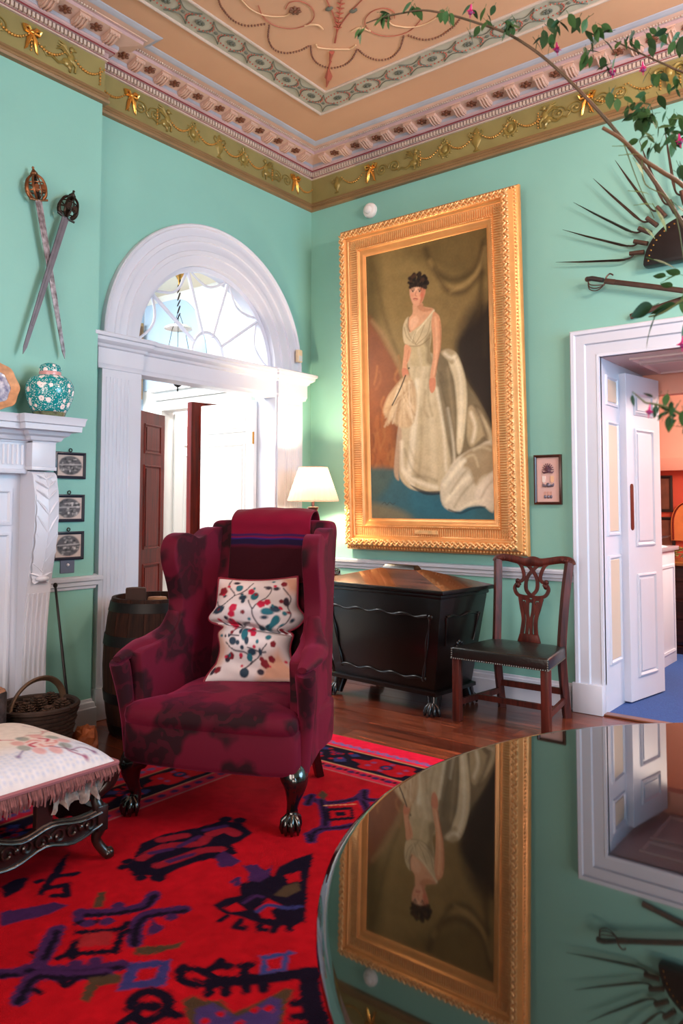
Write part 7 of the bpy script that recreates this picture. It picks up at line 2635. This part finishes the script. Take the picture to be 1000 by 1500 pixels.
mb.build('lid', M_CHL, CHS, smooth=0)
MB().box((0, 0, 0.918), (0.30, 0.085, 0.03), top=(0.86, 0.7)).build('lid_cap', M_CHB, CHS, bevel=0.003, seg=1)
# carved ribbon frames on the faces
def ribbon(pts, name, amp=0.007):
    P_ = []
    for (a, b_) in zip(pts[:-1], pts[1:]):
        L_ = (Vector(b_) - Vector(a)).length
        n_ = max(4, int(L_ / 0.018))
        for i in range(n_):
            P_.append(Vector(a).lerp(Vector(b_), i / n_))
    P_.append(Vector(pts[-1]))
    Q = [tuple(p + Vector((0, 0, amp * math.sin(i * 0.55)))) for i, p in enumerate(P_)]
    R_ = [0.0085 + 0.004 * math.sin(i * 0.55 + 1) for i in range(len(Q))]
    MB().tube(Q, R_, n=8).build(name, M_CHB, CHS, smooth=70)


def fpt(u, v_):                              # on the sloping front: u -1..1, v 0..1
    hw = HW0 + (HW1 - HW0) * v_
    hd = HD0 + (HD1 - HD0) * v_
    return (u * hw, -hd - 0.004, 0.145 + 0.61 * v_)


def spt(s, u, v_):
    hw = HW0 + (HW1 - HW0) * v_
    hd = HD0 + (HD1 - HD0) * v_
    return (s * (hw + 0.004), u * hd, 0.145 + 0.61 * v_)


ribbon([fpt(-0.86, 0.80), fpt(0.82, 0.80)], 'front_ribbon')
ribbon([fpt(-0.80, 0.13), fpt(0.80, 0.13)], 'front_ribbon')
for s in (-1, 1):
    ribbon([fpt(s * 0.80, 0.13), fpt(s * 0.83, 0.5), fpt(s * 0.86, 0.80)], 'front_ribbon')
    ribbon([spt(s, -0.74, 0.80), spt(s, 0.74, 0.80)], 'side_ribbon')
    for u in (-0.74, 0.74):
        ribbon([spt(s, u, 0.80), spt(s, u * 0.9, 0.5)], 'side_ribbon')
    rs = MB()
    M = Matrix.Translation(spt(s, 0.0, 0.45)) @ Matrix.Rotation(s * PI / 2, 4, 'Y')
    for i in range(8):
        t = 2 * PI * i / 8
        rs.ball((0.032 * math.cos(t), 0.032 * math.sin(t), 0.004), (0.017, 0.017, 0.010), 6, 4, M)
    rs.ball((0, 0, 0.008), (0.018, 0.018, 0.014), 8, 6, M)
    rs.build('side_rosette', M_CHB, CHS, smooth=60)
    for u, z in ((0.86, 0.80), (0.80, 0.13)):
        MB().ball(fpt(s * u, z), (0.022, 0.012, 0.018), 8, 6).build('corner_carving', M_CHB, CHS)
M_PAW = mat('paw_bronze_black', (26, 22, 26), rough=0.25, metal=0.4, coat=0.3)
for sx in (-1, 1):
    for sy in (-1, 1):
        px_, py_ = sx * (HW0 - 0.03), sy * (HD0 - 0.035)
        ft = MB().tube([(px_, py_, 0.13), (px_ + sx * 0.006, py_ + sy * 0.006, 0.10), (px_ + sx * 0.012, py_ + sy * 0.02, 0.055), (px_ + sx * 0.014, py_ + sy * 0.03, 0.02)], [0.05, 0.048, 0.042, 0.038], n=12).build('paw_foot', M_PAW, CHS, smooth=70)
        for k in range(4):
            a_ = (-0.9 + 0.6 * k)
            dx, dy = math.sin(a_ + (0.5 * sx if sy < 0 else -0.5 * sx)), -math.cos(a_ + 0.5 * sx) if sy < 0 else math.cos(a_ - 0.5 * sx)
            c0_ = (px_ + sx * 0.012, py_ + sy * 0.03)
            MB().tube([(c0_[0] + dx * 0.02, c0_[1] + dy * 0.02, 0.075), (c0_[0] + dx * 0.046, c0_[1] + dy * 0.046, 0.052), (c0_[0] + dx * 0.058, c0_[1] + dy * 0.058, 0.024), (c0_[0] + dx * 0.06, c0_[1] + dy * 0.06, 0.004)], [0.012, 0.0145, 0.0135, 0.007], n=8).build('toe', M_PAW, ft, smooth=80)

# ================================================================== chippendale side chair
SC = thing('side_chair', 'carved mahogany side chair with pierced splat and black leather seat', 'chair', (2.118, -0.735, 0.0), rad(0.5))
M_CHM = wood('chair_mahogany', (44, 14, 12), (92, 36, 27), rough=0.42, axis=2, scale=3.0, coat=0.0, spec=0.3)
# local: x right, y back, front legs at y=0
fx_, bx_, dy_ = 0.305, 0.225, 0.44
seat_pl = [(-0.322, -0.012), (0.322, -0.012), (0.25, dy_ + 0.01), (-0.25, dy_ + 0.01)]
mb = MB().prism(seat_pl, 0.385, 0.462, 'xy')
M_BLK = mat('black_leather', (24, 22, 20), rough=0.33, var=0.25, vscale=8, bump=0.15, bscale=60)
mb.build('seat', M_BLK, SC, bevel=0.014, seg=3)
vs, fs = [], []
for j in range(9):
    for i in range(9):
        u, v_ = i / 4 - 1, j / 8
        wv = 0.308 + (0.238 - 0.308) * v_
        vs.append((u * wv, v_ * (dy_ + 0.0), 0.459 + 0.016 * (1 - u ** 4) * (1 - (2 * v_ - 1) ** 4)))
for j in range(8):
    for i in range(8):
        fs.append((j * 9 + i, j * 9 + i + 1, (j + 1) * 9 + i + 1, (j + 1) * 9 + i))
MB().add(vs, fs).build('seat_pad', M_BLK, SC, smooth=80)
mb = MB()
n_ = 42
for i in range(n_ + 1):
    mb.ball((-0.318 + 0.636 * i / n_, -0.0145, 0.393), (0.0048, 0.003, 0.0048), 6, 4)
for i in range(26):
    t = i / 25
    for s in (-1, 1):
        mb.ball((s * (0.3235 - 0.072 * t), -0.01 + (dy_ + 0.01) * t, 0.393), (0.003, 0.0048, 0.0048), 6, 4)
for s in (-1, 1):
    for i in range(5):
        mb.ball((s * 0.317, -0.0145, 0.40 + 0.013 * i), (0.0048, 0.003, 0.0048), 6, 4)
o = mb.build('brass_nails', mat('silvery_nails', (150, 144, 132), rough=0.35, metal=0.8), SC)
o['kind'] = 'stuff'
for s in (-1, 1):
    MB().box((s * fx_ - s * 0.012, 0.018, 0.195), (0.05, 0.05, 0.39)).build('leg', M_CHM, SC, bevel=0.004)
    # rear post: leg splays back, upper part rakes back and flares
    pts = spline([(s * bx_, dy_ + 0.075, 0.0), (s * bx_, dy_ + 0.03, 0.2), (s * bx_, dy_ + 0.0, 0.4), (s * (bx_ + 0.002), dy_ + 0.012, 0.55), (s * (bx_ + 0.012), dy_ + 0.05, 0.8), (s * (bx_ + 0.026), dy_ + 0.085, 0.985)], 5)
    MB().tube(pts, [0.033] * len(pts), n=4, up=(1, 1, 0), flat=(1.0, 1.0)).build('back_post', M_CHM, SC, bevel=0.003, seg=1)
    MB().tube([(s * (fx_ - 0.014), 0.03, 0.115), (s * bx_, dy_ + 0.03, 0.115)], 0.021, n=4, up=(0, 0, 1), flat=(1.2, 0.7)).build('stretcher', M_CHM, SC)
MB().tube([(-0.265, 0.23, 0.115), (0.265, 0.23, 0.115)], 0.02, n=4, up=(0, 0, 1), flat=(1.2, 0.8)).build('stretcher', M_CHM, SC)
MB().tube([(-bx_, dy_ + 0.03, 0.17), (bx_, dy_ + 0.03, 0.17)], 0.021, n=4, up=(0, 0, 1), flat=(1.3, 0.7)).build('stretcher', M_CHM, SC)
MB().b2((-bx_, dy_ - 0.01, 0.37), (bx_, dy_ + 0.015, 0.43)).build('rear_rail', M_CHM, SC)


def bk_pt(x, z):
    return (x, dy_ + 0.012 + 0.17 * max(0, z - 0.52), z)


cr = spline([(-0.268, 0.968), (-0.255, 0.992), (-0.2, 1.0), (-0.12, 0.988), (-0.05, 0.975), (0, 0.982), (0.05, 0.975), (0.12, 0.988), (0.2, 1.0), (0.255, 0.992), (0.268, 0.968)], 5)
crr = [0.026 + 0.010 * math.exp(-((abs(x) - 0.0) / 0.06) ** 2) for x, z in cr]
MB().tube([bk_pt(x, z) for x, z in cr], crr, n=8, flat=(0.6, 1.0), up=(0, 1, 0)).build('crest_rail', M_CHM, SC, smooth=50)
for s in (-1, 1):
    for i in range(4):
        MB().ball((s * (0.205 + 0.016 * i), bk_pt(0, 0.99)[1] - 0.014, 0.998 - 0.003 * i), (0.011, 0.008, 0.015), 8, 6).build('ear_carving', M_CHM, SC)
MB().box((0, dy_ + 0.012, 0.485), (0.155, 0.034, 0.055), top=(0.8, 0.8)).build('shoe', M_CHM, SC, bevel=0.004)


def strap(pts, w_, nm='splat_strap', seg=6):
    q = spline(pts, seg)
    MB().tube([bk_pt(x, z) for x, z in q], w_, n=4, flat=(0.75, 1.3), up=(0, 1, 0)).build(nm, M_CHM, SC, smooth=30)


for s in (-1, 1):
    # C-scrolls from the crest crossing over the middle
    strap([(s * 0.13, 0.985), (s * 0.085, 0.955), (s * 0.06, 0.90), (s * 0.062, 0.86), (s * 0.095, 0.842), (s * 0.105, 0.858)], 0.0115)
    strap([(s * 0.10, 0.985), (s * 0.03, 0.95), (-s * 0.03, 0.88), (-s * 0.038, 0.80), (s * 0.005, 0.752)], 0.012)
    strap([(-s * 0.0, 0.755), (s * 0.04, 0.748), (s * 0.095, 0.76), (s * 0.118, 0.80), (s * 0.10, 0.832), (s * 0.082, 0.82)], 0.012)
    MB().ball(bk_pt(s * 0.1, 0.848), (0.018, 0.012, 0.018), 8, 6).build('scroll_end', M_CHM, SC)
    MB().ball(bk_pt(s * 0.098, 0.82), (0.018, 0.012, 0.018), 8, 6).build('scroll_end', M_CHM, SC)
    strap([(s * 0.075, 0.745), (s * 0.06, 0.68), (s * 0.042, 0.60), (s * 0.05, 0.505)], 0.0135)
    strap([(s * 0.022, 0.745), (s * 0.02, 0.66), (s * 0.012, 0.60), (s * 0.016, 0.505)], 0.0115)
    strap([(s * 0.078, 0.74), (s * 0.03, 0.735), (s * 0.0, 0.72)], 0.012)
    strap([(s * 0.05, 0.72), (s * 0.03, 0.66), (s * 0.016, 0.63)], 0.010)

# ================================================================== round polished table
TX, TY, TR, TZ = 4.327, -3.484, 1.052, 0.73
TBL = thing('round_table', 'large round black polished table mirroring the portrait', 'table', (TX, TY, 0.012))
M_TOP = mat('black_french_polish', (12, 9, 7), rough=0.025, spec=0.5, ior=2.0)
zt = TZ - 0.012
MB().lathe([(0.0, zt - 0.03), (TR - 0.06, zt - 0.03), (TR - 0.03, zt - 0.028), (TR - 0.004, zt - 0.022), (TR, zt - 0.014), (TR - 0.002, zt - 0.007), (TR - 0.010, zt - 0.001), (TR - 0.014, zt), (TR - 0.02, zt), (TR - 0.03, zt), (0.0, zt)], 160, cap=False).build('top', M_TOP, TBL, smooth=30)
M_TE = mat('table_edge_wood', (26, 16, 14), rough=0.2, coat=0.3)
MB().lathe([(TR - 0.06, zt - 0.10), (TR - 0.035, zt - 0.10), (TR - 0.03, zt - 0.031), (TR - 0.06, zt - 0.031)], 120, cap=False).build('apron', M_TE, TBL, smooth=30)
MB().lathe([(0.16, 0.06), (0.15, 0.12), (0.09, 0.16), (0.075, 0.3), (0.1, 0.45), (0.085, 0.55), (0.16, 0.64), (0.3, zt - 0.03)], 28).build('pedestal', M_TE, TBL, smooth=40)
for i in range(4):
    t = 2 * PI * i / 4 + 0.6
    MB().tube(spline([(0.1 * math.cos(t), 0.1 * math.sin(t), 0.13), (0.3 * math.cos(t), 0.3 * math.sin(t), 0.11), (0.5 * math.cos(t), 0.5 * math.sin(t), 0.05), (0.56 * math.cos(t), 0.56 * math.sin(t), 0.028)], 4), [0.05] * 4 + [0.045] * 4 + [0.035] * 4 + [0.028], n=8, flat=(1, 0.8)).build('leg', M_TE, TBL, smooth=50)

# ================================================================== fuchsia standing on the round table
POT = at(1262, 1010, 1.5)
PX_, PY_ = POT.x, POT.y
FU = thing('fuchsia_plant', 'tall potted fuchsia with arching stems and magenta flowers on the round table', 'plant', (PX_, PY_, TZ + 0.001))
O_ = Vector((PX_, PY_, TZ + 0.001))
MB().lathe([(0.085, 0.0), (0.095, 0.01), (0.118, 0.15), (0.128, 0.155), (0.13, 0.185), (0.118, 0.186), (0.112, 0.16)], 28).build('pot', mat('terracotta', (160, 88, 60), rough=0.8, var=0.15), FU, smooth=40)
MB().lathe([(0.0, 0.165), (0.112, 0.165)], 24, cap=False).build('soil', mat('potting_soil', (40, 28, 22), rough=1.0, bump=0.8, bscale=60), FU)
M_STEM = mat('fuchsia_bark', (96, 66, 46), rough=0.6, col2=(58, 54, 34), vscale=12)
M_TWIG = mat('green_twig', (84, 92, 52), rough=0.6)
M_LEAF = [mat('leaf_%d' % k, c, rough=0.6, var=0.2, vscale=30, spec=0.2) for k, c in enumerate(((52, 84, 44), (64, 100, 58), (40, 66, 38), (96, 120, 62)))]
M_FLOW = mat('fuchsia_magenta', (190, 24, 110), rough=0.5)
M_FLOW2 = mat('fuchsia_purple', (120, 16, 96), rough=0.5)


def leaf_mesh(m):
    vs, fs = [], []
    n_ = 8
    for i in range(n_ + 1):
        t = i / n_
        w_ = 0.30 * math.sin(PI * t ** 0.85) ** 0.9 * (1 - 0.25 * t)
        dz = -0.16 * t * t
        vs += [(t, -w_, dz + 0.05 * w_), (t, -w_ * 0.5, dz - 0.02 * w_), (t, 0, dz - 0.05 * w_), (t, w_ * 0.5, dz - 0.02 * w_), (t, w_, dz + 0.05 * w_)]
    for i in range(n_):
        for j in range(4):
            fs.append((i * 5 + j, i * 5 + j + 1, (i + 1) * 5 + j + 1, (i + 1) * 5 + j))
    mb = MB().add(vs, fs)
    mb.tube([(-0.25, 0, 0.02), (0.0, 0, 0), (0.5, 0, -0.045)], [0.02, 0.016, 0.006], n=4)
    o = mb.build('leaf', m, FU, smooth=80)
    return o


LEAF0 = [leaf_mesh(m) for m in M_LEAF]
used_leaf = [False] * 4


def put_leaf(pos, direction, size, k=None, roll=None):
    k = random.randrange(3) if k is None else k
    if used_leaf[k]:
        o = share(LEAF0[k], 'leaf', FU)
    else:
        o = LEAF0[k]
        used_leaf[k] = True
    d = Vector(direction).normalized()
    q = d.to_track_quat('X', 'Z')
    r_ = random.uniform(-0.9, 0.9) if roll is None else roll
    M = Matrix.Translation(Vector(pos) - O_) @ q.to_matrix().to_4x4() @ Matrix.Rotation(r_, 4, 'X') @ Matrix.Diagonal((size, size, size, 1))
    o.matrix_local = M


def flower_mesh_f():
    mb = MB()
    mb.tube([(0, 0, 0), (0, 0, -0.35), (0, 0, -0.5)], [0.05, 0.11, 0.13], n=8)
    for i in range(4):
        t = 2 * PI * i / 4
        c_, s_ = math.cos(t), math.sin(t)
        mb.tube([(0.08 * c_, 0.08 * s_, -0.48), (0.22 * c_, 0.22 * s_, -0.62), (0.42 * c_, 0.42 * s_, -0.62)], [0.08, 0.10, 0.01], n=6, flat=(1, 0.5))
    for i in range(6):
        t = 2 * PI * i / 6
        mb.tube([(0.03 * math.cos(t), 0.03 * math.sin(t), -0.5), (0.05 * math.cos(t), 0.05 * math.sin(t), -1.1)], 0.012, n=4)
    return mb


FL0 = flower_mesh_f().build('flower', M_FLOW, FU, smooth=60)
FLC = MB().lathe([(0.12, -0.5), (0.17, -0.62), (0.15, -0.8), (0.10, -0.84)], 10, cap=False).build('corolla', M_FLOW2, FL0, smooth=60)
fl_used = [False]


def put_flower(pos, size):
    if fl_used[0]:
        o = share(FL0, 'flower', FU)
        c_ = share(FLC, 'corolla', o)
    else:
        o = FL0
        fl_used[0] = True
    o.location = Vector(pos) - O_
    o.scale = (size, size, size)
    o.rotation_euler = (random.uniform(-.2, .2), random.uniform(-.2, .2), random.uniform(0, 6))


def stem(pts, r0, r1, m=M_STEM, n=6):
    """pts: world points"""
    q = spline([tuple(Vector(p) - O_) for p in pts], 5)
    R_ = [r0 + (r1 - r0) * i / (len(q) - 1) for i in range(len(q))]
    MB().tube(q, R_, n=n).build('stem', m, FU, smooth=70)


base = Vector((PX_, PY_, TZ + 0.16))
# long arching branch across the top
B1 = [(1020, 360, 1.62), (985, 305, 1.64), (940, 240, 1.66), (900, 190, 1.68), (860, 145, 1.70), (820, 105, 1.72), (780, 72, 1.74), (740, 48, 1.76), (700, 34, 1.78), (660, 22, 1.80), (620, 15, 1.82), (585, 20, 1.84), (558, 26, 1.86), (536, 34, 1.87)]
W1 = [at(*p) for p in B1]
stem([base, at(1180, 760, 1.55), at(1080, 480, 1.58)] + W1[:1], 0.009, 0.0055)
stem(W1, 0.0048, 0.0016)
B2 = [(1060, 330, 1.56), (1000, 272, 1.55), (970, 252, 1.54), (940, 232, 1.54), (910, 204, 1.53), (882, 187, 1.53)]
W2 = [at(*p) for p in B2]
stem([base, at(1200, 700, 1.5), at(1120, 440, 1.54)] + W2[:1], 0.008, 0.005)
stem(W2, 0.005, 0.0035, mat('dry_cane', (104, 74, 50), rough=0.6))
B3 = [(1010, 120, 1.7), (985, 100, 1.7), (950, 84, 1.72), (900, 60, 1.74)]
W3 = [at(*p) for p in B3]
stem([W1[0], at(1030, 220, 1.66)] + W3, 0.004, 0.0015)


def leafy(px, py, depth, n, size, spread=18, down=0.5, ks=(0, 1, 2)):
    for i in range(n):
        x, y_ = px + random.gauss(0, spread), py + random.gauss(0, spread * 0.8)
        d = CR * random.uniform(-1, 1) + CU * (random.uniform(-1, 0.5) - down) + CF * random.uniform(-0.5, 0.5)
        put_leaf(at(x, y_, depth + random.uniform(-0.05, 0.05)), d, size * random.uniform(0.75, 1.2), random.choice(ks))


S1 = 0.031
for px, py, dp, n, sp_ in ((534, 40, 1.87, 3, 5), (567, 22, 1.85, 4, 6), (607, 8, 1.83, 3, 5), (655, 16, 1.80, 4, 6), (700, 22, 1.78, 7, 12), (745, 32, 1.76, 7, 10), (800, 54, 1.73, 6, 9), (815, 36, 1.72, 5, 8),
                           (866, 40, 1.70, 9, 12), (858, 72, 1.70, 5, 8), (895, 92, 1.72, 4, 7), (915, 50, 1.74, 5, 9), (950, 52, 1.72, 6, 10), (985, 60, 1.7, 6, 9), (905, 138, 1.70, 4, 8), (960, 110, 1.68, 4, 8), (990, 120, 1.68, 5, 8),
                           (943, 150, 1.68, 9, 14), (930, 160, 1.66, 6, 10), (950, 176, 1.66, 10, 12), (948, 200, 1.65, 5, 8), (985, 178, 1.66, 8, 12), (992, 200, 1.64, 6, 8), (970, 210, 1.64, 3, 6), (995, 240, 1.62, 5, 6)):
    leafy(px, py, dp, int(n * 1.5), S1, sp_)
for px, py, dp in ((690, 6, 1.78), (897, 96, 1.70), (941, 90, 1.70), (994, 196, 1.62), (815, 62, 1.72)):
    put_flower(at(px, py, dp), 0.028)
# leaves and thin tendrils on the dry cane
stem([W2[4], at(915, 215, 1.53), at(935, 270, 1.52), at(958, 320, 1.52)], 0.0012, 0.0008, M_TWIG, 4)
stem([W2[3], at(945, 270, 1.52), at(985, 300, 1.5), at(1004, 400, 1.5)], 0.0014, 0.0008, M_TWIG, 4)
for px, py, dx, dy, s_, k in ((902, 214, 1.0, 0.0, 0.03, 3), (912, 227, 1.0, 0.1, 0.034, 3), (930, 236, 0.5, -0.8, 0.036, 3), (926, 280, 0.9, -0.1, 0.036, 3), (934, 300, 0.9, 0.1, 0.032, 3), (960, 306, 0.5, -0.9, 0.05, 3), (944, 334, 0.5, -0.5, 0.03, 3),
                              (975, 405, -1, 0.1, 0.03, 1), (996, 402, -1, 0.3, 0.034, 1), (972, 412, 0.3, 0.2, 0.03, 1), (955, 380, 1, -0.3, 0.05, 0), (990, 300, 0.6, -0.6, 0.04, 0), (985, 420, -0.8, 0.2, 0.03, 1), (1000, 432, -0.2, -0.9, 0.04, 1)):
    put_leaf(at(px, py, 1.5), CR * dx + CU * dy - CF * 0.2, s_, k, roll=0.5)
# large dark leaves by the doorcase head
B4 = [at(1040, 424, 1.32), at(1000, 440, 1.32), at(970, 458, 1.32), at(950, 464, 1.32)]
stem([base, at(1180, 800, 1.42), at(1090, 520, 1.36)] + B4[:1], 0.007, 0.0035)
stem(B4, 0.0032, 0.0015, M_TWIG)
put_leaf(at(956, 448, 1.32), -CR * 0.95 - CU * 0.35 - CF * 0.2, 0.052, 2, roll=1.0)
put_leaf(at(958, 466, 1.32), -CR * 0.42 - CU * 0.95, 0.056, 2, roll=0.2)
put_leaf(at(990, 446, 1.32), -CR * 0.9 - CU * 0.2, 0.05, 0, roll=0.4)
put_leaf(at(976, 452, 1.32), -CR * 0.4 - CU * 0.2, 0.03, 2, roll=0.4)
put_leaf(at(1004, 470, 1.32), -CR * 0.3 - CU * 0.9, 0.04, 0, roll=0.4)
put_flower(at(1000, 492, 1.3), 0.024)
# low near branch at the height of the door leaf
B5 = [at(1060, 640, 0.98), at(1010, 614, 0.98), at(975, 596, 0.98), at(945, 590, 0.98)]
stem([base, at(1180, 900, 1.25), at(1110, 700, 1.05)] + B5[:1], 0.006, 0.003)
stem(B5, 0.003, 0.0012, M_TWIG)
leafy(968, 594, 0.98, 12, 0.017, 9, 0.3, (0, 2))
leafy(990, 608, 0.98, 12, 0.018, 9, 0.4, (0, 2))
leafy(1000, 622, 0.98, 5, 0.018, 6, 0.5, (0, 2))
put_leaf(at(926, 578, 0.98), -CU, 0.016, 2)
put_leaf(at(956, 582, 0.98), -CR * 0.5 + CU * 0.3, 0.014, 2)
stem([B5[-1], at(926, 574, 0.98)], 0.0012, 0.0008, M_TWIG, 4)
put_flower(at(952, 592, 0.97), 0.016)

# fuller foliage along the stems beside the pot
for px, py, dp, n in ((1060, 440, 1.58, 8), (1100, 540, 1.56, 8), (1140, 640, 1.55, 8), (1090, 380, 1.55, 7), (1150, 520, 1.52, 7), (1180, 700, 1.52, 8), (1090, 600, 1.36, 6), (1150, 760, 1.42, 7), (1120, 760, 1.1, 6), (1210, 820, 1.48, 10), (1240, 880, 1.5, 10), (1060, 300, 1.64, 6)):
    leafy(px, py, dp, n, 0.036, 14, 0.3, (0, 1, 2))
